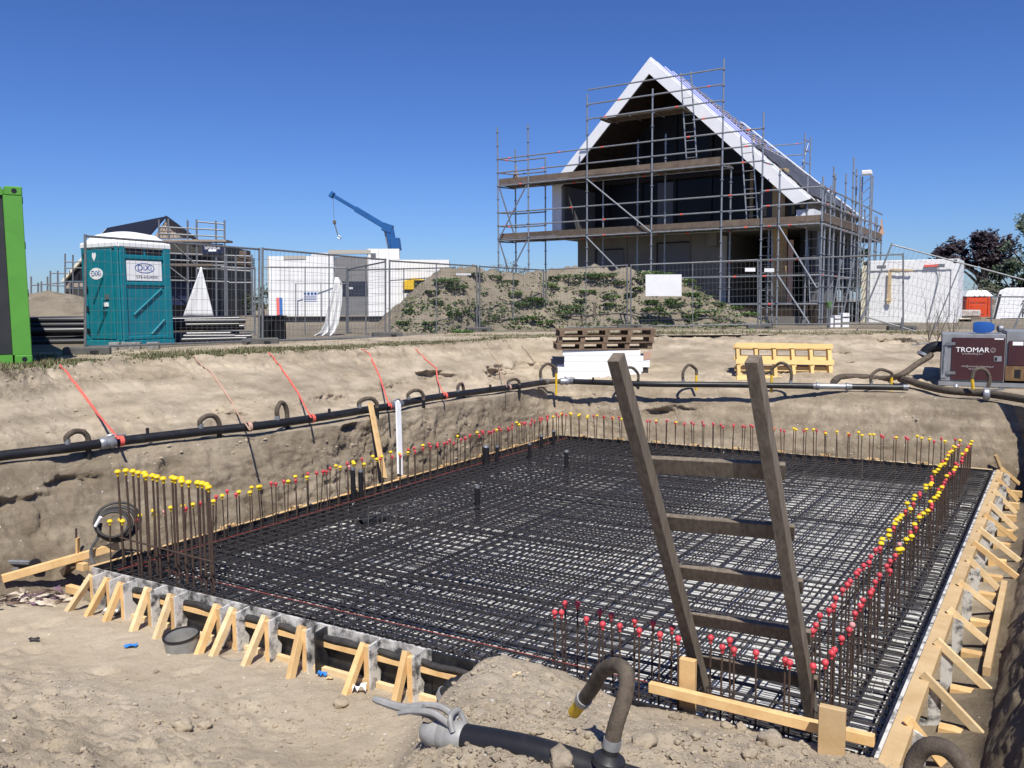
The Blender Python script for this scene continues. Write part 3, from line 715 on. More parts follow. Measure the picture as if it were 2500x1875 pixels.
for x, y in [(1382, 1475), (1409, 1476), (1356, 1494), (1377, 1495), (1461, 1493), (1429, 1513), (1500, 1503), (1473, 1523), (1548, 1517), (1515, 1530), (1591, 1523), (1560, 1541), (1640, 1535),
             (1609, 1548), (1658, 1557), (1735, 1556), (1761, 1580), (1786, 1567), (1795, 1587), (1850, 1596), (1917, 1614), (1930, 1619), (1983, 1628)]:
    p = P(x, y, zc); starter(zz(p, ZF+0.2), zc, 'red', 'in the short near row by the ladder', 'near starter bars by the ladder', lean=0.012)
for k in range(18):
    f_ = k/17; p = P(307+224*f_, 1384+55*f_, zt); p = p+dAD*rr.uniform(-0.008, 0.008)+nN*rr.uniform(-0.03, 0.03)
    starter(zz(p, ZF+0.2), 0.06+rr.uniform(-0.01, 0.012), 'yellow', 'in the near left corner', 'tall starter bars in the near left corner', True, 0.008, 1.05)
o = MB().tube([P(292, 1312, ZS+0.26), P(520, 1372, ZS+0.26)], 0.008, 6).build('tie_bar', 'rebar_rust'); tag(o, 'horizontal steel bar tied across the tall near left starter bars', 'rebar')

# ------------------------------------------------------------------ black pipe stubs standing in the mesh
for k, (x, y0, y1, r, w) in enumerate([(863, 1227, 1146, 0.052, 'left one of the close pair before the long planks'), (882, 1223, 1151, 0.052, 'right one of the close pair before the long planks'), (1166, 1234, 1190, 0.055, 'standing alone in the middle of the mesh'),
        (1187, 1136, 1091, 0.085, 'thickest of the back group'), (1214, 1130, 1091, 0.05, 'just right of the thickest stub'), (1293, 1122, 1085, 0.05, 'leaning third from the back corner'), (1322, 1098, 1065, 0.05, 'second from the back corner'), (1352, 1089, 1053, 0.05, 'nearest the back left corner'), (1383, 1143, 1103, 0.055, 'front right of the back group')]):
    p = P(x, y0, ZS-0.06); top = PP(x, y1, tuple(p), (0, 1, 0)).z
    t_ = thing('pipe_stub', p, 'black plastic pipe stub, '+w, 'pipe', 'pipe stubs in the mesh')
    MB().tube([zz(p, ZF+0.17), zz(p, top)], r*0.62, 12).build('pipe', 'black_plastic', t_, smooth=True)
    MB().tube([zz(p, top-0.005), zz(p+V((0.004, 0, 0)), top+0.025)], [r*0.64, r*0.5], 12).build('taped_end', 'galv_dark', t_, smooth=True)
q = P(905, 1268, ZS-0.02)
o = MB().tube([q+V((0.16, 0.12, 0.0)), q-V((0.10, 0.08, 0.02))], 0.06, 14, caps=False).build('drain_pipe', 'black_plastic', smooth=True); tag(o, 'short open black drain pipe lying among the u-bars', 'pipe')
# ------------------------------------------------------------------ finding the sand surface seen at a place of the photograph
from mathutils.bvhtree import BVHTree
_bv = [BVHTree.FromPolygons([tuple(v.co) for v in o.data.vertices], [tuple(p.vertices) for p in o.data.polygons]) for o in (bank, near)]
def hit(x, y, lift=0.0):
    d = V(ray(x, y)).normalized(); best = None
    for t_ in _bv:
        h = t_.ray_cast(V(CAMP), d)
        if h[0] is not None and (best is None or h[3] < best[1]): best = (h[0], h[3])
    p = best[0] if best else P(x, y, 0)
    return p+V((0, 0, lift))
def drop(x, y, top=3.0):              # height of the sand straight below
    z = None
    for t_ in _bv:
        h = t_.ray_cast(V((x, y, top)), V((0, 0, -1)))
        if h[0] is not None and (z is None or h[0].z > z): z = h[0].z
    return z if z is not None else ZG

# ------------------------------------------------------------------ ladder
fl_, fr_ = P(1722, 1700, ZS-0.16), P(1985, 1765, ZS-0.16)
wl = (fr_-fl_).length; tl = None
best = None
for Y in np.arange(2.8, 4.6, 0.01):
    a, b = PY(1504, 872, Y), PY(1839, 876, Y*1.0-0.12)
    e = abs((b-a).length-wl)
    if best is None or e < best[0]: best = (e, a, b)
tl_, tr_ = best[1], best[2]
lad = thing('ladder', (fl_+fr_)/2, 'weathered wooden ladder standing in the pit and leaning towards the viewer', 'ladder')
xl = (fr_-fl_).normalized()
for a, b in ((fl_, tl_), (fr_, tr_)):
    ax = (b-a).normalized(); mb = MB()
    nrm = ax.cross(xl).normalized()
    segs = 10; g = random.Random(1)
    side = nrm.cross(ax).normalized(); rows_ = []
    for i in range(segs+1):
        c = a.lerp(b, i/segs)+side*g.uniform(-0.0015, 0.0015)
        w, h = 0.034+g.uniform(-0.001, 0.001), 0.044+g.uniform(-0.001, 0.001)
        rows_.append([c+side*(w*sx)+nrm*(h*sy) for sx, sy in ((-1, -0.93), (-0.93, -1), (0.93, -1), (1, -0.93), (1, 0.93), (0.93, 1), (-0.93, 1), (-1, 0.93), (-1, -0.93))])
    mb.sheet(rows_); mb.poly(rows_[-1][:-1]); mb.poly(rows_[0][:-1][::-1])
    mb.build('rail', 'ladder_wood' if 'ladder_wood' in MATS else 'timber_old', lad)
axl = (tl_-fl_).normalized(); nrm = axl.cross(xl).normalized()
if nrm.y < 0: nrm = -nrm
def proj_y(p):
    q = np.array(p)-CAMP; return 937.5-FPX*(q@_u)/(q@_f)
for yc in (1150, 1290, 1412, 1525, 1627):
    tt = min(np.linspace(0, 1, 400), key=lambda t_: abs(proj_y(fl_.lerp(tl_, t_))-yc))
    a, b = fl_.lerp(tl_, tt), fr_.lerp(tr_, tt); d = (b-a).normalized()
    MB().beam(a-d*0.035+nrm*0.062, b+d*0.05+nrm*0.062, 0.033, 0.105, axl).build('rung', 'timber_old', lad, bevel=0.003)

# ------------------------------------------------------------------ black header pipe round the pit, couplings, hose loops
PR = 0.054
def pipe_axis(pts, z): return [zz(P(x, y, z), z) for x, y in pts]
lp = [(-420, 1186), (-90, 1129), (0, 1113), (165, 1094), (262, 1081), (350, 1070), (490, 1054), (620, 1041), (690, 1032), (800, 1016), (905, 999), (960, 991)]
lp2 = [(972, 987), (1060, 970), (1150, 958), (1250, 945), (1335, 932)]
bp_ = [(1392, 931), (1500, 935), (1600, 938), (1750, 939), (1876, 941), (1996, 943)]
bp2 = [(2068, 944), (2140, 945), (2216, 946)]
def header(pts, label, z=0.075):
    ax = [V(p) for p in pipe_axis(pts, z)]
    o = thing('header_pipe', ax[len(ax)//2]-V((0, 0, PR)), label, 'pipe', 'black header pipes of the dewatering line')
    MB().tube(spline(ax, 5), PR, 14).build('pipe', 'black_plastic', o, smooth=True)
    for e, q in ((ax[0], ax[1]), (ax[-1], ax[-2])):
        d = (q-e).normalized(); MB().tube([e-d*0.005, e+d*0.08], PR*1.12, 14).build('collar', 'galv_dark', o, smooth=True)
    return o, ax
h1_, ax1 = header(lp, 'black header pipe lying along the left bank shelf')
h2_, ax2 = header(lp2, 'black header pipe section running into the back left corner')
h3_, ax3 = header(bp_, 'long black header pipe along the back wall shelf')
h4_, ax4 = header(bp2, 'short black header pipe length before the maroon pump')
for h_, x, y in ((h1_, 360, 1051), (h1_, 804, 1003), (h2_, 1197, 943), (h3_, 1448, 925)):   # capped outlets
    b = P(x, y, 0.15); MB().tube([b-V((0, 0, 0.06)), b+V((0, 0, 0.03))], 0.02, 8).build('outlet', 'black_plastic', h_, smooth=True)
def coupling(p, d, label, name='pipe_coupling'):
    d = V(d).normalized(); o = thing(name, V(p)-V((0, 0, PR)), label, 'coupling', 'pipe couplings')
    MB().lathe([(PR*1.05, -0.09), (PR*1.3, -0.07), (PR*1.3, -0.03), (PR*1.1, -0.02), (PR*1.1, 0.02), (PR*1.35, 0.03), (PR*1.35, 0.06), (PR*1.05, 0.09)], p, 14, d).build('ring', 'galv', o, smooth=True)
    s_ = d.cross(UP).normalized()
    MB().tube(spline([V(p)+UP*PR*1.3-s_*0.03, V(p)+UP*PR*1.55+d*0.06, V(p)+UP*PR*1.2+d*0.22-s_*0.02], 4), 0.012, 6).build('lever', 'galv', o, smooth=True)
    return o
coupling(ax1[4], ax1[5]-ax1[4], 'galvanised coupling on the left header pipe beside the nearest red strap')
coupling((ax1[-1]+ax2[0])/2, ax2[0]-ax1[-1], 'galvanised coupling behind the upright white plank')
coupling(ax2[-1]+(ax3[0]-ax2[-1])*0.75, ax3[0]-ax2[-1], 'galvanised coupling at the back left corner by the white boards')
o = MB().tube(spline([ax2[-1], ax2[-1]+(ax3[0]-ax2[-1])*0.3+V((0, 0.05, 0)), ax3[0]], 6), PR*0.9, 12).build('elbow', 'hose_brown', smooth=True); o.name = 'pipe_elbow'; tag(o, 'brown flexible elbow joining the header pipes in the back corner', 'pipe')
o = thing('pipe_joint', (ax3[-1]+ax4[0])/2-V((0, 0, PR)), 'silver pipe joint between the two black header pipes by the pump', 'coupling')
MB().tube([ax3[-1], ax4[0]], PR*0.95, 14).build('sleeve', 'galv', o, smooth=True)
for e in (ax3[-1], ax4[0]):
    MB().lathe([(PR*1.0, -0.03), (PR*1.35, -0.02), (PR*1.35, 0.02), (PR*1.0, 0.03)], e, 14, ax4[0]-ax3[-1]).build('clamp', 'galv_dark', o, smooth=True)
def axis_at(x):
    best = None
    for ax in (ax1, ax2, ax3, ax4):
        for i in range(len(ax)-1):
            for t_ in np.linspace(0, 1, 12):
                p = ax[i].lerp(ax[i+1], t_); q = np.array(p)-CAMP; u_ = 1250+FPX*(q@_r)/(q@_f)
                if best is None or abs(u_-x) < best[0]: best = (abs(u_-x), p, (ax[i+1]-ax[i]).normalized())
    return best[1], best[2]
HO = [(166, 184, 1053, 215, 1082, 'n', 'nearest the left picture edge'), (487, 510, 1015, 535, 1047, 'n', 'second along the left header pipe'), (676, 685, 983, 701, 1026, 'n', 'third along the left header pipe'),
      (882, 899, 973, 920, 997, 'n', 'behind the tan leaning plank'), (996, 1015, 953, 1034, 978, 'n', 'just right of the white leaning plank'), (1119, 1125, 937, 1132, 966, 'n', 'narrow one before the back left corner'),
      (1240, 1254, 926, 1268, 941, 'n', 'lowest one near the back left corner'), (1323, 1339, 888, 1358, 911, 'y', 'left of the white insulation boards'), (1512, 1542, 897, 1558, 929, 'n', 'grey, before the white insulation boards'),
      (1672, 1684, 891, 1700, 915, 'y', 'between the ladder rails'), (1927, 1904, 886, 1884, 915, 'y', 'in front of the yellow pallets'), (2126, 2151, 902, 2177, 921, 'y', 'between the yellow pallets and the pump')]
for k, (xa, xt, yt, xb, yb, kd, w) in enumerate(HO):
    p, d = axis_at(xa); Y = p.y; f1 = p+UP*PR
    top = PY(xt, yt, Y+0.08); f2 = PY(xb, yb, Y+0.18)
    hr = 0.030 if Y < 13 else 0.027
    o = thing('hose_loop', f1, 'brown ribbed hose loop on the header pipe, '+w, 'hose', 'hose loops on the header pipe')
    h = top.z-f1.z; xm = (f1+f2)/2
    f2z = f2.z if kd == 'y' else min(f2.z, f1.z)
    pts = spline([f1, f1+UP*h*0.55+(f1-f2)*0.02, zz(f1.lerp(f2, 0.22), top.z-0.10*h), zz(xm.lerp(top, 0.5), top.z), zz(f1.lerp(f2, 0.80), top.z-0.16*h), zz(f2, f2z+(top.z-f2z)*0.45), zz(f2, f2z)], 5)
    MB().tube(pts, [hr*(1+0.05*(i % 2)) for i in range(len(pts))], 10).build('hose', 'hose_brown', o, smooth=True)
    MB().tube([f1-UP*0.01, f1+UP*0.045], hr*1.15, 10).build('clip', 'galv', o, smooth=True)
    if kd == 'y':
        zb = p.z-0.14; MB().tube([zz(f2, f2z+0.02), zz(f2, zb if k != 7 else zb-0.12)], hr*0.85, 10).build('riser', 'yellow_plastic', o, smooth=True)
    else: MB().tube([zz(f2, f2z+0.01), zz(f2, f2z-0.22)], hr*1.05, 10).build('riser', 'black_plastic', o, smooth=True)

# ------------------------------------------------------------------ straps holding the pipe to the bank
def strap(pts, m, w, label, th=0.004):
    w *= 0.72
    ps = [hit(x, y) for x, y in pts[:-1]]+[P(*pts[-1], 0.14)]
    full = []
    for i in range(len(ps)-1):
        for k in range(8):
            q = ps[i].lerp(ps[i+1], k/8); q.z = max(q.z, drop(q.x, q.y)+0.018); full.append(q)
    full.append(ps[-1]); grid = []
    for i, q in enumerate(full):
        d = (full[min(i+1, len(full)-1)]-full[max(i-1, 0)]).normalized(); s_ = d.cross(UP).normalized()
        tw = 0.25*math.sin(i*0.35+len(pts)); u_ = s_*math.cos(tw)+d.cross(s_)*math.sin(tw); v_ = d.cross(u_)
        grid.append([q-u_*w/2, q+v_*th, q+u_*w/2, q-v_*th, q-u_*w/2])
    o = thing('lashing_strap', ps[-1], label, 'strap', 'lashing straps on the left bank')
    MB().sheet(grid).build('webbing', m, o)
    p, d = axis_at(pts[-1][0]); MB().tube([p-d*0.025, p+d*0.025], PR*1.12, 14, caps=False).build('wrap', m, o, smooth=True)
strap([(146, 893), (180, 935), (230, 1000), (291, 1072)], 'strap_red', 0.045, 'bright red lashing strap nearest the green container')
strap([(472, 872), (515, 910), (576, 1003), (611, 1050)], 'strap_faded', 0.035, 'faded pinkish lashing strap, second along the left bank')
strap([(656, 863), (700, 920), (730, 965), (760, 1020)], 'strap_red', 0.035, 'red lashing strap in the middle of the left bank')
strap([(882, 853), (904, 869), (930, 930), (951, 992)], 'strap_red', 0.035, 'red lashing strap behind the leaning planks')
strap([(1015, 853), (1043, 883), (1066, 925), (1086, 966)], 'strap_red', 0.03, 'thin red lashing strap over the washed-out hollow')
strap([(1195, 857), (1220, 907), (1238, 945)], 'strap_faded', 0.02, 'thin tan rope close to the back left corner')
strap([(1274, 846), (1300, 880), (1322, 907), (1326, 925)], 'timber_dark', 0.015, 'thin dark rope left of the pallet stack')

# ------------------------------------------------------------------ planks leaning against the left wall
for x0, y0, x1, y1, w, th, m, lab in ((943, 1168, 904, 984, 0.10, 0.025, 'timber_new', 'tan pine plank leaning against the left pit wall'), (981, 1160, 972, 983, 0.115, 0.02, 'white_paint', 'white plank leaning against the left pit wall')):
    b = P(x0, y0, ZS+0.01)+nL*0.03; t_ = PY(x1, y1, b.y+0.55)
    ax = (t_-b).normalized(); o = MB().beam(b, t_, w, th, nL).build('plank', m, bevel=0.002); tag(o, lab, 'plank')

# ------------------------------------------------------------------ hose coil, batter board and odds and ends at the left corner
cc = P(282, 1290, ZS+0.33); cc = PY(282, 1278, 8.25); hc = thing('hose_coil', zz(cc, cc.z-0.22), 'coil of flat black hose hung behind the tall starter bars', 'hose')
g = random.Random(5); vr = V(ray(282, 1278)).normalized(); e1 = vr.cross(UP).normalized(); e2 = e1.cross(vr)
for k in range(7):
    rad = 0.135+0.011*k; c2 = cc+V((g.uniform(-0.01, 0.01), 0.02*k-0.06, g.uniform(-0.012, 0.012))); tl2 = g.uniform(-0.1, 0.1)
    pts = [c2+e1*rad*1.05*math.cos(th)+e2*rad*0.92*math.sin(th)+vr*0.03*math.sin(th+tl2*9) for th in [2*math.pi*i/30 for i in range(30)]]
    MB().tube(pts, 0.013, 7, closed=True).build('turn', 'black_rubber', hc, smooth=True)
ht = spline([cc-e1*0.13+e2*0.02, PY(240, 1310, 8.15), PY(222, 1345, 8.05), PY(232, 1385, 7.95), PY(252, 1400, 7.9)], 6); grid = []
for i, q in enumerate(ht):
    w = 0.016+0.045*max(0, i/len(ht)-0.55); grid.append([q-e1*w, q+vr*(-0.006), q+e1*w, q+vr*0.006, q-e1*w])
MB().sheet(grid).build('tail', 'black_rubber', hc, smooth=True)
MB().tube([PY(246, 1262, 8.1), PY(233, 1285, 8.1)], 0.017, 8).build('tape', 'white_foam', hc)
b0, b1 = P(5, 1413, -0.92), P(290, 1332, -0.78)
o = MB().beam(b0, b1, 0.05, 0.075).build('plank', 'timber_new', bevel=0.003); tag(o, 'pine batter board sticking out left of the formwork corner', 'plank')
for x, y0, y1, m, r, lab in ((187, 1415, 1290, 'rebar_rust', 0.011, 'rusty steel rod clamped to the batter board'), (53, 1450, 1405, 'rebar_rust', 0.02, 'rusty steel peg under the outer end of the batter board')):
    p = P(x, y0, -1.15); q = PP(x-1, y1, tuple(p), (0, 1, 0)); o = MB().tube([p, q], r, 8).build('steel_rod', m); tag(o, lab, 'rod')
o = MB().beam(P(190, 1352, -0.80), P(192, 1352, -0.80)+V((0, 0, 0.16)), 0.05, 0.02).build('peg', 'timber_new'); tag(o, 'small pine peg beside the clamped steel rod', 'peg')
q = P(180, 1405, -1.05)
o = MB().beam(P(140, 1412, -1.12), P(180, 1378, -0.9), 0.06, 0.07).build('brace', 'timber_dark'); o.name = 'corner_brace'; tag(o, 'dark raking brace under the batter board', 'brace')
for x, y, lab in ((190, 1380, 'upper pine offcut at the formwork corner'), (182, 1440, 'lower pine offcut half buried at the formwork corner')):
    q = P(x, y, ZS-0.10 if y < 1400 else -1.12); o = MB().beam(q-dAD*0.10, q+dAD*0.13, 0.06, 0.075).build('offcut', 'timber_new', bevel=0.003); tag(o, lab, 'offcut')
tool = thing('power_tool', P(60, 1395, -1.0), 'grey and black power tool lying against the left pit wall', 'tool')
tp_ = hit(60, 1372)-V(ray(60, 1372)).normalized()*0.06
MB().beam(tp_-e1*0.0+V((-0.32, 0.0, 0.01)), tp_+V((0.07, -0.02, 0.0)), 0.05, 0.045).build('body', 'galv_dark', tool, bevel=0.01)
MB().lathe([(0.0001, -0.035), (0.045, -0.035), (0.05, -0.025), (0.05, 0.025), (0.045, 0.035), (0.0001, 0.035)], tp_+V((0.12, -0.03, -0.01)), 14, (0.3, -1, 0.1)).build('guard', 'black_plastic', tool, smooth=True)
MB().beam(tp_+V((-0.15, -0.05, -0.07)), tp_+V((-0.03, -0.06, -0.045)), 0.01, 0.03).build('blade', 'galv', tool)
# heap of old lashing straps
mat('ribbon_cream', (0.62, 0.55, 0.44), 0.85, (0.42, 0.35, 0.27), 20, rand=0.2); mat('ribbon_purple', (0.16, 0.09, 0.16), 0.85, (0.25, 0.16, 0.19), 20, rand=0.2); mat('ribbon_brown', (0.20, 0.14, 0.11), 0.85, (0.12, 0.09, 0.07), 20, rand=0.2)
hp = P(45, 1480, -1.16); sp = thing('strap_heap', hp, 'tangled heap of cream and purple lashing straps at the left edge', 'straps')
g = random.Random(21)
for k in range(46):
    a0 = g.uniform(0, 6.28); r0 = abs(g.gauss(0, 0.13)); c = hp+V((math.cos(a0)*r0*1.2, math.sin(a0)*r0, 0.02+0.10*math.exp(-(r0/0.14)**2)*g.random()))
    pts = [c]; ang = g.uniform(0, 6.28); kk = g.uniform(-0.5, 0.5)
    for i in range(9):
        ang += kk+g.uniform(-0.35, 0.35); nx_ = pts[-1]+V((math.cos(ang), math.sin(ang), g.uniform(-0.25, 0.25)))*0.042
        nx_.z = max(hp.z+0.005, min(nx_.z, hp.z+0.20)); pts.append(nx_)
    w = g.uniform(0.009, 0.022); grid = []; tw0 = g.uniform(0, 3)
    for i, q in enumerate(spline(pts, 2)):
        d = V((math.cos(ang+1.57), math.sin(ang+1.57), 0)); tw = tw0+0.25*i; uu = d*math.cos(tw)+UP*math.sin(tw)
        grid.append([q-uu*w, q+uu*w])
    MB().sheet(grid).build('ribbon', g.choice(['ribbon_cream']*4+['ribbon_purple']*2+['ribbon_brown']*2), sp)
# grey clear-walled ring standing on the sand
mat('ring_plastic', (0.30, 0.30, 0.29), 0.25, (0.20, 0.20, 0.19), 6)
rc = P(447, 1580, -1.12); ro = thing('plastic_ring', rc, 'round grey plastic ring standing on the sand by the near formwork', 'ring')
axr = V((-0.06, -0.10, 1)).normalized()
MB().lathe([(0.135, -0.02), (0.138, 0.10), (0.142, 0.105), (0.142, 0.112), (0.132, 0.112), (0.130, 0.10), (0.127, -0.02)], rc, 32, axr).build('wall', 'ring_plastic', ro, smooth=True)
MB().lathe([(0.140, 0.095), (0.144, 0.10), (0.144, 0.113), (0.131, 0.114), (0.129, 0.105)], rc, 32, axr).build('rim', 'black_plastic', ro, smooth=True)
# litter
mat('blue_film', (0.03, 0.20, 0.60), 0.4)
def litter(x, y, w, h, m, label, lift=0.012, cur=0.02, rz=0.0, cat='litter', name='litter'):
    c = hit(x, y, lift); ca, sa = math.cos(rz), math.sin(rz); g = random.Random(int(x*7+y))
    grid = [[c+V((ca*(i/5-.5)*w-sa*(j/3-.5)*h, sa*(i/5-.5)*w+ca*(j/3-.5)*h, g.uniform(0, cur))) for j in range(4)] for i in range(6)]
    bk = [[p-V((0, 0, 0.003)) for p in row] for row in grid]
    o = MB().sheet(grid).sheet([r_[::-1] for r_ in bk]).build(name, m); tag(o, label, cat)
litter(320, 1581, 0.10, 0.05, 'blue_film', 'strip of blue film on the sand left of the grey ring', rz=0.1, name='film_strip')
litter(787, 1652, 0.07, 0.04, 'blue_film', 'crumpled blue film scrap by the middle brace', cur=0.03, name='film_strip')
litter(83, 1567, 0.09, 0.03, 'black_rubber', 'small black rubber scrap on the sand at the left', cur=0.03, name='rubber_scrap')
litter(878, 1690, 0.10, 0.07, 'white_foam', 'crumpled white plastic beside a brace foot', cur=0.06, name='plastic_sheet')
litter(270, 1500, 0.13, 0.10, 'white_foam', 'clear crumpled plastic between the left braces', cur=0.05, name='plastic_sheet')
litter(1265, 1650, 0.08, 0.012, 'timber_pale', 'pale wood splinter on the sand heap', cur=0.01, rz=0.7, name='splinter')
litter(805, 1660, 0.05, 0.02, 'timber_new', 'small pine chip near the blue scrap', cur=0.01, name='splinter')
wr = [hit(572, 1606, 0.01)+V((0.11*math.cos(t_), 0.09*math.sin(t_), 0.012*math.sin(2*t_)+0.012)) for t_ in np.linspace(0, 6.0, 24)]
o = MB().tube(wr, 0.0022, 4).build('wire_ring', 'galv_dark'); tag(o, 'thin wire ring lying on the sand behind the grey ring', 'wire')
# corrugated coil end poking out at the near edge
cq = P(1120, 1655, ZS-0.05)+nN*0.08; co = thing('corrugated_pipe', cq, 'black corrugated pipe curling out under the near formwork', 'pipe')
pts = spline([cq+dAD*(-0.10)+V((0, 0, -0.32)), cq+dAD*(-0.02)+V((0, 0, -0.06)), cq+dAD*0.14+V((0, 0, 0.0)), cq+dAD*0.38+V((0, 0, -0.10)), cq+dAD*0.6+V((0, 0, -0.3))], 10)
MB().tube(pts, [0.062 if i % 2 else 0.054 for i in range(len(pts))], 14).build('pipe', 'black_plastic', co, smooth=False)
MB().tube([cq+dAD*(-0.06)+V((0, 0.0, -0.12)), cq+dAD*(-0.04)+V((0, 0, -0.08))], 0.066, 14).build('tie', 'galv', co, smooth=True)

# ------------------------------------------------------------------ near pipe, its coupling and hose loops
npx = [(1120, 1762), (1300, 1806), (1495, 1855), (1700, 1912), (2000, 1990), (2500, 2120)]
na_ = [zz(P(x, y, 0.02), 0.02) for x, y in npx]
for q in na_: q.z = max(drop(q.x, q.y, 0.6)+0.012, -0.06)
na_ = [zz(q, na_[2].z*0.6+q.z*0.4) for q in na_]
nr_o = thing('near_pipe', na_[1]-V((0, 0, PR)), 'scuffed black header pipe across the foreground', 'pipe')
MB().tube(spline(na_, 6), PR, 20).build('pipe', 'black_plastic', nr_o, smooth=True)
e = na_[0]; dd = (na_[0]-na_[1]).normalized(); ss = dd.cross(UP).normalized()
cp = thing('lever_coupling', e-V((0, 0, PR)), 'galvanised lever coupling on the open end of the foreground pipe', 'coupling')
MB().lathe([(PR*1.02, -0.03), (PR*1.12, -0.02), (PR*1.12, 0.02), (PR*1.02, 0.035), (PR*1.06, 0.045), (PR*1.06, 0.07), (PR*0.98, 0.08)], e, 20, dd).build('collar', 'cast_grey', cp, smooth=True)
MB().lathe([(PR*0.98, 0.08), (PR*1.05, 0.10), (PR*0.98, 0.13), (PR*0.78, 0.155), (PR*0.7, 0.16), (PR*0.62, 0.15), (PR*0.6, 0.10)], e, 20, dd).build('ball_end', 'cast_grey', cp, smooth=True)
ear = [e+dd*0.02+ss*0.0+UP*(PR*1.05), e+dd*0.10+UP*(PR*1.75), e+dd*0.20+UP*(PR*1.6), e+dd*0.26+UP*(PR*1.25)]
for o_ in (-0.028, 0.028):
    MB().tube([p+ss*o_ for p in spline(ear, 5)], [0.013, 0.014, 0.014, 0.014, 0.014, 0.014, 0.014, 0.013, 0.013, 0.013, 0.012, 0.012, 0.012, 0.011, 0.010, 0.010], 8).build('ear', 'cast_grey', cp, smooth=True)
lv = [e+dd*0.16+UP*(PR*1.55), e+dd*0.27+UP*(PR*1.45), e+dd*0.40+UP*(PR*1.75)]
MB().tube(spline(lv, 5), [0.024, 0.023, 0.022, 0.020, 0.019, 0.018, 0.017, 0.017, 0.016, 0.015, 0.012], 8).build('lever', 'cast_grey', cp, smooth=True)
lp_ = [e+dd*0.0+ss*0.045+UP*PR*0.8, e+dd*0.02+ss*0.03+UP*PR*1.7, e+dd*0.02-ss*0.03+UP*PR*1.7, e+dd*0.0-ss*0.045+UP*PR*0.8]
MB().tube(spline(lp_, 6), 0.012, 8).build('bow', 'cast_grey', cp, smooth=True)
MB().lathe([(0.0001, 0.02), (0.02, 0.016), (0.03, 0.004), (0.034, -0.01)], e+dd*0.13+UP*PR*1.2, 10).build('sand_clump', 'sand', cp, smooth=True)
def ribbed(pts, r, n=14): return MB().tube(pts, [r*(1+0.035*(i % 2)) for i in range(len(pts))], n)
Yb = P(1497, 1822, 0.07).y
nb_ = thing('near_hose_loop', P(1497, 1830, 0.07), 'thick brown hose loop on the foreground pipe with yellow end in the sand', 'hose')
hb_ = PY(1490, 1838, Yb)
pts = spline([hb_, PY(1503, 1772, Yb+0.0), PY(1528, 1690, Yb+0.03), PY(1527, 1640, Yb+0.08), PY(1500, 1624, Yb+0.16), PY(1470, 1640, Yb+0.27), PY(1447, 1678, Yb+0.36), PY(1422, 1712, Yb+0.44)], 9)
ribbed(pts, 0.0285, 16).build('hose', 'hose_brown', nb_, smooth=True)
d1 = (pts[-1]-pts[-4]).normalized(); MB().tube([pts[-1]-d1*0.03, pts[-1]+d1*0.004], 0.033, 16).build('clip', 'galv', nb_, smooth=True)
MB().tube([pts[-1]-d1*0.01, pts[-1]+d1*0.11], 0.026, 14).build('riser', 'yellow_plastic', nb_, smooth=True)
d0 = (pts[2]-pts[0]).normalized(); MB().tube([pts[0]+d0*0.02, pts[0]+d0*0.055], 0.0325, 16).build('clip', 'galv', nb_, smooth=True)
MB().lathe([(0.062, -0.04), (0.058, -0.02), (0.040, -0.005), (0.030, 0.0), (0.030, 0.03)], pts[0], 16, d0).build('socket', 'black_plastic', nb_, smooth=True)
Yc = 2.25
n2_ = thing('near_hose_loop', PY(2300, 1880, Yc), 'dark brown hose loop cut off by the bottom right picture edge', 'hose')
pts = spline([PY(2205, 1990, Yc+0.05), PY(2222, 1900, Yc+0.05), PY(2236, 1850, Yc+0.05), PY(2265, 1822, Yc+0.03), PY(2310, 1828, Yc), PY(2350, 1868, Yc-0.02), PY(2375, 1930, Yc-0.03), PY(2385, 2010, Yc-0.03)], 9)
ribbed(pts, 0.0245, 14).build('hose', 'hose_brown', n2_, smooth=True)

# ------------------------------------------------------------------ clods of sand
mat('clod', (0.36, 0.30, 0.22), 0.95, (0.28, 0.225, 0.16), 12, 0.012, 30)
def clod_mesh(seed, r=1.0):
    bm = bmesh.new(); bmesh.ops.create_icosphere(bm, subdivisions=3, radius=r)
    a = np.array([v.co[:] for v in bm.verts]); d = fbm(a, 1.1, 4, seed, 0.6)
    for v, k in zip(bm.verts, d): v.co = v.co*(1+0.33*k); v.co.z *= 0.72
    me = bpy.data.meshes.new('clod'); bm.to_mesh(me); bm.free(); me.polygons.foreach_set('use_smooth', [True]*len(me.polygons)); me.materials.append(MATS['sand']); return me
CM = [clod_mesh(s) for s in range(5)]
CL = [(1773, 1777, 0.036, 'left of a pair below the plank'), (1809, 1782, 0.036, 'right of a pair below the plank'), (1882, 1815, 0.055, 'largest, left of the broad tan stake'), (1649, 1755, 0.034, 'below the wide pine stake'), (1573, 1818, 0.045, 'right of the foreground hose socket'),
      (832, 1722, 0.058, 'pale and round, left of the pipe coupling'), (1368, 1862, 0.05, 'in front of the foreground pipe at the bottom edge'), (445, 1780, 0.06, 'in the middle of the lower left slope'), (500, 1775, 0.04, 'right of the lower left clod'), (1830, 1845, 0.03, 'small, near the bottom right edge'), (1700, 1800, 0.025, 'small, beside the foreground hose')]
for k, (x, y, r, w) in enumerate(CL):
    q = hit(x, y); o = bpy.data.objects.new('sand_clod', CM[k % 5]); COL.objects.link(o); o.location = q+V((0, 0, r*0.3)); o.scale = (r, r, r); o.rotation_euler = (0, 0, k*1.3)
    tag(o, 'lump of damp sand, '+w, 'clod', 'sand clods')
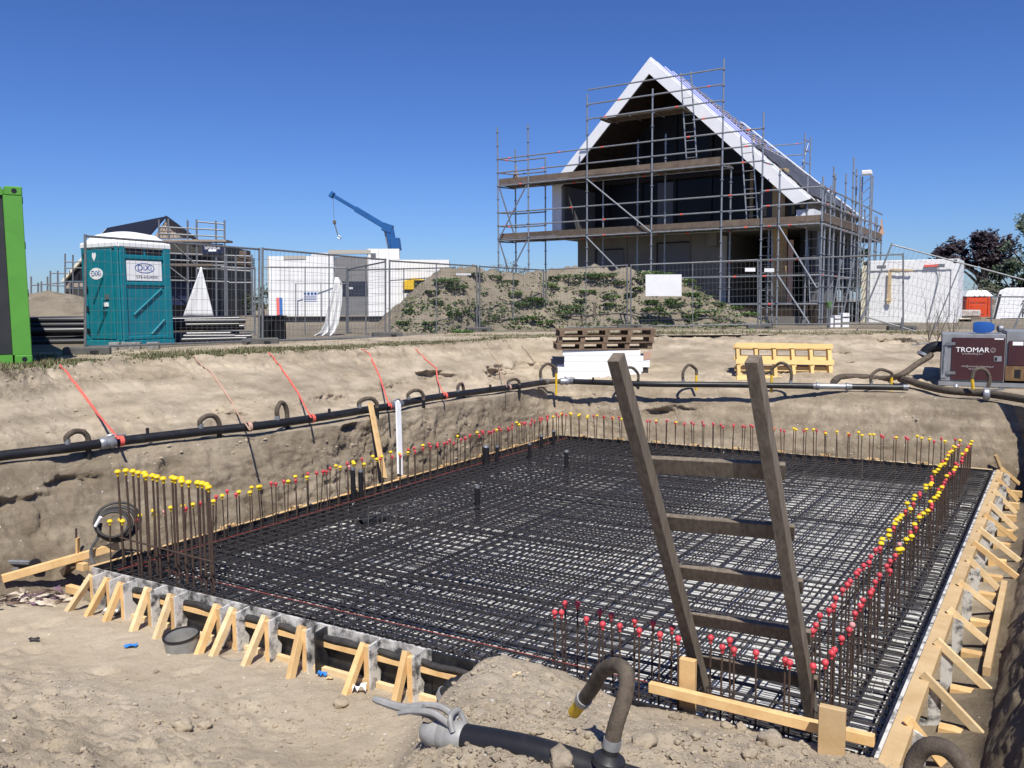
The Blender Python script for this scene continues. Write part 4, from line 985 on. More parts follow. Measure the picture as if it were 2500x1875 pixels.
# crumbs: too many to count
cr = MB(); g = random.Random(77)
bm = bmesh.new(); bmesh.ops.create_icosphere(bm, subdivisions=1, radius=1); cv = [v.co.copy() for v in bm.verts]; cf = [tuple(v.index for v in f.verts) for f in bm.faces]; bm.free()
def crumb(q, r):
    s_ = [1+g.uniform(-0.3, 0.3) for _ in range(3)]
    cr.add([q+V((v.x*s_[0]*g.uniform(0.7, 1.3), v.y*s_[1]*g.uniform(0.7, 1.3), v.z*s_[2]*0.7*g.uniform(0.6, 1.3)))*r for v in cv], cf)
for k in range(6500):
    x, y = g.uniform(-60, 2200), 1875-abs(g.gauss(0, 150))
    if x < 900 and y < 1640: continue
    h = None; d = V(ray(x, y)).normalized(); h = _bv[1].ray_cast(V(CAMP), d)
    if h[0] is None: continue
    if vnoise(np.array([[h[0].x*1.7, h[0].y*1.7, 3.0]]), 5)[0] < -0.05 and g.random() < 0.75: continue
    r = min(0.022, 0.0033*math.exp(abs(g.gauss(0, 0.7)))); crumb(h[0]+V((0, 0, r*0.3)), r)
for k in range(1800):
    x, y = g.uniform(1050, 2250), g.uniform(1600, 1875); h = _bv[1].ray_cast(V(CAMP), V(ray(x, y)).normalized())
    if h[0] is None: continue
    r = min(0.022, 0.0038*math.exp(abs(g.gauss(0, 0.7)))); crumb(h[0]+V((0, 0, r*0.3)), r)
for k in range(700):      # debris below the left wall and on the shelves
    x, y = g.uniform(0, 2300), g.uniform(900, 1120); h = _bv[0].ray_cast(V(CAMP), V(ray(x, y)).normalized())
    if h[0] is None: continue
    r = min(0.03, 0.008*math.exp(abs(g.gauss(0, 0.6)))); crumb(h[0]+V((0, 0, r*0.2)), r)
o = cr.build('sand_crumbs', 'sand'); tag(o, 'loose crumbs of damp sand strewn over the slope', None, None, 'stuff')
# ------------------------------------------------------------------ insulation packs with pallets on top, leaning pallets
def bx(c, ax, ay, az): return MB().frame_box(c, ax, ay, az)
ib = P(1466, 929, 0.0); iw = (P(1575, 928, 0.0)-P(1362, 931, 0.0)).length; xd = V((1, -0.05, 0)).normalized(); yd = V((0.05, 1, 0)).normalized()
Yi = P(1466, 929, 0.0).y
def ip(x, y): return PY(x, y, Yi)
ins = [((1360, 1568), 930, 897, 0.9, 'lowest pack of white insulation boards by the header pipe'), ((1379, 1588), 897, 869, 0.9, 'middle pack of white insulation boards'), ((1374, 1564), 869, 855, 0.9, 'top pack of white insulation boards under the pallets')]
for (xa, xb), y0, y1, dp, lab in ins:
    a, b = ip(xa, y0), ip(xb, y0); h = ip(xa, y1).z-a.z; o = thing('insulation_pack', (a+b)/2, lab, 'insulation', 'insulation packs')
    n = max(1, round(h/0.10))
    for i in range(n):
        j = random.uniform(-0.02, 0.02)
        MB().prism([a+UP*(h*i/n+0.002)+xd*j, b+UP*(h*i/n+0.002)+xd*j, b+yd*dp+UP*(h*i/n+0.002), a+yd*dp+UP*(h*i/n+0.002)], (0, 0, h/n-0.004)).build('board', 'white_foam', o, bevel=0.006)
q = ip(1578, 868)
lb = MB().prism([q+V((-0.06, -0.012, -0.09)), q+V((0.09, -0.012, -0.07)), q+V((0.09, -0.012, 0.09)), q+V((-0.06, -0.012, 0.07))], (0, 0.006, 0)).build('label', 'strap_faded'); lb.name = 'pack_label'; tag(lb, 'orange and white label wrap on the insulation pack end', 'label')
mat('pallet_old', (0.22, 0.15, 0.095), 0.85, (0.13, 0.09, 0.06), 6, 0.002, 40, rand=0.2)
mat('pallet_yellow', (0.70, 0.49, 0.20), 0.8, (0.62, 0.42, 0.17), 5, 0.001, 40, rand=0.1)
def pallet(label, group, m, Wd, Dp, decks=7, bearers=3, blocks=5, stringers=False):
    # lies flat around the origin: x along the width, decks run along x
    t_ = thing('pallet', (0, 0, 0), label, 'pallet', group)
    for k in range(decks):
        y = -Dp/2+0.05+(Dp-0.1)*k/(decks-1); MB().box((0, y, 0.128), Wd, 0.09, 0.02).build('deck_board', m, t_)
    for k in range(bearers):
        y = -Dp/2+0.045+(Dp-0.09)*k/(bearers-1)
        for i in range(0 if stringers else blocks):
            x = -Wd/2+0.06+(Wd-0.12)*i/(blocks-1); MB().box((x, y, 0.068), 0.10, 0.09, 0.094).build('block', m, t_)
        MB().box((0, y, 0.010), Wd, 0.09, 0.02).build('bottom_board', m, t_)
    for i in range(blocks):
        x = -Wd/2+0.06+(Wd-0.12)*i/(blocks-1); (MB().box((x, 0, 0.0695), 0.065, Dp-0.01, 0.0968) if stringers else MB().box((x, 0, 0.1165), 0.095, Dp, 0.0028)).build('cross_board', m, t_)
    return t_
p0 = pallet('lowest brown pallet lying on the insulation boards', 'brown pallets on the insulation', 'pallet_old', 2.0, 1.0)
ztop = ip(1374, 855).z+0.005; cx_ = ip(1478, 850)
labs = ['lowest brown pallet lying on the insulation boards', 'middle brown pallet of the stack on the insulation', 'topmost brown pallet of the stack on the insulation']
for k in range(3):
    o = p0 if k == 0 else copy_tree(p0)
    o['label'] = labs[k]; o.location = (cx_.x+[-0.03, 0.02, 0.03][k], cx_.y+0.48, ztop+0.1405*k); o.rotation_euler = (0, 0, [0.02, -0.03, 0.03][k])
yp = pallet('front yellow pallet', 'yellow pallets leaning on the bank', 'pallet_yellow', 1.98, 0.76, 4, 3, 6, True)
ya, yb_ = P(1800, 930, 0.02), P(2036, 928, 0.02)
for k in range(2):
    o = yp if k == 0 else copy_tree(yp)
    o['label'] = ['front yellow pallet of the two leaning against the back bank', 'rear yellow pallet of the two leaning on the back bank', 'third yellow pallet of those leaning on the back bank', 'rearmost yellow pallet of those leaning on the back bank'][k]
    o.rotation_euler = (R(-108), R(1.2), math.atan2((yb_-ya).y, (yb_-ya).x))
    m = (ya+yb_)/2; o.location = m+V(((-0.02, 0.05, -0.04, 0.06)[k], 0.02+0.152*k, 0.37+0.004*k))

# ------------------------------------------------------------------ maroon pump set
mat('maroon', (0.045, 0.014, 0.018), 0.45, (0.06, 0.022, 0.022), 3); mat('pump_grey', (0.25, 0.26, 0.275), 0.45, (0.20, 0.205, 0.21), 5); mat('pump_rust', (0.22, 0.15, 0.06), 0.7, (0.12, 0.06, 0.03), 5)
mat('print_grey', (0.42, 0.36, 0.36), 0.6)
Yp = P(2330, 938, 0.03).y; xd = V((0.90, -0.436, 0)).normalized(); yd = V((0.436, 0.90, 0)).normalized()
p0_ = PY(2294, 938, Yp); nrm_ = -yd
def fp(x, y): return PP(x, y, tuple(p0_), tuple(nrm_))
pu = thing('pump_set', fp(2400, 938), 'maroon and grey pump set on the back shelf with white lettering', 'pump')
def panel(name, x0, y0, x1, y1, m, front=0.0, depth=0.03, bevel=0.0, par=None):
    a, b, c, d = fp(x0, y1), fp(x1, y1), fp(x1, y0), fp(x0, y0); b.z = a.z; d = V((a.x, a.y, d.z)); c = V((b.x, b.y, d.z))
    return MB().prism([p+nrm_*front for p in (a, b, c, d)], yd*depth).build(name, m, par or pu, bevel=bevel)
panel('body', 2296, 815, 2451, 929, 'pump_grey', 0.0, 1.1, 0.006)
panel('rear_body', 2452.5, 808, 2620, 929, 'pump_grey', -0.02, 1.1, 0.006)
panel('skid', 2291, 930, 2620, 940, 'pump_grey', 0.03, 1.2)
dr = panel('door', 2320.5, 824, 2449.5, 926, 'maroon', 0.022, 0.02, 0.003)
panel('control_door', 2460, 832, 2600, 892, 'maroon', 0.02, 0.03, 0.003)
panel('rusty_base', 2453, 893, 2618, 929, 'pump_rust', 0.012, 0.015)
panel('vent', 2476, 902, 2491, 922, 'black_plastic', 0.02, 0.006)
panel('notice', 2472, 834, 2498, 843, 'white_print', 0.026, 0.004); panel('notice', 2428, 826, 2450, 829, 'white_print', 0.027, 0.003)
panel('lifting_plate', 2297, 834, 2309, 922, 'galv', 0.012, 0.01)
for y in (838, 909):
    panel('hinge', 2309, y-3, 2332, y+4, 'galv_dark', 0.032, 0.008)
h_ = panel('handle', 2426, 869, 2445, 882, 'galv', 0.028, 0.005); panel('latch', 2428, 872, 2434, 880, 'black_plastic', 0.034, 0.004)
lx = xd; kpx = Yp/FPX
text_mesh('TROMAR', 0.128, 'white_print', 'lettering', pu, fp(2374, 854.5)+nrm_*0.0255, xd, UP, bold=0.0, squash=1.05)
text_mesh('bronbemaling b.v.', 0.048, 'print_grey', 'lettering', pu, fp(2374, 863.5)+nrm_*0.0255, xd, UP)
text_mesh('info@tromarbronbemaling.nl', 0.044, 'print_grey', 'lettering', pu, fp(2386, 894.5)+nrm_*0.0255, xd, UP)
text_mesh('06-53', 0.044, 'print_grey', 'lettering', pu, fp(2372, 900.5)+nrm_*0.0255, xd, UP)
text_mesh('TROMAR bronbemaling b.v.', 0.05, 'black_plastic', 'lettering', pu, fp(2303, 878)+nrm_*0.0145, -UP, xd)
cg = fp(2424, 855)+nrm_*0.0245
MB().tube([cg+xd*0.042*math.cos(a)+UP*0.042*math.sin(a) for a in np.linspace(0, 6.28, 20)[:-1]], 0.003, 4, closed=True).build('emblem', 'print_grey', pu)
MB().tube([cg+xd*0.024*math.cos(a)+UP*0.024*math.sin(a) for a in np.linspace(0, 6.28, 14)[:-1]], 0.003, 4, closed=True).build('emblem', 'print_grey', pu)
tp2 = fp(2405, 815)+yd*0.35
bag = thing('blue_jerrycan', tp2, 'crumpled blue plastic can lying on top of the pump set', 'can')
bm = MB(); L_ = [(-0.18, 0.10, 0.10), (-0.12, 0.12, 0.12), (0.0, 0.12, 0.125), (0.10, 0.10, 0.11), (0.17, 0.05, 0.06)]
grid = []
for x, ry, rz_ in L_:
    grid.append([tp2+xd*x+V((0, 0, 0.11))+yd*ry*max(-0.85, min(0.85, 1.25*math.cos(a)))+UP*rz_*max(-0.85, min(0.85, 1.2*math.sin(a+0.12*math.sin(x*30)))) for a in np.linspace(0, 2*math.pi, 15)])
bm.sheet(grid); bm.poly(grid[0][:-1]); bm.poly(grid[-1][:-1][::-1]); bm.build('body', 'blue_plastic', bag, smooth=True)
MB().lathe([(0.0001, -0.05), (0.06, -0.05), (0.075, -0.02), (0.07, 0.03), (0.045, 0.05), (0.0001, 0.05)], tp2+xd*0.27+V((0, 0, 0.085)), 12, xd+V((0, 0.3, 0))).build('hose_end', 'galv_dark', bag, smooth=True)
# big hoses feeding the pump
e_ = fp(2296, 849)+yd*0.4
fl2 = thing('suction_flange', e_-V((0, 0, 0.1)), 'black cast inlet elbow on the left side of the pump set', 'fitting')
MB().tube(spline([e_+xd*0.06, e_-xd*0.08, e_-xd*0.20-UP*0.06, e_-xd*0.27-UP*0.16], 5), 0.105, 14).build('elbow', 'black_plastic', fl2, smooth=True)
MB().lathe([(0.10, -0.03), (0.135, -0.025), (0.135, 0.025), (0.10, 0.03)], e_-xd*0.27-UP*0.17, 16, V((-0.5, 0, -0.85))).build('flange', 'galv', fl2, smooth=True)
MB().tube([e_-xd*0.2+UP*0.06, e_-xd*0.5+UP*0.03], 0.012, 6).build('lever', 'galv_dark', fl2)
sh = thing('suction_hose', P(2170, 930, 0.05), 'thick brown suction hose rising from the header pipe to the pump', 'hose')
pts = spline([P(2034, 933, 0.12), P(2056, 921, 0.13)+V((0, 0.08, 0)), P(2110, 921, 0.12)+V((0, 0.1, 0)), P(2165, 926, 0.10)+V((0, 0.1, 0)), PY(2200, 915, Yp+0.05), PY(2240, 888, Yp+0.2), PY(2272, 868, Yp+0.35), e_-xd*0.28-UP*0.20], 8)
MB().tube(pts, [0.056*(1+0.04*(i % 2)) for i in range(len(pts))], 12).build('hose', 'hose_brown', sh, smooth=True)
dh = thing('discharge_hose', P(2350, 955, 0.05), 'thick dark ribbed discharge hose in front of the pump set', 'hose')
pts = spline([P(2213, 928, 0.12)+V((0, 0.25, 0)), P(2222, 930, 0.13), P(2250, 940, 0.09), P(2310, 953, 0.085), P(2400, 960, 0.085), P(2460, 968, 0.085), P(2560, 985, 0.085)], 12)
MB().tube(pts, [0.063*(1+0.05*(i % 2)) for i in range(len(pts))], 12).build('hose', 'hose_brown', dh, smooth=True)
kk = P(2408, 962, 0.09); MB().lathe([(0.085, -0.05), (0.105, -0.03), (0.105, 0.03), (0.085, 0.05)], kk, 14, xd).build('clamp', 'galv', dh, smooth=True)
MB().beam(kk+V((0.05, 0, 0.06)), kk+V((0.32, 0.05, 0.08)), 0.02, 0.03).build('lever', 'galv_dark', dh)
# the loop in front of the pump
f1 = P(2411, 950, 0.15); tp3 = PY(2392, 900, f1.y); f2 = PY(2373, 925, f1.y)
o = thing('hose_loop', f1, 'muddy brown hose loop standing in front of the pump lettering', 'hose', 'hose loops on the header pipe')
pts = spline([f1, PY(2416, 925, f1.y), PY(2408, 906, f1.y), tp3, PY(2378, 907, f1.y), f2], 6)
MB().tube(pts, [0.030*(1+0.05*(i % 2)) for i in range(len(pts))], 10).build('hose', 'hose_brown', o, smooth=True)
MB().tube([f2, PY(2376, 950, f1.y)], 0.026, 10).build('riser', 'yellow_plastic', o, smooth=True)
MB().lathe([(0.03, -0.02), (0.05, 0.0), (0.03, 0.05)], P(2334, 944, 0.06), 10).build('valve', 'galv', o, smooth=True)
# ------------------------------------------------------------------ site fence of mesh panels on concrete feet
def fence_panel(a, b, label, up=None, mid=True, wires=True, rt=0.02, group='mesh fence panels', hz=9):
    # a, b: (bottom point, top point) of the two end posts
    (a0, a1), (b0, b1) = [(V(p), V(q)) for p, q in (a, b)]
    o = thing('mesh_fence', a0.lerp(b0, 0.5), label, 'fence', group)
    for p, q in ((a0, a1), (b0, b1)): MB().tube([p-(q-p)*0.03, q], rt*1.15, 8).build('post', 'galv_dark', o, smooth=True)
    L = (b0-a0).length
    for f_ in (0.035, 0.985): MB().tube([a0.lerp(a1, f_), b0.lerp(b1, f_)], rt, 8).build('rail', 'galv_dark', o, smooth=True)
    if mid: MB().tube([a0.lerp(b0, 0.5), a1.lerp(b1, 0.5)], rt*0.75, 6).build('middle_post', 'galv_dark', o, smooth=True)
    if wires:
        w = MB(); n = int(L/0.115)
        for i in range(1, n):
            f_ = i/n; w.tube([a0.lerp(b0, f_).lerp(a1.lerp(b1, f_), 0.035), a0.lerp(b0, f_).lerp(a1.lerp(b1, f_), 0.985)], 0.0024, 4, caps=False)
        for i in range(1, hz):
            f_ = 0.035+0.95*i/hz; w.tube([a0.lerp(a1, f_), b0.lerp(b1, f_)], 0.0026, 4, caps=False)
        w.build('wire_mesh', 'galv_dark', o)
    return o
mat('foot_grey', (0.12, 0.117, 0.108), 0.9, (0.085, 0.083, 0.077), 8, 0.004, 40)
def ends(x, yt, yb, Y): return (PY(x, yb, Y), PY(x, yt, Y))
FP = [((208, 572, 857, 14.2), (633, 605, 840, 17.4), 'fence panel in front of the teal toilet'), ((641, 604, 840, 17.4), (941, 631, 830, 20.5), 'fence panel in front of the black crate and white cloth'),
      ((951, 634, 829, 20.5), (1164, 647, 818, 23.8), 'fence panel at the left foot of the weedy mound'), ((1171, 648, 817, 23.8), (1327, 657, 806, 26.6), 'narrow-looking fence panel receding before the mound'),
      ((1333, 656, 805, 26.6), (1531, 645, 804, 25.8), 'fence panel above the brown pallet stack'), ((1540, 645, 803, 25.8), (1850, 632, 797, 24.5), 'fence panel carrying the blank white board'),
      ((1858, 632, 797, 24.5), (2205, 618, 797, 22.6), 'fence panel between the scaffolded house and white container')]
for k, (a, b, lab) in enumerate(FP):
    fence_panel(ends(*a), ends(*b), lab, mid=(k > 0))
fence_panel(ends(640, 649, 833, 22.0), ends(846, 651, 827, 22.8), 'inner fence panel behind the black crate')
fence_panel(ends(850, 655, 825, 22.6), ends(941, 636, 827, 20.7), 'inner fence panel angled beside the hanging white cloth')
fence_panel(ends(847, 657, 822, 24.2), ends(1110, 651, 815, 27.0), 'inner fence panel cutting behind the left foot of the mound', wires=False)
fence_panel(ends(952, 683, 812, 33.0), ends(1115, 672, 805, 36.0), 'far fence panel in front of the yellow machine', wires=False)
fence_panel(ends(722, 691, 800, 36.0), ends(845, 690, 800, 36.5), 'far fence panel before the white walls', wires=False)
fence_panel(ends(480, 655, 810, 22.5), ends(622, 652, 815, 22.0), 'inner fence panel right of the white sail-like sheet', wires=False)
# tilted panel by the container
bl, tl3 = PY(2104, 778, 22.2), PY(2178, 594, 22.2); al = (PY(2500, 682, 21.4)-PY(2178, 596, 22.2)).normalized()*3.5
fence_panel((bl, tl3), (bl+al, tl3+al), 'fence panel knocked over at a slant before the white container', group='loose fence panels')
fence_panel(ends(2420, 723, 812, 25.0), ends(2600, 724, 818, 23.8), 'upright fence panel in front of the white van')
pl = MB().tube([PY(2202, 815, 21.9), PY(2203, 776, 21.9)], 0.03, 8).build('steel_post', 'galv_dark'); tag(pl, 'short steel post at the foot of the slanted fence panel', 'post')
labf = ['under the left end of the toilet fence panel', 'under the fence joint left of the black crate', 'under the fence joint at the hanging white cloth', 'under the fence joint left of the mound', 'under the fence joint above the left bank corner', 'under the fence joint above the pallets', 'under the fence joint right of the white board', 'under the fence end by the white container']
for k, (x, yb, Y) in enumerate([(215, 858, 14.25), (637, 841, 17.4), (946, 831, 20.5), (1168, 819, 23.8), (1330, 806, 26.6), (1536, 804, 25.8), (1854, 798, 24.5), (2200, 798, 22.6)]):
    c = PY(x, yb, Y); o = thing('concrete_block', zz(c, ZG-0.02), 'grey concrete block '+labf[k], 'block', 'concrete fence feet')
    rz = math.atan2(*( [0.8, 0.6] if k < 4 else [-0.1, 1])); L2 = 0.72
    MB().box(V((c.x, c.y-0.02, ZG+0.05)), L2, 0.24, 0.14, R(20) if k < 4 else R(-5)).build('block', 'foot_grey', o, bevel=0.02)
    MB().box(V((c.x+0.18, c.y-0.15, ZG+0.03)), 0.13, 0.03, 0.06, R(20) if k < 4 else R(-5)).build('grip_hole', 'black_plastic', o)
mat('sign_white', (0.80, 0.80, 0.80), 0.5, (0.74, 0.74, 0.74), 3)
def board_on(a, b, x0, y0, x1, y1, name, label, cat, m='sign_white', front=0.03):
    p0 = PY(a[0], a[2], a[3]); p1 = PY(b[0], b[2], b[3]); d = (p1-p0); d.z = 0; d.normalize(); n_ = V((d.y, -d.x, 0))
    q = [PP(x, y, tuple(p0+n_*front), tuple(n_)) for x, y in ((x0, y1), (x1, y1), (x1, y0), (x0, y0))]
    o = MB().prism(q, -n_*0.008).build(name, m); tag(o, label, cat); return o, q, d, n_
board_on(*FP[5][:2], 1576, 670, 1664, 723, 'blank_board', 'blank white board tied to the fence in front of the mound', 'sign')
board_on(*FP[5][:2], 1819, 654, 1844, 663, 'fence_tag', 'small white tag on the fence left of the panel joint', 'sign')
board_on(*FP[6][:2], 1866, 655, 1890, 664, 'fence_tag', 'small white tag on the fence right of the panel joint', 'sign')
board_on(*FP[2][:2], 1114, 667, 1150, 672, 'fence_tag', 'thin white tag on the fence at the left edge of the mound', 'sign')
board_on((847, 657, 822, 22.7), (1110, 651, 815, 22.7), 849, 701, 861, 706, 'fence_tag', 'tiny white tag on the inner fence post', 'sign')
# site safety board behind the fence
o, q, d, n_ = board_on((640, 649, 833, 30.0), (846, 651, 827, 30.0), 740, 711, 775, 739, 'safety_board', 'white safety board with four round blue symbols before the white walls', 'sign')
st_ = thing('safety_symbols', q[0], 'four round blue safety symbols and lines of small text on the white board', 'sign')
for i in range(4):
    c = q[3].lerp(q[2], 0.14+0.24*i)+(q[0]-q[3])*0.2+n_*0.006
    MB().lathe([(0.0001, 0.004), (0.048, 0.004), (0.048, 0.0)], c, 12, n_).build('symbol', 'blue_plastic', st_)
for i in range(4):
    l0 = q[3].lerp(q[2], 0.06)+(q[0]-q[3])*(0.42+0.15*i)+n_*0.006; l1 = q[3].lerp(q[2], 0.94)+(q[0]-q[3])*(0.42+0.15*i)+n_*0.006
    MB().beam(l0, l1, 0.004, 0.018).build('text_line', 'blue_plastic', st_)

# white cloth hanging at the gate and the white sail-like sheet
mat('cloth_white', (0.78, 0.78, 0.77), 0.8, (0.70, 0.70, 0.69), 6)
def cloth(rows, label, name='white_cloth', cat='cloth', fold=0.05, m='cloth_white', nf=9):
    grid = []
    rs = len(rows)
    for i, (pl_, pr_) in enumerate(rows):
        d = pr_-pl_; n_ = d.cross(UP).normalized() if d.length > 1e-3 else V((0, -1, 0))
        grid.append([pl_.lerp(pr_, j/16)+n_*fold*math.sin(j/16*nf+i*0.12)*min(1, d.length*3) for j in range(17)])
    o = MB().sheet(grid).build(name, m, smooth=True); tag(o, label, cat)
    sm = o.modifiers.new('thickness', 'SOLIDIFY'); sm.thickness = 0.004; return o
cr_ = [(818, 826, 677), (815, 836, 692), (812, 837, 710), (806, 836, 735), (798, 832, 765), (793, 828, 790), (783, 820, 810), (762, 808, 822), (742, 800, 831)]
cloth([(PY(a, y, 21.6), PY(b, y, 21.6)) for a, b, y in cr_], 'long white cloth hanging twisted from the inner fence gate', fold=0.06, nf=14)
cloth([(PY(694, 836, 19.6), PY(700, 838, 19.2)), (PY(740, 835, 19.8), PY(745, 841, 19.2)), (PY(800, 832, 20.2), PY(800, 838, 19.6))], 'white cloth trailing on the ground behind the fence', fold=0.01)
rows_ = []
for i in range(11):
    t_ = i/10; rows_.append((PY(491-43*t_-1, 652+123*t_, 20.5), PY(491+30*t_+1, 652+123*t_, 20.5)))
cloth(rows_, 'white triangular sheet hanging from a corner like a sail', 'white_sheet', 'sheet', 0.03)
# black crate
c0 = PY(666, 842, 18.7); o = thing('black_crate', c0, 'black plastic crate standing behind the fence joint', 'crate')
mat('crate_black', (0.010, 0.010, 0.012), 0.5)
MB().box(c0+V((0, 0, 0.31)), 0.46, 0.4, 0.62, R(-20)).build('body', 'crate_black', o, bevel=0.01)
MB().box(c0+V((0, 0, 0.635)), 0.50, 0.44, 0.03, R(-20)).build('lid', 'crate_black', o, bevel=0.005)

# ------------------------------------------------------------------ piles of black pipes behind the toilet
mat('pipe_sheen', (0.02, 0.021, 0.024), 0.3, (0.06, 0.06, 0.065), 4)
g = random.Random(4)
def pipe_pile(n, fx, fy, Y0, dY, dirv, L, label, group):
    mesh = MB().tube([(-0.5, 0, 0), (0.5, 0, 0)], 1.0, 10, caps=False).mesh('pipe', smooth=True); mesh.materials.append(MATS['pipe_sheen'])
    for k in range(n):
        q = PY(g.uniform(*fx), g.uniform(*fy), Y0+g.uniform(0, dY)); r = g.choice([0.04, 0.055, 0.055, 0.07])
        q.z = max(q.z, ZG+r); o = bpy.data.objects.new('black_pipe', mesh); COL.objects.link(o); o.location = q
        d = V(dirv).normalized()+V((g.uniform(-0.05, 0.05), g.uniform(-0.05, 0.05), g.uniform(-0.012, 0.012)))
        o.rotation_mode = 'QUATERNION'; o.rotation_quaternion = V((1, 0, 0)).rotation_difference(d.normalized()); o.scale = (L*g.uniform(0.85, 1.05), r, r)
        tag(o, label, 'pipe', group)
pipe_pile(34, (60, 190), (775, 868), 17.8, 1.3, (0.92, 0.25, 0), 3.4, 'black plastic pipe in the pile between green container and teal toilet', 'black pipes left of the toilet')
pipe_pile(26, (395, 470), (778, 850), 18.2, 1.2, (0.94, 0.28, 0), 2.6, 'black plastic pipe in the pile right of the teal toilet', 'black pipes right of the toilet')
o = MB().tube([PY(70, 868, 15.8), PY(150, 862, 16.6)], 0.03, 8).build('steel_tube', 'galv'); tag(o, 'pale steel tube on the ground beside the green container', 'tube')

# ------------------------------------------------------------------ green container
mat('container_green', (0.10, 0.32, 0.045), 0.45, (0.085, 0.27, 0.04), 2, 0.002, 8); mat('container_dark', (0.02, 0.022, 0.026), 0.6, (0.03, 0.032, 0.036), 3)
cb = PY(80, 893, 12.0); cb.z = ZG; hN = PY(57, 455, 12.0).z-ZG
fd = V((-0.84, -0.54, 0)).normalized(); bd = V((-0.54, 0.84, 0)).normalized()
gc = thing('green_container', cb, 'bright green steel container cut off by the left picture edge', 'container')
def gb(s0, s1, t0, t1, z0, z1): return MB().prism([cb+fd*s0+bd*t0+UP*z0, cb+fd*s1+bd*t0+UP*z0, cb+fd*s1+bd*t1+UP*z0, cb+fd*s0+bd*t1+UP*z0], (0, 0, z1-z0))
gb(0, 0.235, 0, 0.18, 0.12, hN-0.13).build('corner_post', 'container_green', gc, bevel=0.008)
gb(2.2, 2.435, 0, 0.18, 0.12, hN-0.13).build('corner_post', 'container_green', gc, bevel=0.008)
for s0, z0 in ((-0.005, 0.0), (-0.005, hN-0.13), (2.22, 0.0), (2.22, hN-0.13)):
    cst = gb(s0, s0+0.22, -0.006, 0.17, z0, z0+0.125).build('corner_casting', 'container_green', gc, bevel=0.012)
    MB().lathe([(0.0001, 0.002), (0.035, 0.002), (0.035, 0)], cb+fd*(s0+0.10)-bd*0.0065+UP*(z0+0.062), 12, -bd).build('hole', 'black_plastic', cst)
gb(0.24, 2.19, 0.02, 0.14, 0.0, 0.13).build('sill', 'container_green', gc); gb(0.24, 2.19, 0.02, 0.14, hN-0.13, hN-0.02).build('header', 'container_green', gc)
gb(0.24, 1.21, 0.05, 0.10, 0.14, hN-0.14).build('door', 'container_dark', gc); gb(1.22, 2.19, 0.05, 0.10, 0.14, hN-0.14).build('door', 'container_dark', gc)
for s_ in (0.5, 0.95, 1.5, 1.95): MB().tube([cb+fd*s_+bd*0.03+UP*0.15, cb+fd*s_+bd*0.03+UP*(hN-0.15)], 0.017, 8).build('locking_bar', 'galv_dark', gc, smooth=True)
gb(0.02, 2.42, 0.19, 6.0, 0.10, hN-0.03).build('body', 'container_green', gc)
for z0 in (0.25, 0.95, 1.62, 2.25):
    gb(-0.008, 0.03, 0.02, 0.06, z0, z0+0.10).build('post_slot', 'black_plastic', gc)  # black blocks standing in for the dark slots down the corner post

# ------------------------------------------------------------------ teal portable toilet
mat('teal', (0.004, 0.17, 0.225), 0.42, (0.010, 0.20, 0.25), 3); mat('teal_dark', (0.003, 0.10, 0.125), 0.45); mat('toilet_white', (0.82, 0.82, 0.80), 0.5)
def angles_for():
    best = None
    for th in np.arange(0, 90, 0.5):
        for L in np.arange(0.95, 1.35, 0.02):
            c = PY(294, 700, 16.5); r_ = V((math.cos(R(th)), math.sin(R(th)), 0)); l_ = V((-math.sin(R(th)), math.cos(R(th)), 0))
            def ux(p): q = np.array(p)-CAMP; return 1250+FPX*(q@_r)/(q@_f)
            e = abs(ux(c+r_*L)-417)+abs(ux(c+l_*L)-205)
            if best is None or e < best[0]: best = (e, th, L)
    return best
_, th_, TL = angles_for()
tr = V((math.cos(R(th_)), math.sin(R(th_)), 0)); tlv = V((-math.sin(R(th_)), math.cos(R(th_)), 0))
tc_ = zz(PY(294, 700, 16.5), ZG); TH = 2.02
to = thing('portable_toilet', tc_, 'teal portable toilet with white roof behind the left fence panel', 'toilet')
def tf(face, u_, v_, out=0.0):     # point on a face: face 'r' right side, 'l' door side; u 0..1 from the corner, v metres up
    d, n_ = (tr, -tlv) if face == 'r' else (tlv, -tr)
    return tc_+d*(u_*TL)+UP*v_+n_*out
def tpanel(face, u0, u1, v0, v1, m, name, out=0.02, base=0.0, par=None, bevel=0.0):
    n_ = -tlv if face == 'r' else -tr
    return MB().prism([tf(face, u0, v0, base), tf(face, u1, v0, base), tf(face, u1, v1, base), tf(face, u0, v1, base)], n_*out).build(name, m, par or to, bevel=bevel)
MB().prism([tc_, tc_+tr*TL, tc_+tr*TL+tlv*TL, tc_+tlv*TL], (0, 0, TH)).build('cabin', 'teal', to, bevel=0.03)
MB().prism([tc_-tr*0.03-tlv*0.03-UP*0.0, tc_+tr*(TL+0.03)-tlv*0.03, tc_+tr*(TL+0.03)+tlv*(TL+0.03), tc_+tlv*(TL+0.03)-tr*0.03], (0, 0, 0.12)).build('base', 'teal', to, bevel=0.015)
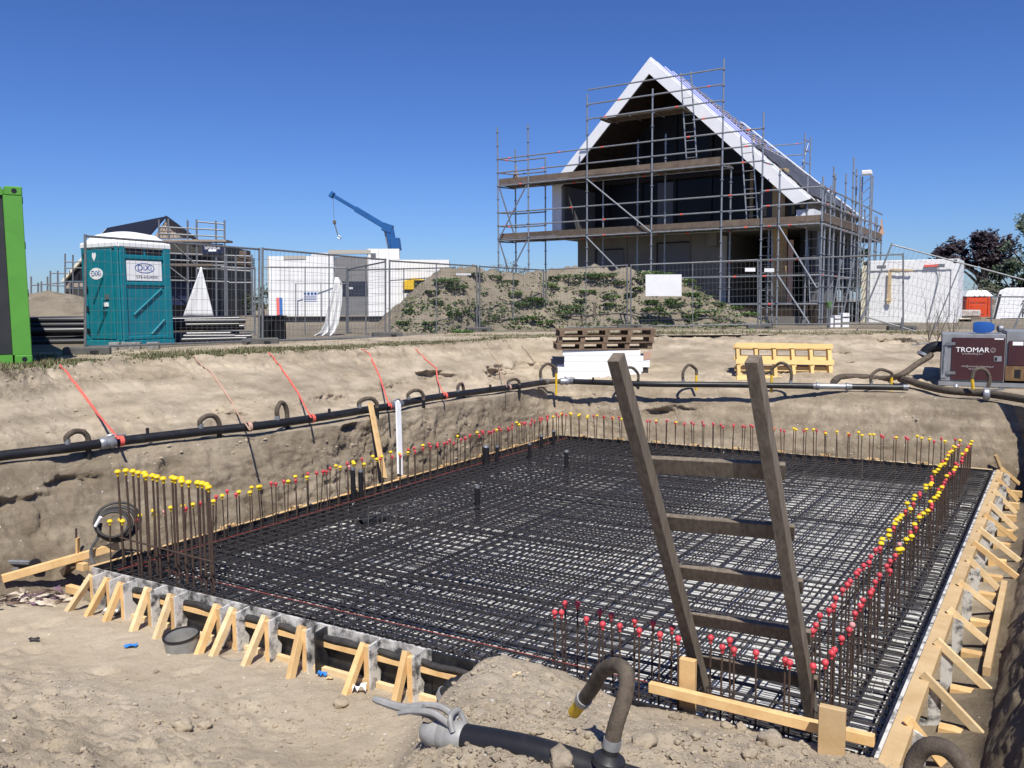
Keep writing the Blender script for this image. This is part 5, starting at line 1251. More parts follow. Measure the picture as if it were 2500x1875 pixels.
# right side: frame ribs, recessed panels, vents, sign
for u0, u1 in ((0.0, 0.10), (0.86, 1.0)): tpanel('r', u0, u1, 0.12, TH-0.02, 'teal', 'corner_rib', 0.035, bevel=0.012)
tpanel('r', 0.101, 0.859, 1.72, 1.80, 'teal', 'cross_rib', 0.03, bevel=0.01); tpanel('r', 0.101, 0.859, 1.20, 1.27, 'teal', 'cross_rib', 0.03, bevel=0.01); tpanel('r', 0.101, 0.859, 0.13, 0.20, 'teal', 'cross_rib', 0.03, bevel=0.01)
tpanel('r', 0.14, 0.47, 1.81, 1.96, 'black_plastic', 'vent', 0.006); tpanel('r', 0.52, 0.84, 1.81, 1.96, 'black_plastic', 'vent', 0.006)
for (ua, va), (ub_, vb) in (((0.22, 0.62), (0.80, 1.14)), ((0.55, 0.22), (0.84, 0.52))):
    MB().beam(tf('r', ua, va, 0.008), tf('r', ub_, vb, 0.008), 0.035, 0.05, tlv).build('diagonal_rib', 'teal', to, bevel=0.008)
sg = tpanel('r', 0.13, 0.82, 1.30, 1.69, 'white_print', 'sign', 0.012, 0.003)
cs_ = tf('r', 0.475, 1.55, 0.0165)
MB().tube([cs_+tr*0.22*math.cos(a)+UP*0.092*math.sin(a) for a in np.linspace(0, 2*math.pi, 33)[:-1]], 0.006, 4, closed=True).build('oval', 'blue_plastic', sg)
text_mesh('DiXi', 0.16, 'blue_plastic', 'lettering', sg, cs_, tr, UP, bold=0.0, squash=1.1)
text_mesh('076-6424000', 0.085, 'galv_dark', 'lettering', sg, tf('r', 0.52, 1.37, 0.0165), tr, UP, bold=0.0, squash=1.1)
# door side
tpanel('l', 0.0, 0.09, 0.12, TH-0.02, 'teal', 'corner_rib', 0.035, bevel=0.012); tpanel('l', 0.90, 1.0, 0.12, TH-0.02, 'teal', 'corner_rib', 0.035, bevel=0.012)
dr = tpanel('l', 0.17, 0.86, 0.14, TH-0.10, 'teal', 'door', 0.028, bevel=0.015)
hc_ = tf('l', 0.64, 1.78, 0.031); hs_ = []
for a in np.linspace(0, 2*math.pi, 28)[:-1]:
    hx = 16*math.sin(a)**3; hyy = 13*math.cos(a)-5*math.cos(2*a)-2*math.cos(3*a)-math.cos(4*a); hs_.append(hc_-tlv*hx*0.0042+UP*hyy*0.0062)
MB().prism(hs_, -tr*0.003).build('heart_sticker', 'white_print', dr)
oc = tf('l', 0.60, 1.44, 0.031)
ov = MB().prism([oc-tlv*0.21*math.cos(a)+UP*0.115*math.sin(a) for a in np.linspace(0, 2*math.pi, 28)[:-1]], -tr*0.003).build('oval_sticker', 'white_print', dr)
text_mesh('DiXi', 0.15, 'blue_plastic', 'lettering', ov, oc-tr*0.006, -tlv, UP, bold=0.0, squash=1.1)
MB().beam(tf('l', 0.72, 0.86, 0.03), tf('l', 0.42, 1.36, 0.03), 0.02, 0.035, tlv).build('groove', 'teal_dark', dr); MB().beam(tf('l', 0.66, 0.24, 0.03), tf('l', 0.36, 0.70, 0.03), 0.02, 0.035, tlv).build('groove', 'teal_dark', dr)
MB().box(tf('l', 0.33, 0.98, 0.035), 0.03, 0.10, 0.10, R(th_)).build('lock', 'galv_dark', dr); MB().tube(spline([tf('l', 0.40, 0.92, 0.03), tf('l', 0.40, 0.92, 0.09), tf('l', 0.40, 0.72, 0.09), tf('l', 0.40, 0.70, 0.03)], 4), 0.018, 8).build('handle', 'teal', dr, smooth=True)
MB().box(tf('l', 0.36, 0.83, 0.035), 0.03, 0.12, 0.08, R(th_)).build('latch', 'white_print', dr)
for v_ in (0.3, 0.75, 1.15, 1.8): MB().box(tf('l', 0.90, v_, 0.04), 0.03, 0.06, 0.10, R(th_)).build('hinge', 'black_plastic', to)
MB().beam(tf('l', 0.80, TH-0.06, 0.03), tf('l', 0.25, TH-0.04, 0.03), 0.02, 0.03).build('vent', 'black_plastic', to)
# roof: bulging white cap
grid = []
def tq(u_, v_, z): return tc_+tr*(u_*TL)+tlv*(v_*TL)+UP*z
for i in range(13):
    u_ = -0.03+1.06*i/12; row = []
    for j in range(13):
        v_ = -0.03+1.06*j/12; e = min(1, min(u_+0.03, 1.03-u_)*6)*min(1, min(v_+0.03, 1.03-v_)*6)
        row.append(tq(u_, v_, TH+0.02+0.16*(e**0.55)+0.10*math.sin(math.pi*min(max(u_, 0), 1))*math.sin(math.pi*min(max(v_, 0), 1))))
    grid.append(row)
MB().sheet(grid).build('roof', 'toilet_white', to, smooth=True)
MB().prism([tq(-0.035, -0.035, TH-0.09), tq(1.035, -0.035, TH-0.09), tq(1.035, 1.035, TH-0.09), tq(-0.035, 1.035, TH-0.09)], (0, 0, 0.13)).build('roof_rim', 'toilet_white', to, bevel=0.03)
for k, u_ in enumerate((-0.35, -0.15, 0.1)): pass
blk = [(283, 858, 'left concrete block at the foot of the teal toilet'), (308, 853, 'middle concrete block at the foot of the teal toilet'), (328, 849, 'third concrete block at the foot of the teal toilet'), (374, 846, 'right concrete block at the foot of the teal toilet')]
for x, y, lab in blk:
    q = PY(x, y-6, 15.6); o = MB().box(zz(q, ZG+0.06), 0.22, 0.16, 0.14, R(15)).build('concrete_block', 'concrete', bevel=0.01); tag(o, lab, 'block', 'blocks at the toilet foot')
# ------------------------------------------------------------------ gabled house under construction
G0 = V((6.92, 28.0, 0)); gx = V((0.84, -0.5426, 0)); hy = V((0.5426, 0.84, 0))
def HW(s, d, z): return G0+gx*s+hy*d+UP*z          # s along the gable, d into the house, z up
def HP(x, y, d):
    p = PP(x, y, tuple(G0+hy*d), tuple(hy)); return (p-G0).dot(gx), p.z
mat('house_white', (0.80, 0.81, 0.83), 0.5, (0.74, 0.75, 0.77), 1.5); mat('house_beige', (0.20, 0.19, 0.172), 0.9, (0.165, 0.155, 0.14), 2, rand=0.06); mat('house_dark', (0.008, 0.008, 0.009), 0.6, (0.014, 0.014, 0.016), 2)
mat('soffit_brown', (0.022, 0.015, 0.010), 0.8, (0.04, 0.026, 0.017), 4); mat('membrane_blue', (0.02, 0.05, 0.48), 0.55, (0.03, 0.08, 0.55), 4); mat('batten_pale', (0.52, 0.47, 0.36), 0.8); mat('tile_grey', (0.06, 0.062, 0.07), 0.55, (0.09, 0.09, 0.10), 6, rand=0.15)
mat('glass_dark', (0.008, 0.009, 0.012), 0.35, spec=0.25); mat('panel_grey', (0.13, 0.13, 0.135), 0.6)
ho = thing('house', HW(-2.5, 3, ZG), 'tall gabled house shell with white bargeboards and open dark front', 'house')
sA, zA = -3.05, 10.12; sL, zL = -7.0, 6.10; sR, zR = 2.56, 4.86
DEP = 11.0; d0, dF = 1.0, 3.6; bw = 0.52
def hbox(s0, s1, da, db, z0, z1, name, m, par=None, bevel=0.0):
    return MB().prism([HW(s0, da, z0), HW(s1, da, z0), HW(s1, db, z0), HW(s0, db, z0)], (0, 0, z1-z0)).build(name, m, par or ho, bevel=bevel)
# bargeboards: left and right, then the vertical white trim at the left end
MB().prism([HW(sA, d0, zA), HW(sL, d0, zL), HW(sL+0.02, d0, zL-bw), HW(sL+0.42, d0, zL-0.10), HW(sA, d0, zA-bw)], hy*0.06).build('bargeboard', 'house_white', ho)
MB().prism([HW(sA, d0, zA), HW(sA, d0, zA-bw), HW(sR-0.47, d0, zR-0.12), HW(sR, d0, zR)], hy*0.06).build('bargeboard', 'house_white', ho)
hbox(sL, sL+0.40, d0+0.002, d0+0.08, 4.30, zL-bw+0.36, 'end_trim', 'house_white')
# roof slopes: thick boarded slabs with membrane, battens and tiles on the right
nl = V((gx*(-(zA-zL))+UP*(sA-sL))).normalized(); nr2 = V((gx*(zA-zR)+UP*(sR-sA))).normalized()
rl = MB().prism([HW(sA, d0+0.06, zA-0.01), HW(sL, d0+0.06, zL-0.01), HW(sL, 9.0, zL-0.01), HW(sA, 3.9, zA-0.01)], -nl*0.36).build('roof_slab', 'soffit_brown', ho)
DR = lambda f_: 3.9+5.4*f_            # the far end of the right slope runs at a slant
rr2 = MB().prism([HW(sA, d0+0.06, zA-0.01), HW(sR, d0+0.06, zR-0.01), HW(sR, DR(1), zR-0.01), HW(sA, DR(0), zA-0.01)], -nr2*0.36).build('roof_slab', 'soffit_brown', ho)
def onroof(f_, d, up=0.0): return HW(sA+(sR-sA)*f_, d, zA+(zR-zA)*f_)+nr2*up
MB().prism([onroof(0.0, d0+0.05), onroof(0.62, d0+0.05), onroof(0.62, DR(0.62)-0.05), onroof(0.0, DR(0)-0.05)], nr2*0.015).build('membrane', 'membrane_blue', rr2)
MB().prism([onroof(0.0, d0+0.02), onroof(1.0, d0+0.02), onroof(1.0, d0+0.14), onroof(0.0, d0+0.14)], nr2*0.07).build('edge_trim', 'house_white', rr2)
for k in range(11):
    d = d0+0.6+k*0.75; f0 = max(0.0, (d+0.1-3.9)/5.4)
    MB().prism([onroof(f0, d, 0.016), onroof(1.0, d, 0.016), onroof(1.0, d+0.05, 0.016), onroof(f0, d+0.05, 0.016)], nr2*0.03).build('counter_batten', 'house_white' if k < 3 else 'batten_pale', rr2)
for k in range(22):
    f_ = 0.10+0.04*k; MB().prism([onroof(f_, d0+2.3, 0.048), onroof(f_+0.006, d0+2.3, 0.048), onroof(f_+0.006, DR(f_)-0.1, 0.048), onroof(f_, DR(f_)-0.1, 0.048)], nr2*0.03).build('batten', 'batten_pale', rr2)
for j in range(8):
    f_ = 0.62+0.045*j
    for k in range(10):
        d = d0+0.5+k*1.0+(j % 2)*0.15
        if d+0.9 > DR(f_): continue
        MB().prism([onroof(f_, d, 0.09), onroof(f_+0.043, d, 0.065), onroof(f_+0.043, d+0.9, 0.065), onroof(f_, d+0.9, 0.09)], nr2*0.035).build('tile', 'tile_grey', rr2)
MB().prism([onroof(0.33, DR(0.33)-0.5, 0.09), onroof(1.02, DR(1.02)-0.5, 0.09), onroof(1.02, DR(1.02)+0.05, 0.09), onroof(0.33, DR(0.33)+0.05, 0.09)], nr2*0.03).build('pale_sheet', 'sign_white', rr2)
hbox(sR-0.46, sR+0.10, d0+0.2, 9.0, zR-0.55, zR-0.30, 'eave_box', 'house_white'); 
# boarded soffit boards on the underside, seen from below
for k in range(9):
    f_ = 0.03+k*0.105; a = HW(sA+(sL-sA)*f_, d0+0.065, zA+(zL-zA)*f_)-nl*0.365; b = HW(sA+(sL-sA)*(f_+0.1), d0+0.065, zA+(zL-zA)*(f_+0.1))-nl*0.365
    MB().prism([a, b, b+hy*2.4, a+hy*2.4], -nl*0.02).build('soffit_board', 'soffit_brown', ho)
# recessed facade, near-black in place of the deep interior's shade; panes and frames
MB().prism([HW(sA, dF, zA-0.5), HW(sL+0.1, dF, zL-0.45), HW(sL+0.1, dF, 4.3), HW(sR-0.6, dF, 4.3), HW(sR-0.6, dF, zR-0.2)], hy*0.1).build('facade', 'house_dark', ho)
for s_, z0, z1 in ((-5.9, 4.32, 6.6), (-4.45, 4.32, 8.0), (-3.05, 4.32, 9.2), (-1.65, 4.32, 8.1), (-0.2, 4.32, 6.9), (1.1, 4.32, 5.7)):
    hbox(s_-0.06, s_+0.06, dF-0.10, dF-0.005, z0, z1, 'mullion', 'house_dark')
for a, b, z0, z1 in ((-5.84, -4.51, 4.4, 6.2), (-4.39, -3.11, 4.4, 6.2), (-2.99, -1.71, 4.4, 6.2), (-1.59, -0.26, 4.4, 6.2), (-4.39, -3.11, 6.4, 7.8), (-2.99, -1.71, 6.4, 7.8)):
    hbox(a, b, dF-0.03, dF-0.012, z0, z1, 'pane', 'glass_dark')
hbox(-3.75, -3.0, dF-0.08, dF-0.035, 4.4, 6.15, 'infill_panel', 'panel_grey')
hbox(-6.6, 0.6, dF-0.25, dF-0.06, 6.22, 6.36, 'floor_beam', 'soffit_brown')
hbox(-0.12, 0.0, dF-0.22, dF-0.1, 4.35, 7.4, 'timber_post', 'timber_tan'); hbox(1.2, 1.62, 1.6, 2.0, ZG, 6.0, 'timber_column', 'timber_tan')
hbox(-6.98, -6.5, d0+0.09, DEP, 4.30, 6.0, 'side_wall', 'panel_grey'); hbox(-6.9, sR-0.4, 1.15, DEP, 4.02, 4.28, 'floor_slab', 'house_beige')
# bay with grey panels on the right of the first floor
hbox(0.15, 1.9, dF-0.06, dF-0.02, 4.3, 5.6, 'infill_panel', 'panel_grey')
for k in range(4): hbox(0.35+0.33*k, 0.47+0.33*k, dF-0.09, dF-0.065, 4.65, 5.05, 'timber_batten', 'timber_pale')
# ground floor
GW = 1.75
for a, b in ((-6.3, -5.55), (-5.55, -4.2), (-4.2, -3.0), (-3.0, -1.7), (-1.7, -0.55)):
    hbox(a+0.01, b-0.01, GW, GW+0.2, ZG, 4.02, 'wall_panel', 'house_beige')
for a, b, zt_ in ((-5.45, -4.35, 3.55), (-2.95, -1.75, 3.7)):
    dn = hbox(a, b, GW-0.03, GW-0.005, ZG, zt_, 'door', 'panel_grey'); hbox(a-0.05, a, GW-0.05, GW-0.003, ZG, zt_+0.05, 'frame', 'house_dark', dn); hbox(a, b, GW-0.05, GW-0.003, zt_, zt_+0.05, 'frame', 'house_dark', dn)
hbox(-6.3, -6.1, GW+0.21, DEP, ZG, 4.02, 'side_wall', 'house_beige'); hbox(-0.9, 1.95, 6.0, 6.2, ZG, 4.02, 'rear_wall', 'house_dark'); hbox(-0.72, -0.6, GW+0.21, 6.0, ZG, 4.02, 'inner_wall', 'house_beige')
hbox(-0.62, -0.55, GW-0.02, GW+0.5, ZG+0.6, 3.9, 'white_reveal', 'house_white'); hbox(2.0, 2.2, 2.2, DEP, ZG+1.6, 4.0, 'side_wall', 'house_dark')
for d in (3.0, 4.6, 6.2, 8.0): hbox(2.19, 2.35, d, d+0.25, ZG, 4.02, 'grey_post', 'panel_grey')
hbox(1.85, 2.0, 1.25, 1.36, 1.5, 3.6, 'orange_post', 'strap_faded')
hbox(-0.5, sR+0.25, 1.3, DEP, ZG, ZG+0.72, 'plinth', 'soffit_brown'); hbox(0.2, 2.6, 1.18, 1.295, ZG, ZG+0.28, 'stone_footing', 'house_beige')
hbox(-6.3, -0.6, 1.5, DEP, ZG-0.1, ZG+0.25, 'plinth', 'house_beige')
hbox(-0.95, -0.60, 1.28, 1.75, 3.52, 4.0, 'canopy', 'house_beige')

# ------------------------------------------------------------------ scaffolding round the house
TR = 0.029
sc = thing('scaffolding', HW(-2.5, 0, ZG), 'galvanised tube scaffolding with brown plank decks around the gabled house', 'scaffold')
mat('scaf', (0.34, 0.36, 0.385), 0.42, (0.27, 0.285, 0.30), 6, metal=0.5); mat('scaf_board', (0.10, 0.073, 0.056), 0.85, (0.15, 0.115, 0.085), 4, rand=0.25)
ring_me = MB().lathe([(TR, -0.012), (0.062, -0.01), (0.062, 0.01), (TR, 0.012)], (0, 0, 0), 8).mesh('rosette'); ring_me.materials.append(MATS['scaf'])
def std(s, d, z0, z1, name='standard'):
    o = MB().tube([HW(s, d, z0), HW(s, d, z1)], TR, 8).build(name, 'scaf', sc, smooth=True)
    z = z0+0.25
    while z < z1-0.1:
        inst('rosette', ring_me, o, HW(s, d, z)-sc.location); z += 0.5
    return o
def tubeH(a, b, name='ledger', r=TR*0.92, red=True):
    o = MB().tube([a, b], r, 8).build(name, 'scaf', sc, smooth=True)
    if red and random.random() < 0.55:
        m = V(a).lerp(b, random.uniform(0.2, 0.8)); d = (V(b)-V(a)).normalized(); MB().tube([m-d*0.05, m+d*0.05], r*1.08, 8).build('mark', 'strap_red', o)
def board(s0, s1, da, db, z, th=0.045, m='scaf_board', name='deck_board'): return hboxS(s0, s1, da, db, z, z+th, name, m)
def hboxS(s0, s1, da, db, z0, z1, name, m): return MB().prism([HW(s0, da, z0), HW(s1, da, z0), HW(s1, db, z0), HW(s0, db, z0)], (0, 0, z1-z0)).build(name, m, sc)
random.seed(19)
ZU, ZM = 6.05, 3.98
front = [(-8.82, 8.25), (-7.45, 8.2), (-4.97, 8.95), (-2.47, 8.8), (0.0, 9.4), (1.32, 7.55), (1.87, 5.7), (3.19, 5.4)]
for s_, zt_ in front: std(s_, 0.0, ZG, zt_)
for s_, zt_ in ((-8.5, 7.5), (-7.15, 7.1), (-4.7, 6.0), (-3.33, 7.3), (-2.29, 7.4), (0.05, 6.0), (1.35, 4.0)): std(s_, 0.75, ZG, zt_)
bays = [-8.82, -7.45, -4.97, -2.47, 0.0]
def run(ss, z, d=0.0):
    for a, b in zip(ss[:-1], ss[1:]): tubeH(HW(a, d, z), HW(b, d, z))
for z in (9.1, 8.6, 8.09): run([-4.97, -2.47, 0.0], z)
tubeH(HW(-1.03, 0, 7.59), HW(0.0, 0, 7.59))
for z in (7.06, 6.55): run(bays+[1.32], z)
run(bays+[1.32], ZU); run(bays+[1.32, 1.87, 3.19], ZM)
for z in (5.04, 4.53): run(bays+[1.32], z)
run([1.32, 1.87, 3.19], 4.62); run([1.32, 1.87, 3.19], 5.1)
for z in (2.9, 2.4, 1.5): run([-2.47, 0.0, 1.32, 1.87, 3.19], z)
for z in (7.06, 6.55, ZU, 5.04, 4.53, ZM): run([-8.5, -7.15], z, 0.75)
run([-8.5, -7.15, -4.7, -2.29, 0.05], ZU-0.02, 0.75); run([-8.5, -7.15, -4.7, -2.29, 0.05, 1.35], ZM-0.02, 0.75)
for s_ in (-8.82, -7.45, -4.97, -2.47, 0.0, 1.32):
    for z in (ZU-0.04, ZM-0.04): tubeH(HW(s_, 0, z), HW(s_+(0.3 if s_ < -5 else 0.1), 0.78, z), 'transom')
for z in (7.06, 6.55, 5.04, 4.53): tubeH(HW(-8.82, 0, z), HW(-8.5, 0.78, z), 'guard_rail')
# decks, joints visible from below, and toe boards
def deck(s0, s1, z, da=0.02, db=1.14, n=5):
    cuts = [s for s in bays+[1.32, 1.87, 3.19] if s0 < s < s1]; cuts = [s0]+cuts+[s1]
    for a, b in zip(cuts[:-1], cuts[1:]):
        for k in range(n):
            y0 = da+(db-da)*k/n; board(a+0.01, b-0.01, y0+0.005, y0+(db-da)/n-0.005, z+0.035+random.uniform(-0.004, 0.004))
        hboxS(a+0.005+random.uniform(0, .02), b-0.01, 0.035, 0.062, z+0.09, z+0.27, 'toe_board', 'scaf_board')
        for k in range(5):
            s_ = a+(b-a)*(k+0.5)/5; MB().tube([HW(s_, -0.04, z+0.015), HW(s_, 0.82, z+0.015)], 0.018, 6).build('putlog', 'scaf', sc)
deck(-8.8, 0.0, ZU); deck(-8.8, 3.15, ZM)
for k in range(3): board(-4.5, -1.4, 0.05+0.25*k, 0.28+0.25*k, 8.02)
for k in range(3): MB().tube([HW(-4.2+0.9*k, -0.05, 8.0), HW(-4.2+0.9*k, 0.85, 8.0)], 0.018, 6).build('putlog', 'scaf', sc)
# braces
for a, b in (((-4.97, 6.0), (-2.47, 4.0)), ((-4.97, 3.95), (-2.8, 1.9)), ((1.87, 4.0), (3.1, 2.0)), ((1.87, 2.45), (2.9, 0.9)), ((-7.5, 5.98), (-8.75, 4.05)), ((-7.5, 3.9), (-8.75, 1.9))):
    tubeH(HW(a[0], -0.05, a[1]), HW(b[0], -0.05, b[1]), 'brace', red=False)
tubeH(HW(-8.75, 0.0, 5.98), HW(-8.5, 0.75, 4.05), 'brace', red=False); tubeH(HW(-8.75, 0.0, 3.9), HW(-8.5, 0.75, 1.9), 'brace', red=False)
# ladders inside the scaffolding
def sladder(s, d, z0, z1, lean=0.3, w=0.36):
    a, b = HW(s, d, z0), HW(s-lean, d+0.1, z1)
    l_ = thing('access_ladder', a, '', 'ladder', 'aluminium ladders inside the scaffolding')
    for o_ in (0, w): MB().tube([a+gx*o_, b+gx*o_], 0.024, 6).build('rail', 'scaf', l_)
    n = int((z1-z0)/0.28)
    for k in range(1, n): MB().tube([a.lerp(b, k/n), a.lerp(b, k/n)+gx*w], 0.014, 5).build('rung', 'scaf', l_)
    return l_
tag(sladder(-1.35, 0.35, ZU+0.1, 9.3), 'aluminium ladder reaching up beside the gable peak'); tag(sladder(0.75, 0.35, ZM+0.1, 7.0), 'aluminium ladder on the right of the middle deck')
tag(sladder(1.2, 0.6, ZG, 3.95, 0.1), 'aluminium ladder under the middle deck by the timber column'); tag(sladder(2.6, 1.4, ZG+0.2, 4.2, 0.25), 'steel ladder standing under the right-hand deck')
tag(sladder(3.3, 0.9, ZG, 2.9, -0.3), 'short ladder leaning by the right corner of the scaffold')
# right-hand wing along the eaves
SR = 3.19
wing = [0.0, 1.1, 2.7, 4.5, 6.2, 8.0, 9.0, 10.5]
tops = [5.4, 5.25, 5.0, 6.6, 5.1, 5.0, 4.95, 4.9]
for d, zt_ in list(zip(wing, tops))[1:]: std(SR, d, ZG, zt_)
for d in (1.2, 3.0, 4.9, 7.0, 9.0): std(SR-0.75, d, ZG, 5.6 if d < 4 else 6.4)
for d, zt_ in ((0.6, 5.2), (1.9, 5.7), (3.5, 5.15), (5.3, 6.3), (7.1, 5.0), (9.7, 4.95)): std(SR-0.05, d, ZG, zt_)
for z in (5.1, 4.6, ZM-0.02, 2.4):
    for a, b in zip(wing[:-1], wing[1:]): tubeH(HW(SR, a, z), HW(SR, b, z))
for a, b in zip(wing[:-1], wing[1:]):
    for k in range(4): hboxS(SR-0.76+0.19*k, SR-0.76+0.19*k+0.18, a+0.01, b-0.01, ZM+0.03, ZM+0.075, 'deck_board', 'scaf_board')
    hboxS(SR-0.02, SR+0.01, a+0.005, b-0.01, ZM+0.09, ZM+0.34, 'toe_board', 'scaf_board')
    for k in range(3):
        d = a+(b-a)*(k+0.5)/3; MB().tube([HW(SR-0.85, d, ZM), HW(SR+0.06, d, ZM)], 0.018, 6).build('putlog', 'scaf', sc)
for z in (1.5, 2.4, 3.0): tubeH(HW(SR, 0, z), HW(SR-0.8, 1.2, z), 'transom')
# far corner tower seen over the roof
ft = [PY(1961, 500, 41.0), PY(1975, 500, 41.8)]
for q, yt_ in zip(ft, (325, 336)): MB().tube([zz(q, ZG), zz(q, PY(1961, yt_, q.y).z)], TR*1.2, 8).build('standard', 'scaf', sc, smooth=True)
for y_ in (353, 380, 412): tubeH(PY(1886, y_+3, 40.5), PY(1961, y_-3, 41.0))
for y_ in (340, 365, 395): tubeH(PY(1961, y_, 41.0), PY(1975, y_+6, 41.8), 'guard_rail')
tubeH(PY(1952, 425, 41.0), PY(1974, 350, 41.6), 'brace', red=False)
# hoist mast with white head
hm_ = thing('hoist_mast', HW(3.35, 4.9, ZG), 'lattice hoist mast with white head behind the right scaffold wing', 'hoist')
mp = [HW(3.35+a, 4.9+b, 0) for a, b in ((0, 0), (0.35, 0), (0.35, 0.35), (0, 0.35))]
for q in mp: MB().tube([zz(q, ZG), zz(q, 6.0)], 0.025, 6).build('leg', 'scaf', hm_)
for k in range(16):
    z = ZG+k*0.32; MB().tube([zz(mp[0], z), zz(mp[1], z+0.3)], 0.012, 4).build('lattice', 'scaf', hm_); MB().tube([zz(mp[1], z), zz(mp[2], z+0.3)], 0.012, 4).build('lattice', 'scaf', hm_)
MB().box(zz((mp[0]+mp[2])/2, 6.1), 0.34, 0.3, 0.16, R(-30)).build('head', 'white_paint', hm_, bevel=0.03)
# red and white tapes tied on the guard rails
for s_, d, z, lab in ((-8.5, 0.78, 6.9, 'faded orange tape knotted on the left end of the top deck'), (3.19, 10.4, 4.9, 'red and white tape at the far end of the right deck')):
    c = HW(s_, d, z); grid = [[c+V((x*w, 0.02*math.sin(x*9), -h)) for x in (-1, -0.4, 0.2, 1)] for w, h in ((0.03, 0.0), (0.05, 0.08), (0.03, 0.14), (0.10, 0.4), (0.14, 0.62))]
    o = MB().sheet(grid).build('barrier_tape', 'strap_faded'); tag(o, lab, 'tape')
# ------------------------------------------------------------------ weedy earth mound in front of the house
xs2 = np.linspace(-6.5, 9.8, 170); ys2 = np.linspace(20.8, 33.5, 130); Xm, Ym = np.meshgrid(xs2, ys2)
def mound_h(X, Y):
    u_ = X/ (Y/26.0)          # follow the lines of sight a little so both flanks keep their slope
    prof = np.interp(u_, [-4.7, -4.1, -3.2, -2.5, -1.9, -0.6, 1.5, 3.7, 4.9, 5.7, 7.0, 8.1], [0, 0.22, 0.98, 1.45, 1.78, 1.80, 1.84, 1.86, 1.55, 1.15, 0.5, 0])
    fb = np.interp(X, [-5, -2, 0, 2, 4, 7, 9], [22.2, 22.9, 24.9, 26.6, 26.0, 24.9, 24.3])
    t_ = np.clip((Y-fb)/2.6, 0, 1); front_ = t_**0.85
    backf = 1-sst(fb+3.6, fb+6.0, Y)
    return prof*front_*backf
Zm = mound_h(Xm, Ym); fl = np.stack([Xm, Ym, 0*Xm], -1).reshape(-1, 3)
k1 = fbm(fl, 0.7, 4, 61).reshape(Xm.shape); k2 = fbm(fl, 3.5, 4, 63, 0.6).reshape(Xm.shape)
Zm = ZG-0.03+Zm*(1+0.10*k1)+np.clip(Zm*3, 0, 1)*0.11*k2
me = bpy.data.meshes.new('earth_mound'); ny, nx = Xm.shape; idx = np.arange(ny*nx).reshape(ny, nx)
F_ = np.stack([idx[:-1, :-1], idx[:-1, 1:], idx[1:, 1:], idx[1:, :-1]], -1).reshape(-1, 4)
VM = np.stack([Xm, Ym, Zm], -1).reshape(-1, 3); me.from_pydata(VM.tolist(), [], F_.tolist()); me.update()
me.polygons.foreach_set('use_smooth', [True]*len(me.polygons)); me.materials.append(MATS['soil'])
at = me.attributes.new('damp', 'FLOAT', 'POINT'); at.data.foreach_set('value', (-0.30+0.2*k1).reshape(-1).astype(np.float32))
mo = bpy.data.objects.new('earth_mound', me); COL.objects.link(mo); tag(mo, 'sandy earth mound overgrown with weeds', None, None, 'structure')
_mv = BVHTree.FromPolygons(VM.tolist(), F_.tolist())
def mhit(x, y):
    h = _mv.ray_cast(V(CAMP), V(ray(x, y)).normalized()); return h[0]
# sand heap behind the pipes on the left
def heap(cx, cy, rx, ry, h, name, label, seed):
    g2 = []
    for i in range(40):
        r_ = i/39; row = []
        for j in range(49):
            a = 2*math.pi*j/48; q = np.array([[math.cos(a)*r_*3+seed, math.sin(a)*r_*3, seed]])
            hh = h*(1-r_)**0.9*(1+0.18*float(fbm(q, 1.0, 3, seed)[0]))
            row.append(V((cx+math.cos(a)*r_*rx, cy+math.sin(a)*r_*ry, ZG-0.03+hh)))
        g2.append(row)
    o = MB().sheet(g2).build(name, 'soil', smooth=True, angle=80); tag(o, label, None, None, 'structure')
q = PY(150, 790, 26.0); heap(q.x, q.y, 3.0, 2.6, 1.42, 'sand_heap', 'heap of pale sand behind the black pipes', 3)
q = PY(85, 790, 32.0); heap(q.x, q.y, 3.4, 2.6, 1.3, 'sand_heap', 'darker sand heap behind the green container', 8)

# ------------------------------------------------------------------ weeds and grass
def leaf_mat(name, c, c2):
    m = mat(name, c, 0.55, c2, 3, rand=0.25, contrast=(0.3, 0.7)); b = m.node_tree.nodes['Principled BSDF']
    return m
leaf_mat('weed_leaf', (0.10, 0.18, 0.05), (0.17, 0.255, 0.09)); leaf_mat('grass_dry', (0.17, 0.15, 0.07), (0.22, 0.18, 0.10)); leaf_mat('grass_green', (0.065, 0.105, 0.025), (0.10, 0.13, 0.04))
g = random.Random(9)
def weed_into(mb, c, r, n, h=0.6):
    for k in range(n):
        a = g.uniform(0, 6.28); rr_ = r*math.sqrt(g.random()); b = c+V((math.cos(a)*rr_, math.sin(a)*rr_, g.uniform(0, r*0.35*h)))
        L = g.uniform(0.04, 0.115); d = V((math.cos(a)+g.uniform(-.7, .7), math.sin(a)+g.uniform(-.7, .7), g.uniform(0.0, 0.75))).normalized(); s_ = d.cross(UP).normalized()*L*0.36
        mb.add([b, b+d*L*0.45+s_+UP*0.01, b+d*L-UP*0.02, b+d*L*0.45-s_+UP*0.01], [(0, 1, 2, 3)])
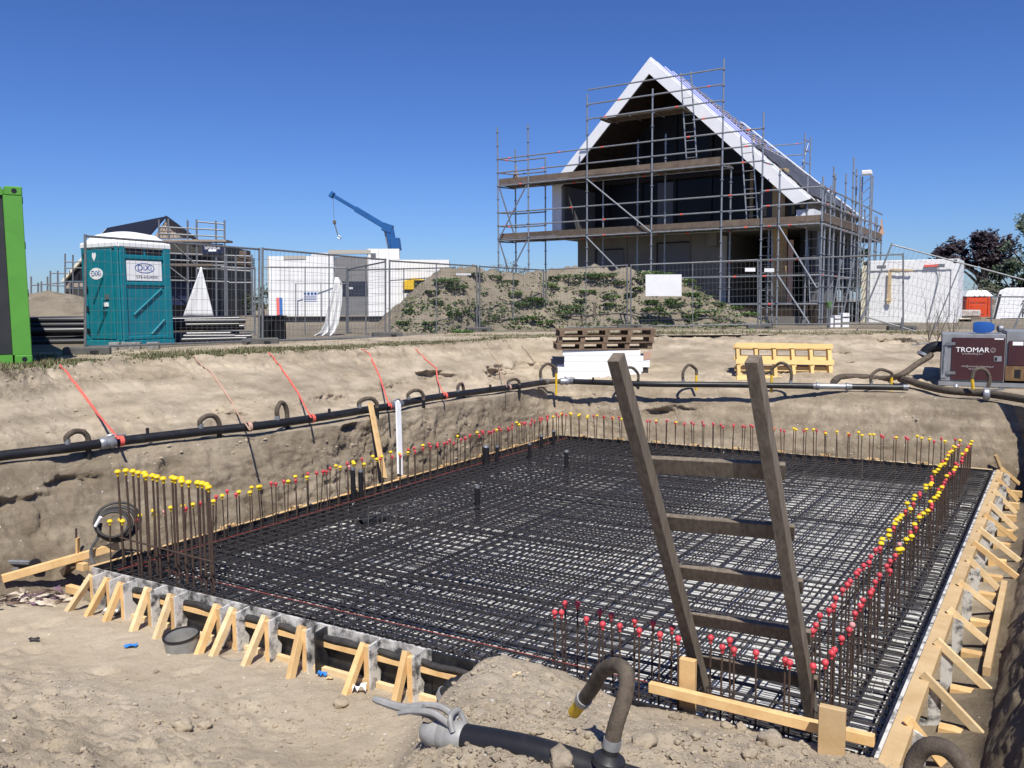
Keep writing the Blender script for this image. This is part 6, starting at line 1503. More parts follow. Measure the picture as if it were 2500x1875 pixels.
wspots = [(1090, 690, 0.45), (1160, 672, 0.25), (1112, 705, 0.4), (1060, 715, 0.25), (1000, 760, 0.2), (1065, 740, 0.2), (1110, 770, 0.25), (1130, 815, 0.3), (1245, 690, 0.3), (1300, 735, 0.4), (1335, 700, 0.35), (1270, 745, 0.3), (1350, 680, 0.25),
          (1390, 680, 0.5), (1470, 678, 0.55), (1450, 676, 0.4), (1515, 693, 0.3), (1565, 684, 0.28), (1555, 707, 0.22), (1435, 715, 0.3), (1495, 728, 0.3), (1395, 755, 0.45), (1375, 765, 0.3), (1595, 760, 0.45), (1650, 745, 0.25), (1690, 775, 0.3), (1715, 765, 0.25), (1590, 738, 0.22),
          (1675, 690, 0.35), (1690, 720, 0.25), (1750, 745, 0.3), (1790, 755, 0.35), (1830, 770, 0.35), (1330, 790, 0.35), (1290, 780, 0.3), (1420, 735, 0.2), (1540, 720, 0.18), (1640, 735, 0.2), (1700, 745, 0.2), (1255, 720, 0.25), (1490, 745, 0.2), (1585, 662, 0.5), (1620, 664, 0.4), (1205, 680, 0.3), (1050, 790, 0.2), (985, 790, 0.2)]
for k, (x, y, r) in enumerate(wspots):
    p = mhit(x, y) or mhit(x, y+10) or mhit(x, y+22)
    if p is None: continue
    mb = MB(); weed_into(mb, p, r*0.85, int(900*r), 0.8); o = mb.build('weed_clump', 'weed_leaf')
    side = 'left' if x < 1250 else ('middle' if x < 1540 else 'right'); lvl = 'crest' if y < 697 else ('middle slope' if y < 745 else 'foot')
    tag(o, f'green leafy weed clump on the {lvl} of the mound, {side} part', 'weed', 'weeds on the mound')
# loose weeds scattered over the mound
mb = MB()
for k in range(900):
    x, y = g.uniform(960, 1880), g.uniform(665, 812); p = mhit(x, y)
    if p is None: continue
    if y > 735 or x > 1650 or g.random() < 0.4: weed_into(mb, p, g.uniform(0.08, 0.2), g.randint(8, 26), 0.5)
o = mb.build('mound_weeds', 'weed_leaf'); tag(o, 'scattered small weeds over the mound', None, None, 'stuff')
# grass strip along the top of the banks
mb = MB(); mb2 = MB()
top = [np.array(p) for p in rails[4]]
for k in range(15000):
    i = g.randrange(30, NC[0]+NC[1]-10); p = V(rails[4][i])+ (V(rails[5][i])-V(rails[4][i]))*min(1, abs(g.gauss(0.0, 0.32)))
    p.x += g.uniform(-0.1, 0.1); p.y += g.uniform(-0.1, 0.1)
    nz = vnoise(np.array([[p.x*0.9, p.y*0.9, 1.0]]), 77)[0]
    if nz < 0.0 and g.random() < (0.93 if i < NC[0] else 0.35): continue
    z = drop(p.x, p.y)
    for b_ in range(3):
        L = g.uniform(0.02, 0.075)*(1.3 if nz > 0.35 else 0.8); a = g.uniform(0, 6.28); d = V((math.cos(a)*0.6, math.sin(a)*0.6, g.uniform(0.4, 1.2))).normalized(); s_ = V((-math.sin(a), math.cos(a), 0))*0.009
        q = V((p.x+g.uniform(-.05, .05), p.y+g.uniform(-.05, .05), z-0.005)); (mb if g.random() < 0.42 else mb2).add([q-s_, q+s_, q+d*L], [(0, 1, 2)])
o = mb.build('grass_verge', 'grass_green'); tag(o, 'short green grass along the top edge of the bank', None, None, 'stuff')
o = mb2.build('dry_grass_verge', 'grass_dry'); tag(o, 'dry yellowish grass along the top edge of the bank', None, None, 'stuff')

# ------------------------------------------------------------------ white container, orange toilet, pallets of goods, van on the right
mat('cont_white', (0.80, 0.80, 0.79), 0.45, (0.74, 0.74, 0.72), 1.5); mat('cont_cream', (0.72, 0.66, 0.50), 0.5); mat('orange_plastic', (0.62, 0.075, 0.02), 0.45, (0.55, 0.06, 0.018), 3)
def wall_frame(xl, yl, Yl, xr, yr, Yr):
    return PY(xl, yl, Yl), PY(xr, yr, Yr)
ca = PY(2105, 641, 30.6); cb2 = PY(2342, 627, 29.2); wzt = (ca.z+cb2.z)/2; ca = zz(ca, ZG); cb2 = zz(cb2, ZG); cd = (cb2-ca); CLn = cd.length; cd.normalize(); cn = V((cd.y, -cd.x, 0)); CH = wzt-ZG
if cn.y > 0: cn = -cn
wc = thing('white_container', ca, 'white site container with lamp fittings right of the scaffolded house', 'container')
def cbx(u0, u1, z0, z1, m, name, out=0.02, base=0.0, par=None, bevel=0.0): return MB().prism([ca+cd*u0+UP*z0+cn*base, ca+cd*u1+UP*z0+cn*base, ca+cd*u1+UP*z1+cn*base, ca+cd*u0+UP*z1+cn*base], cn*out).build(name, m, par or wc, bevel=bevel)
MB().prism([ca-cn*0.1, cb2-cn*0.1, cb2-cn*0.1+V((0.53, 0.85, 0))*2.44, ca-cn*0.1+V((0.53, 0.85, 0))*2.44], (0, 0, CH)).build('body', 'cont_white', wc)
cbx(0, 0.22, 0, CH, 'cont_cream', 'corner_post', 0.06, -0.1); cbx(CLn-0.22, CLn, 0, CH, 'cont_white', 'corner_post', 0.06, -0.1)
cbx(0.221, CLn-0.221, CH-0.36, CH-0.02, 'cont_white', 'top_rail', 0.06, -0.1); cbx(0.221, CLn-0.221, 0, 0.2, 'cont_white', 'bottom_rail', 0.05, -0.1)
npan = 18
for k in range(npan):
    u0 = 0.24+(CLn-0.5)*k/npan; cbx(u0, u0+(CLn-0.5)/npan*0.96, 0.205, CH-0.365, 'cont_white', 'wall_panel', 0.012+0.008*(k % 2), -0.098)
for u_ in (0.05, CLn-0.17): cbx(u_, u_+0.11, CH-0.15, CH-0.03, 'black_plastic', 'casting_hole', 0.005, -0.039)
cbx(0.62*CLn/3.9, 1.0*CLn/3.9, CH-0.27, CH-0.17, 'galv_dark', 'vent', 0.01, -0.039); cbx(2.95*CLn/3.9, 3.35*CLn/3.9, CH-0.27, CH-0.17, 'galv_dark', 'vent', 0.01, -0.039)
lm = cbx(2.55*CLn/3.9, 3.1*CLn/3.9, CH-0.26, CH-0.19, 'strap_red', 'lamp_socket', 0.06, -0.035); 
MB().tube(spline([ca+cd*(3.1*CLn/3.9)+UP*(CH-0.22)+cn*0.03, ca+cd*(3.15*CLn/3.9)+UP*(CH-0.5), ca+cd*(3.08*CLn/3.9)+UP*1.2, ca+cd*(2.8*CLn/3.9)+UP*0.1], 6), 0.015, 6).build('cable', 'galv', wc)
br = thing('wooden_bracket', ca+cd*(0.42*CLn), 'pale wooden lamp bracket hanging on the white container wall', 'bracket')
u_ = 0.30*CLn; MB().beam(ca+cd*u_+UP*(CH-0.35)+cn*0.03, ca+cd*u_+UP*(CH-1.55)+cn*0.03, 0.03, 0.12, cd).build('upright', 'timber_pale', br); MB().beam(ca+cd*u_+UP*(CH-0.33)+cn*0.06, ca+cd*(u_+0.75)+UP*(CH-0.38)+cn*0.06, 0.03, 0.06).build('arm', 'timber_pale', br)
MB().beam(ca+cd*(u_-0.08)+UP*(CH-1.4)+cn*0.05, ca+cd*(u_+0.1)+UP*(CH-1.4)+cn*0.05, 0.03, 0.08).build('foot', 'timber_pale', br)
# orange toilet
oc_ = PY(2358, 760, 38.0); ow = (PY(2418, 760, 38.0)-oc_).length; oz1 = PY(2358, 724, 38.0).z
ot = thing('orange_toilet', zz(oc_, ZG), 'orange portable toilet with white roof beside the white container', 'toilet')
oc_ = zz(oc_, ZG); od = V((1, -0.1, 0)).normalized(); on = V((-0.1, -1, 0)).normalized()
def obx(u0, u1, z0, z1, m, name, out, base=0.0, bevel=0.0, par=None): return MB().prism([oc_+od*u0+UP*z0+on*base, oc_+od*u1+UP*z0+on*base, oc_+od*u1+UP*z1+on*base, oc_+od*u0+UP*z1+on*base], on*out).build(name, m, par or ot, bevel=bevel)
oh = 2.02; oc_ = zz(oc_, oz1-oh); obx(0, ow, 0, oh, 'orange_plastic', 'cabin', -1.1, 0, 0.03); dd_ = obx(0.08, ow*0.80, 0.1, oh-0.10, 'orange_plastic', 'door', 0.03, 0, 0.012)
obx(0.15, ow*0.75, oh-0.28, oh-0.17, 'teal_dark' if False else 'orange_plastic', 'vent', 0.02, 0.031, 0.004, dd_)
for z0, z1 in ((0.25, 1.0), (1.2, 1.65)): obx(0.2, ow*0.7, z0, z1, 'orange_plastic', 'door_panel', 0.02, 0.031, 0.01, dd_)
obx(ow*0.83, ow, 0.0, oh, 'orange_plastic', 'corner_rib', 0.04, 0, 0.01)
MB().prism([oc_+od*(-0.04)+UP*oh+on*0.05, oc_+od*(ow+0.04)+UP*oh+on*0.05, oc_+od*(ow*0.86)+UP*(oh+0.27)-on*0.2, oc_+od*(ow*0.14)+UP*(oh+0.27)-on*0.2], -on*0.9).build('roof', 'toilet_white', ot, bevel=0.02)
for k in range(3):
    x_ = ow*(0.3+0.2*k); MB().beam(oc_+od*x_+UP*(oh+0.02)+on*0.055, oc_+od*(ow*0.5+(x_-ow*0.5)*0.75)+UP*(oh+0.29)-on*0.19, 0.07, 0.05).build('roof_rib', 'toilet_white', ot, bevel=0.01)
# shrink-wrapped goods
mat('wrap', (0.55, 0.52, 0.48), 0.35, (0.30, 0.22, 0.17), 4)
for x0, x1, y0, y1, Y, m, lab in ((2342, 2394, 757, 800, 33.0, 'wrap', 'shrink-wrapped pallet of bricks in front of the orange toilet'), (2338, 2372, 788, 822, 30.0, 'cont_cream', 'cream panel pack standing behind the pump set')):
    a, b = zz(PY(x0, y1, Y), ZG), zz(PY(x1, y1, Y), ZG); h = PY(x0, y0, Y).z-ZG; o = thing('goods_pallet', (a+b)/2, lab, 'goods')
    MB().prism([a+UP*0.12, b+UP*0.12, b+UP*0.12+V((0, 0.9, 0)), a+UP*0.12+V((0, 0.9, 0))], (0, 0, h-0.12)).build('load', m, o, bevel=0.04); MB().prism([a, b, b+V((0, 0.9, 0)), a+V((0, 0.9, 0))], (0, 0, 0.11)).build('base', 'timber_old', o)
# white van, rear quarter in view
mat('van_white', (0.80, 0.80, 0.80), 0.3, coat=0.3); mat('tyre', (0.012, 0.012, 0.013), 0.8); mat('van_window', (0.02, 0.022, 0.025), 0.1)
vA = zz(PY(2424, 760, 34.0), ZG); vd = V((0.98, -0.18, 0)).normalized(); vn = V((-0.18, -0.98, 0)).normalized(); vh = 2.3; vA = zz(vA, PY(2424, 703, 34.0).z-vh)
vo = thing('van', vA, 'white van with handwritten lettering at the right picture edge', 'van')
prof = [(0.0, 0.45), (0.0, 1.15), (0.10, 1.75), (0.20, vh-0.12), (0.45, vh), (3.9, vh), (4.15, vh-0.08), (4.85, 1.35), (5.35, 1.12), (5.4, 0.45), (4.75, 0.45), (4.62, 0.85), (4.25, 1.0), (3.88, 0.85), (3.75, 0.45), (1.85, 0.45), (1.72, 0.85), (1.35, 1.0), (0.98, 0.85), (0.85, 0.45)]
MB().prism([vA+vd*u_+UP*z+vn*0.0 for u_, z in prof], V((0.58, 0.81, 0))*1.9).build('body', 'van_white', vo, bevel=0.03)
for uw in (1.35, 4.25):
    w0 = vA+vd*uw+UP*0.36
    wh = MB().lathe([(0.20, 0.02), (0.34, 0.03), (0.36, 0.0), (0.36, -0.2), (0.3, -0.22)], w0-vn*0.02, 20, vn).build('wheel', 'tyre', vo, smooth=True); MB().lathe([(0.0001, 0.03), (0.12, 0.035), (0.21, 0.025)], w0-vn*0.02, 16, vn).build('rim', 'galv_dark', wh, smooth=True)
MB().prism([vA+vd*3.75+UP*1.3+vn*0.003, vA+vd*4.75+UP*1.3+vn*0.003, vA+vd*4.2+UP*(vh-0.18)+vn*0.003, vA+vd*3.75+UP*(vh-0.18)+vn*0.003], vn*0.008).build('side_window', 'van_window', vo)
MB().prism([vA+vd*0.012+UP*0.5, vA+vd*0.012+UP*0.9, vA+vd*0.25+UP*0.9+vn*0.006, vA+vd*0.25+UP*0.5+vn*0.006], vn*0.03).build('bumper', 'tyre', vo)
MB().prism([vA+vd*0.012+UP*1.0+vn*0.002, vA+vd*0.10+UP*1.0+vn*0.002, vA+vd*0.30+UP*(vh-0.25)+vn*0.002, vA+vd*0.20+UP*(vh-0.25)+vn*0.002], vn*0.012).build('rear_edge_strip', 'tyre', vo)  # plain dark strip up the rear edge, no lamp in it
MB().beam(vA+vd*0.3+UP*1.05+vn*0.01, vA+vd*3.6+UP*1.10+vn*0.01, 0.02, 0.06).build('side_moulding', 'tyre', vo)
text_mesh('Aanne', 0.33, 'tyre', 'lettering', vo, vA+vd*1.0+UP*(vh-0.62)+vn*0.006, vd, UP, align='LEFT'); text_mesh('R. B', 0.46, 'tyre', 'lettering', vo, vA+vd*1.05+UP*(vh-1.02)+vn*0.006, vd, UP, align='LEFT', bold=0.006)

# ------------------------------------------------------------------ white sand-lime walls and the blue crane
mat('limestone_white', (0.80, 0.80, 0.79), 0.8, (0.72, 0.72, 0.70), 1.2, rand=0.05); mat('wall_grey', (0.22, 0.22, 0.225), 0.85, (0.18, 0.18, 0.185), 2); mat('lintel', (0.42, 0.39, 0.34), 0.85)
Yw = 36.5
wb = thing('white_building', PY(870, 790, Yw), 'unfinished white block walls with grey opening in the middle distance', 'building')
def wbox(x0, x1, y0, y1, m, name, Y=Yw, dp=0.3, par=None):
    a, b = PY(x0, y1, Y), PY(x1, y1, Y); zt_ = PY((x0+x1)/2, y0, Y).z; b.z = a.z
    return MB().prism([a, b, zz(b, zt_), zz(a, zt_)], V((0, dp, 0))).build(name, m, par or wb)
def block_wall(x0, x1, y0, y1, nx_, ny_, Y=Yw):
    for i in range(nx_):
        for j in range(ny_):
            wbox(x0+(x1-x0)*i/nx_+0.28, x0+(x1-x0)*(i+1)/nx_-0.28, y0+(y1-y0)*j/ny_+0.28, y0+(y1-y0)*(j+1)/ny_-0.28, 'limestone_white', 'block', Y)
    wbox(x0+0.5, x1-0.5, y0+0.5, y1-0.5, 'lintel', 'mortar', Y+0.02, 0.26)
block_wall(657, 815, 625, 772, 6, 5); block_wall(760, 802, 617, 624.9, 2, 1); block_wall(899, 975, 607, 772, 3, 6); block_wall(975, 1097, 634, 772, 5, 5, Yw+0.02)
wbox(815.3, 898.7, 627, 770, 'wall_grey', 'recess_wall', Yw+1.2); wbox(802, 905, 610, 620, 'lintel', 'lintel', Yw-0.02, 0.34); wbox(692, 747, 624.5, 633, 'lintel', 'lintel', Yw-0.03, 0.2)
wbox(905, 917, 618, 625, 'galv_dark', 'lintel_seat', Yw-0.1, 0.1); wbox(640, 1110, 773, 786, 'crate_black', 'plinth', Yw-0.05, 0.4); wbox(640, 1110, 787, 789.5, 'white_paint', 'base_rail', Yw-0.2, 0.1); wbox(640, 1110, 790, 798, 'crate_black', 'base', Yw-0.05, 0.4)
MB().prism([PY(657, 772, Yw+0.3), PY(657, 772, Yw+9), zz(PY(657, 772, Yw+9), PY(657, 625, Yw).z), zz(PY(657, 772, Yw+0.3), PY(657, 625, Yw).z)], V((0.3, 0, 0))).build('side_wall', 'limestone_white', wb)
MB().prism([PY(1098, 772, Yw+0.35), PY(1098, 772, Yw+9), zz(PY(1098, 772, Yw+9), PY(1098, 634, Yw).z), zz(PY(1098, 772, Yw+0.35), PY(1098, 634, Yw).z)], V((-0.3, 0, 0))).build('side_wall', 'limestone_white', wb)
for x, m, lab in ((680, 'strap_red', 'red prop leaning before the white walls'), (686, 'blue_paint', 'blue prop leaning before the white walls')):
    o = MB().tube([PY(x, 770, 34.0), PY(x-1, 728, 34.3)], 0.07, 8).build('wall_prop', m); tag(o, lab, 'prop')
o = thing('yellow_machine', PY(1007, 711, 35.0), 'yellow machine half hidden behind the mound', 'machine')
a, b = PY(983, 708, 35.0), PY(1034, 708, 35.0); MB().prism([a, b, b+UP*0.42, b+UP*0.5-V((0.2, 0, 0)), a+UP*0.5+V((0.4, 0, 0)), a+UP*0.35], V((0, 1.2, 0))).build('hood', 'yellow_plastic', o, bevel=0.03)
MB().prism([a-UP*0.01, b-UP*0.01, b-UP*0.12, a-UP*0.12], V((0, 1.2, 0))).build('bumper', 'crate_black', o); MB().box((a+b)/2+V((0.3, -0.02, 0.25)), 0.5, 0.04, 0.3).build('grille', 'crate_black', o)
o = MB().beam(PY(1060, 696, 25.3), PY(1032, 735, 25.0), 0.05, 0.08).build('board', 'timber_dark'); o.name = 'leaning_board'; tag(o, 'dark board leaning on the left shoulder of the mound', 'board')
mat('crane_blue', (0.015, 0.085, 0.26), 0.45, (0.02, 0.11, 0.31), 2)
Yk = 46.0; kr = thing('crane', PY(960, 640, Yk), 'blue hydraulic crane arm rising behind the white walls', 'crane')
def kb(p, q, w, h, name, m='crane_blue'): return MB().beam(PY(*p, Yk), PY(*q, Yk), h, w, V((0, -1, 0))).build(name, m, kr, bevel=0.02)
kb((966, 640), (951, 557), 0.45, 0.4, 'column'); kb((958, 561), (935, 553), 0.5, 0.45, 'knuckle'); kb((953, 561), (868, 510), 0.33, 0.30, 'boom'); kb((872, 512), (808, 474), 0.22, 0.2, 'boom_extension')
kb((950, 610), (940, 562), 0.13, 0.13, 'ram', 'galv'); kb((968, 612), (964, 582), 0.62, 0.5, 'hydraulic_box'); kb((814, 478), (807, 473), 0.42, 0.34, 'boom_head', 'crane_blue')
hk = thing('crane_hook', PY(817, 540, Yk), 'crane hook and chain hanging from the blue boom tip', 'hook')
MB().tube([PY(813, 478, Yk), PY(816, 540, Yk)], 0.012, 5).build('cable', 'galv_dark', hk); MB().beam(PY(816, 538, Yk), PY(817, 547, Yk), 0.16, 0.14).build('block', 'timber_dark', hk, bevel=0.02)
MB().tube(spline([PY(817, 547, Yk), PY(821, 560, Yk), PY(825, 574, Yk)], 5), 0.035, 6).build('chain', 'galv_dark', hk); MB().tube(spline([PY(825, 574, Yk), PY(833, 580, Yk), PY(829, 583, Yk), PY(823, 580, Yk)], 5), 0.03, 6).build('hook', 'galv', hk)

# ------------------------------------------------------------------ house far left with black roof, stone gable and scaffolding
mat('roof_black', (0.012, 0.012, 0.018), 0.6); mat('brick_pale', (0.42, 0.35, 0.28), 0.85, (0.30, 0.24, 0.19), 5, rand=0.2); mat('navy', (0.012, 0.018, 0.05), 0.5); mat('dark_wall', (0.05, 0.048, 0.045), 0.8)  # far house walls share one plain dark colour
Yh = 52.0
fh = thing('far_house', PY(430, 780, Yh), 'far house with black roof and pale stone gable behind the toilet', 'house')
def fq(x, y, Y=Yh): return PY(x, y, Y)
ap = fq(408, 532)-V((0, 0, 0)); gl_, gr_ = fq(374, 582), fq(470, 582)
gr_ = zz(gr_, gl_.z)
MB().prism([gl_, gr_, ap], V((0, 0.3, 0))).build('gable', 'brick_pale', fh)
for j in range(6):
    t0, t1 = j/6, (j+1)/6; z0 = gl_.z+(ap.z-gl_.z)*t0; z1 = gl_.z+(ap.z-gl_.z)*t1
    n = 9-j; 
    for i in range(n):
        xa = gl_.x+(ap.x-gl_.x)*t1+(gr_.x-gl_.x)*(1-t1)*i/n; xb = gl_.x+(ap.x-gl_.x)*t1+(gr_.x-gl_.x)*(1-t1)*(i+1)/n
        if xb-xa > 0.05: MB().prism([V((xa+0.02, gl_.y-0.001, z0+0.02)), V((xb-0.02, gl_.y-0.001, z0+0.02)), V((xb-0.02, gl_.y-0.001, z1-0.02)), V((xa+0.02, gl_.y-0.001, z1-0.02))], V((0, -0.05, 0))).build('stone', 'brick_pale', fh)
rt = fq(262, 556, Yh+9); re = fq(230, 590, Yh+9)
MB().prism([ap+V((0, -0.2, 0.08)), rt, re, gl_+V((-0.3, -0.2, 0))], V((-0.1, 0.1, -0.15))).build('roof', 'roof_black', fh)
MB().prism([ap+V((0, -0.3, 0.12)), gr_+V((0.4, -0.3, -0.1)), gr_+V((0.1, -0.3, -0.1)), ap+V((0, -0.3, -0.14))], V((-0.05, 0.5, 0))).build('roof', 'roof_black', fh)
MB().prism([fq(370, 790), fq(520, 790), zz(fq(520, 790), gl_.z-0.3), zz(fq(370, 790), gl_.z-0.3)], V((0, 8, 0))).build('wall', 'dark_wall', fh)
for x in (421, 440, 460): MB().prism([fq(x, 640, Yh-0.02), fq(x+12, 640, Yh-0.02), fq(x+12, 622, Yh-0.02), fq(x, 622, Yh-0.02)], V((0, -0.05, 0))).build('window', 'van_window', fh)
MB().prism([fq(410, 745, Yh-0.5), fq(470, 745, Yh-0.5), fq(470, 690, Yh-0.5), fq(410, 690, Yh-0.5)], V((0, 0.3, 0))).build('blue_hoarding', 'navy', fh)
fs = thing('far_scaffold', PY(480, 780, Yh-1.5), 'scaffolding in front of the far black-roofed house', 'scaffold')
for x, y0, y1 in ((388, 536, 790), (411, 534, 790), (458, 538, 790), (480, 536, 790), (527, 539, 790), (548, 538, 790), (553, 620, 790), (575, 622, 790), (598, 610, 790), (615, 622, 790)):
    MB().tube([fq(x, y0, Yh-1.6), fq(x+2, y1, Yh-1.6)], 0.055, 6).build('standard', 'galv_dark', fs)
for x0, y0, x1, y1 in ((388, 554, 550, 562), (388, 570, 550, 578), (480, 541, 548, 547), (400, 618, 550, 624), (400, 634, 550, 640), (400, 649, 550, 648), (400, 684, 560, 688), (530, 623, 617, 626), (530, 640, 617, 642), (540, 652, 617, 655), (560, 690, 617, 690), (480, 655, 612, 662)):
    MB().tube([fq(x0, y0, Yh-1.6), fq(x1, y1, Yh-1.6)], 0.05, 6).build('ledger', 'galv_dark', fs)
for x0, y0, x1, y1 in ((412, 584, 478, 646), (412, 650, 463, 690)): MB().tube([fq(x0, y0, Yh-1.65), fq(x1, y1, Yh-1.65)], 0.045, 6).build('brace', 'tile_grey', fs)
for x0, x1, y in ((370, 552, 586), (400, 520, 645)): MB().prism([fq(x0, y+3, Yh-1.7), fq(x1, y+4, Yh-1.7), fq(x1, y-1, Yh-1.7), fq(x0, y-2, Yh-1.7)], V((0, 1.2, 0))).build('deck', 'timber_old' if y > 600 else 'brick_pale', fs)
for k in range(7): MB().prism([fq(573+5*(k % 2), 632+4*k, Yh-1.2), fq(612, 632+4*k, Yh-1.2), fq(612, 629.5+4*k, Yh-1.2), fq(573+5*(k % 2), 629.5+4*k, Yh-1.2)], V((0, 0.8, 0))).build('stacked_boards', 'timber_dark', fs)
MB().prism([fq(584, 612, Yh-1.2), fq(602, 612, Yh-1.2), fq(602, 632, Yh-1.2), fq(584, 632, Yh-1.2)], V((0, 0.8, 0))).build('stacked_boards', 'timber_dark', fs)
bn = thing('banner', fq(520, 620, Yh-1.8), 'navy banner with white lettering on the far scaffold', 'banner')
ba, bb = fq(493, 619, Yh-1.8), fq(545, 619, Yh-1.8); bt = fq(493, 596, Yh-1.8).z; bb.z = ba.z
MB().prism([ba, bb, zz(bb, bt), zz(ba, bt)], V((0, 0.03, 0))).build('cloth', 'navy', bn)
text_mesh('SINNIGE', 0.30, 'white_print', 'lettering', bn, (ba+bb)/2+UP*((bt-ba.z)*0.62)+V((0, -0.01, 0)), V((1, 0, 0)), UP, squash=0.82)
MB().prism([ba.lerp(bb, 0.32)+UP*0.12, ba.lerp(bb, 0.68)+UP*0.12, ba.lerp(bb, 0.68)+UP*0.24, ba.lerp(bb, 0.32)+UP*0.24], V((0, -0.02, 0))).build('patch', 'white_print', bn)
# second far house at the left
Y2 = 66.0; f2h = thing('far_house', PY(190, 780, Y2), 'far roof with pale rake edge between green container and toilet', 'house')
MB().prism([PY(157, 686, Y2), PY(300, 686, Y2), PY(300, 560, Y2), PY(265, 560, Y2)], V((0, 0.3, 0))).build('roof', 'roof_black', f2h)
MB().prism([PY(153, 687, Y2), PY(160, 687, Y2), PY(268, 562, Y2), PY(262, 560, Y2)], V((0, -0.3, 0))).build('rake_board', 'cont_cream', f2h)
MB().prism([PY(157, 703, Y2), PY(300, 703, Y2), PY(300, 687, Y2), PY(157, 687, Y2)], V((0, 0.3, 0))).build('brick_band', 'brick_pale', f2h); MB().prism([PY(160, 790, Y2), PY(300, 790, Y2), PY(300, 704, Y2), PY(160, 704, Y2)], V((0, 0.3, 0))).build('wall', 'dark_wall', f2h)
f2s = thing('far_scaffold', PY(150, 780, Y2-1), 'scaffolding tubes above the sand heap at the far left', 'scaffold')
for x, y0 in ((76, 675), (93, 690), (101, 687), (116, 675), (123, 661), (141, 661), (159, 619), (178, 622), (171, 690), (192, 690)): MB().tube([PY(x, y0, Y2-1), PY(x, 790, Y2-1)], 0.06, 6).build('standard', 'galv_dark', f2s)
for x0, y0, x1, y1 in ((76, 697, 156, 690), (123, 667, 165, 668), (159, 640, 200, 639), (159, 655, 200, 654), (116, 697, 156, 698)): MB().tube([PY(x0, y0, Y2-1), PY(x1, y1, Y2-1)], 0.05, 6).build('ledger', 'galv_dark', f2s)
o = MB().box(PY(1128, 678, 70), 1.5, 1.0, 0.5).build('shed', 'tile_grey'); o.name = 'far_shed'; tag(o, 'small grey shed roof far behind the mound', 'shed')

# ------------------------------------------------------------------ trees
leaf_mat('leaf_purple', (0.017, 0.011, 0.016), (0.030, 0.018, 0.024)); leaf_mat('leaf_grey', (0.10, 0.14, 0.085), (0.14, 0.18, 0.11)); leaf_mat('leaf_dark', (0.018, 0.032, 0.014), (0.035, 0.055, 0.02)); leaf_mat('leaf_bare', (0.10, 0.11, 0.05), (0.13, 0.12, 0.07)); mat('bark', (0.07, 0.055, 0.045), 0.9, (0.11, 0.09, 0.075), 6)
def tree(c, H, blobs, lm, label, leaf=0.25, dens=1.0, seed=0, trunk=0.25, name='tree'):
    gg = random.Random(seed); c = V(c); t_ = thing(name, c, label, 'tree', 'trees beyond the site')
    tk = MB(); tk.tube([c, c+V((gg.uniform(-.1, .1), 0, H*0.3)), c+V((gg.uniform(-.2, .2), 0, H*0.62))], [trunk, trunk*0.8, trunk*0.4], 8)
    lf = MB()
    for bx_, by_, bz_, r in blobs:
        bc = c+V((bx_, by_, bz_)); st0 = c+V((0, 0, H*gg.uniform(0.22, 0.5)))
        tk.tube(spline([st0, st0.lerp(bc, 0.5)+V((0, 0, gg.uniform(0, .3))), bc], 3), [trunk*0.35, trunk*0.3, trunk*0.24, trunk*0.2, trunk*0.15, trunk*0.1, trunk*0.06], 5)
        for k in range(9):
            e_ = bc+V((gg.gauss(0, .5), gg.gauss(0, .5), gg.gauss(0, .5)))*r; tk.tube([bc, e_], [trunk*0.08, trunk*0.02], 4, caps=False)
        ncl = int(34*dens*max(1, r))
        for q in range(ncl):
            v_ = V((gg.gauss(0, 1), gg.gauss(0, 1), gg.gauss(0, 1))).normalized()*r*gg.uniform(0.35, 1.05); v_.z *= 0.8; cc2 = bc+v_
            for k in range(int(16*dens)):
                p = cc2+V((gg.gauss(0, 1), gg.gauss(0, 1), gg.gauss(0, 0.8)))*r*0.17
                d = V((gg.uniform(-1, 1), gg.uniform(-1, 1), gg.uniform(-0.6, 0.9))).normalized(); s_ = d.orthogonal().normalized()*leaf*0.32; L = leaf*gg.uniform(0.6, 1.3)
                lf.add([p-d*L/2, p+s_, p+d*L/2, p-s_], [(0, 1, 2, 3)])
    tk.build('trunk', 'bark', t_, smooth=True); lf.build('crown', lm, t_)
Yt = 62.0
def tb(pxs, Y, base): return [((PY(x, y, Y)-base).x, random.uniform(-1, 1), (PY(x, y, Y)-base).z, r*Y/FPX) for x, y, r in pxs]
bse = zz(PY(2400, 760, Yt), ZG)
tree(bse, PY(2400, 570, Yt).z-ZG, tb([(2320, 620, 26), (2350, 605, 30), (2385, 590, 30), (2415, 588, 28), (2440, 605, 30), (2380, 625, 34), (2420, 640, 34), (2345, 650, 26), (2310, 640, 20), (2455, 640, 28)], Yt, bse), 'leaf_purple', 'broad dark purple-leaved tree behind the white container', 0.32, 1.0, 1, 0.45)
bse = zz(PY(2505, 760, 55.0), ZG)
tree(bse, PY(2500, 500, 55.0).z-ZG, tb([(2500, 530, 20), (2485, 560, 18), (2510, 570, 26), (2480, 600, 22), (2500, 620, 26), (2478, 640, 20), (2520, 540, 24)], 55.0, bse), 'leaf_grey', 'tall pale grey-green tree at the right picture edge', 0.22, 0.55, 2, 0.3)
bse = zz(PY(2470, 760, 50.0), ZG)
tree(bse, PY(2470, 640, 50.0).z-ZG, tb([(2440, 670, 24), (2465, 655, 24), (2490, 680, 26), (2420, 700, 22), (2450, 705, 22), (2485, 715, 24), (2510, 690, 24)], 50.0, bse), 'leaf_dark', 'dark green thicket behind the white van', 0.22, 0.9, 3, 0.2, 'thicket')
bse = zz(PY(2065, 760, 48.0), ZG)
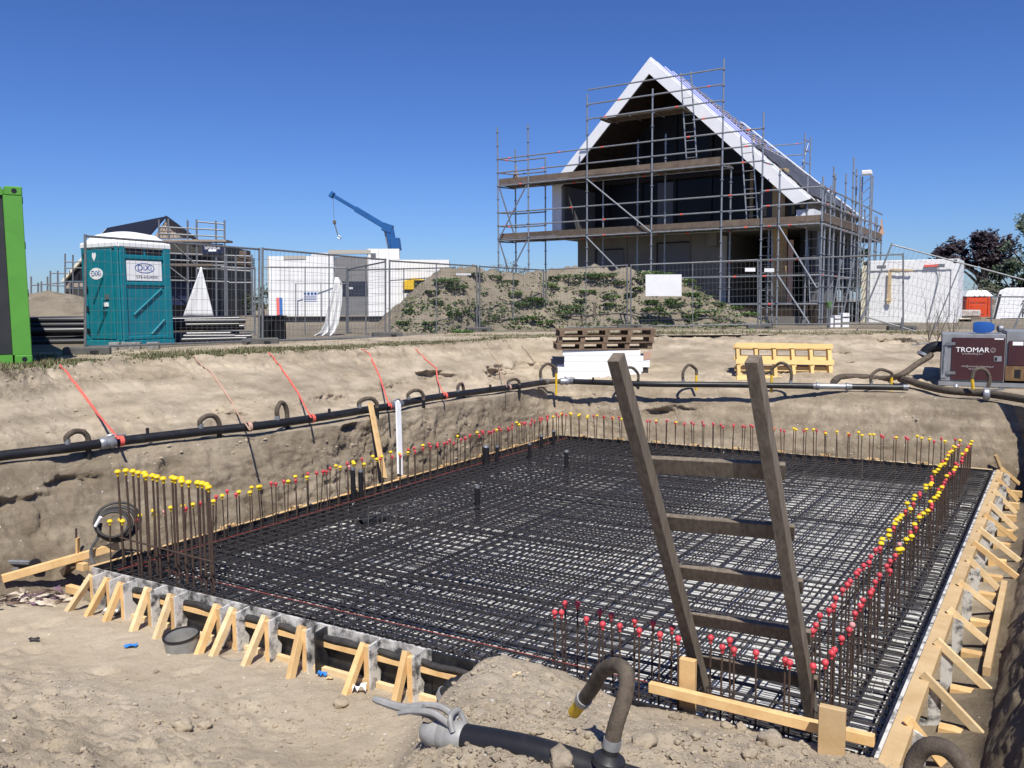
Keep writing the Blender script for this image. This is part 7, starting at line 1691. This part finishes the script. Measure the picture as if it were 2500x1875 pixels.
tree(bse, PY(2065, 610, 48.0).z-ZG, tb([(2035, 650, 22), (2060, 630, 24), (2085, 640, 22), (2095, 670, 18), (2045, 690, 22), (2075, 690, 22), (2100, 620, 12)], 48.0, bse), 'leaf_dark', 'dark green tree seen through the right scaffold wing', 0.22, 0.9, 4, 0.25)
bse = zz(PY(1240, 760, 60.0), ZG)
tree(bse, PY(1240, 628, 60.0).z-ZG, tb([(1235, 650, 22), (1255, 645, 20), (1215, 660, 20), (1270, 665, 18), (1240, 670, 22), (1200, 672, 14), (1282, 660, 10)], 60.0, bse), 'leaf_bare', 'half-bare tree behind the left end of the scaffolding', 0.11, 0.35, 5, 0.2)
bse = zz(PY(2370, 760, 44.0), ZG)
tree(bse, 2.6, [(x_, 0, 0.9+0.3*math.sin(x_*2), 0.55) for x_ in np.arange(-1.6, 3.0, 0.5)], 'leaf_bare', 'grey brushwood hedge behind the orange toilet', 0.12, 0.5, 6, 0.05, 'hedge')
bse = zz(PY(645, 770, 58.0), ZG)
tree(bse, 3.0, [(x_, 0, 1.2+0.4*math.sin(x_*2), 0.8) for x_ in np.arange(-5, 1.0, 0.8)], 'leaf_dark', 'dark hedge behind the far scaffold right of the white sheet', 0.2, 0.5, 7, 0.05, 'hedge')
# bare saplings before the white container
for k, (x, lab) in enumerate(((2290, 'bare thin sapling at the foot of the slanted fence'), (2325, 'bare thin sapling left of the pump set'), (2268, 'bare twiggy weed by the white container'))):
    mb = MB(); c = PY(x, 818, 19.6); c.z = drop(c.x, c.y)
    for j in range(7):
        e_ = c+V((g.uniform(-0.35, 0.35), g.uniform(-0.1, 0.1), g.uniform(0.5, 1.3))); mb.tube(spline([c, c.lerp(e_, 0.5)+V((g.uniform(-.05, .05), 0, 0.05)), e_], 3), [0.007, 0.006, 0.005, 0.004, 0.003, 0.002, 0.0015], 4, caps=False)
        for q in range(4):
            b = c.lerp(e_, g.uniform(0.4, 0.9)); mb.tube([b, b+V((g.uniform(-.15, .15), 0, g.uniform(0.05, 0.25)))], [0.004, 0.001], 3, caps=False)
    o = mb.build('sapling', 'bark'); tag(o, lab, 'plant')
# wooden stake and cable on the mound foot
p = mhit(1452, 775) or PY(1452, 775, 26); o = MB().tube([p, p+V((0, 0, 0.42))], 0.045, 7).build('stake', 'timber_old'); o.name = 'mound_stake'; tag(o, 'short round wooden stake at the foot of the mound', 'stake')
pts = [mhit(x, y) for x, y in ((1170, 790), (1240, 782), (1300, 776), (1370, 777), (1440, 772), (1520, 768), (1580, 780), (1650, 783), (1720, 778), (1790, 786))]
pts = [q+V((0, -0.02, 0.03)) for q in pts if q is not None]
o = MB().tube(spline(pts, 4), 0.022, 6).build('black_cable', 'black_rubber'); tag(o, 'black cable sagging along the foot of the mound', 'cable')
gs = PY(2024, 745, 24.3); o = thing('green_cup', gs, 'small green cup hung on a post behind the fence', 'cup')
MB().lathe([(0.03, -0.12), (0.08, 0.08), (0.085, 0.1), (0.07, 0.1)], gs, 12).build('cup', 'container_green', o, smooth=True); MB().tube([zz(gs, ZG), gs-V((0, 0, 0.05))], 0.03, 8).build('post', 'galv_dark', o)
# white crates behind the scaffold foot
for k, (x, y, w, h, lab) in enumerate(((2031, 780, 7, 22, 'narrow white canister behind the fence'), (2045, 772, 14, 28, 'left white plastic crate behind the scaffold foot'), (2065, 765, 16, 34, 'right white plastic crate behind the scaffold foot'))):
    a = PY(x-w/2, 795, 25.2); b = PY(x+w/2, 795, 25.2); zt_ = PY(x, 795-h, 25.2).z; o = thing('white_crate', zz(a, ZG), lab, 'crate')
    b.z = a.z = ZG; nC = 1 if k == 0 else 3
    for i in range(nC): MB().prism([a+UP*((zt_-ZG)*i/nC), b+UP*((zt_-ZG)*i/nC), b+V((0, .3, 0))+UP*((zt_-ZG)*i/nC), a+V((0, .3, 0))+UP*((zt_-ZG)*i/nC)], (0, 0, (zt_-ZG)/nC-0.04)).build('tray', 'white_paint', o)
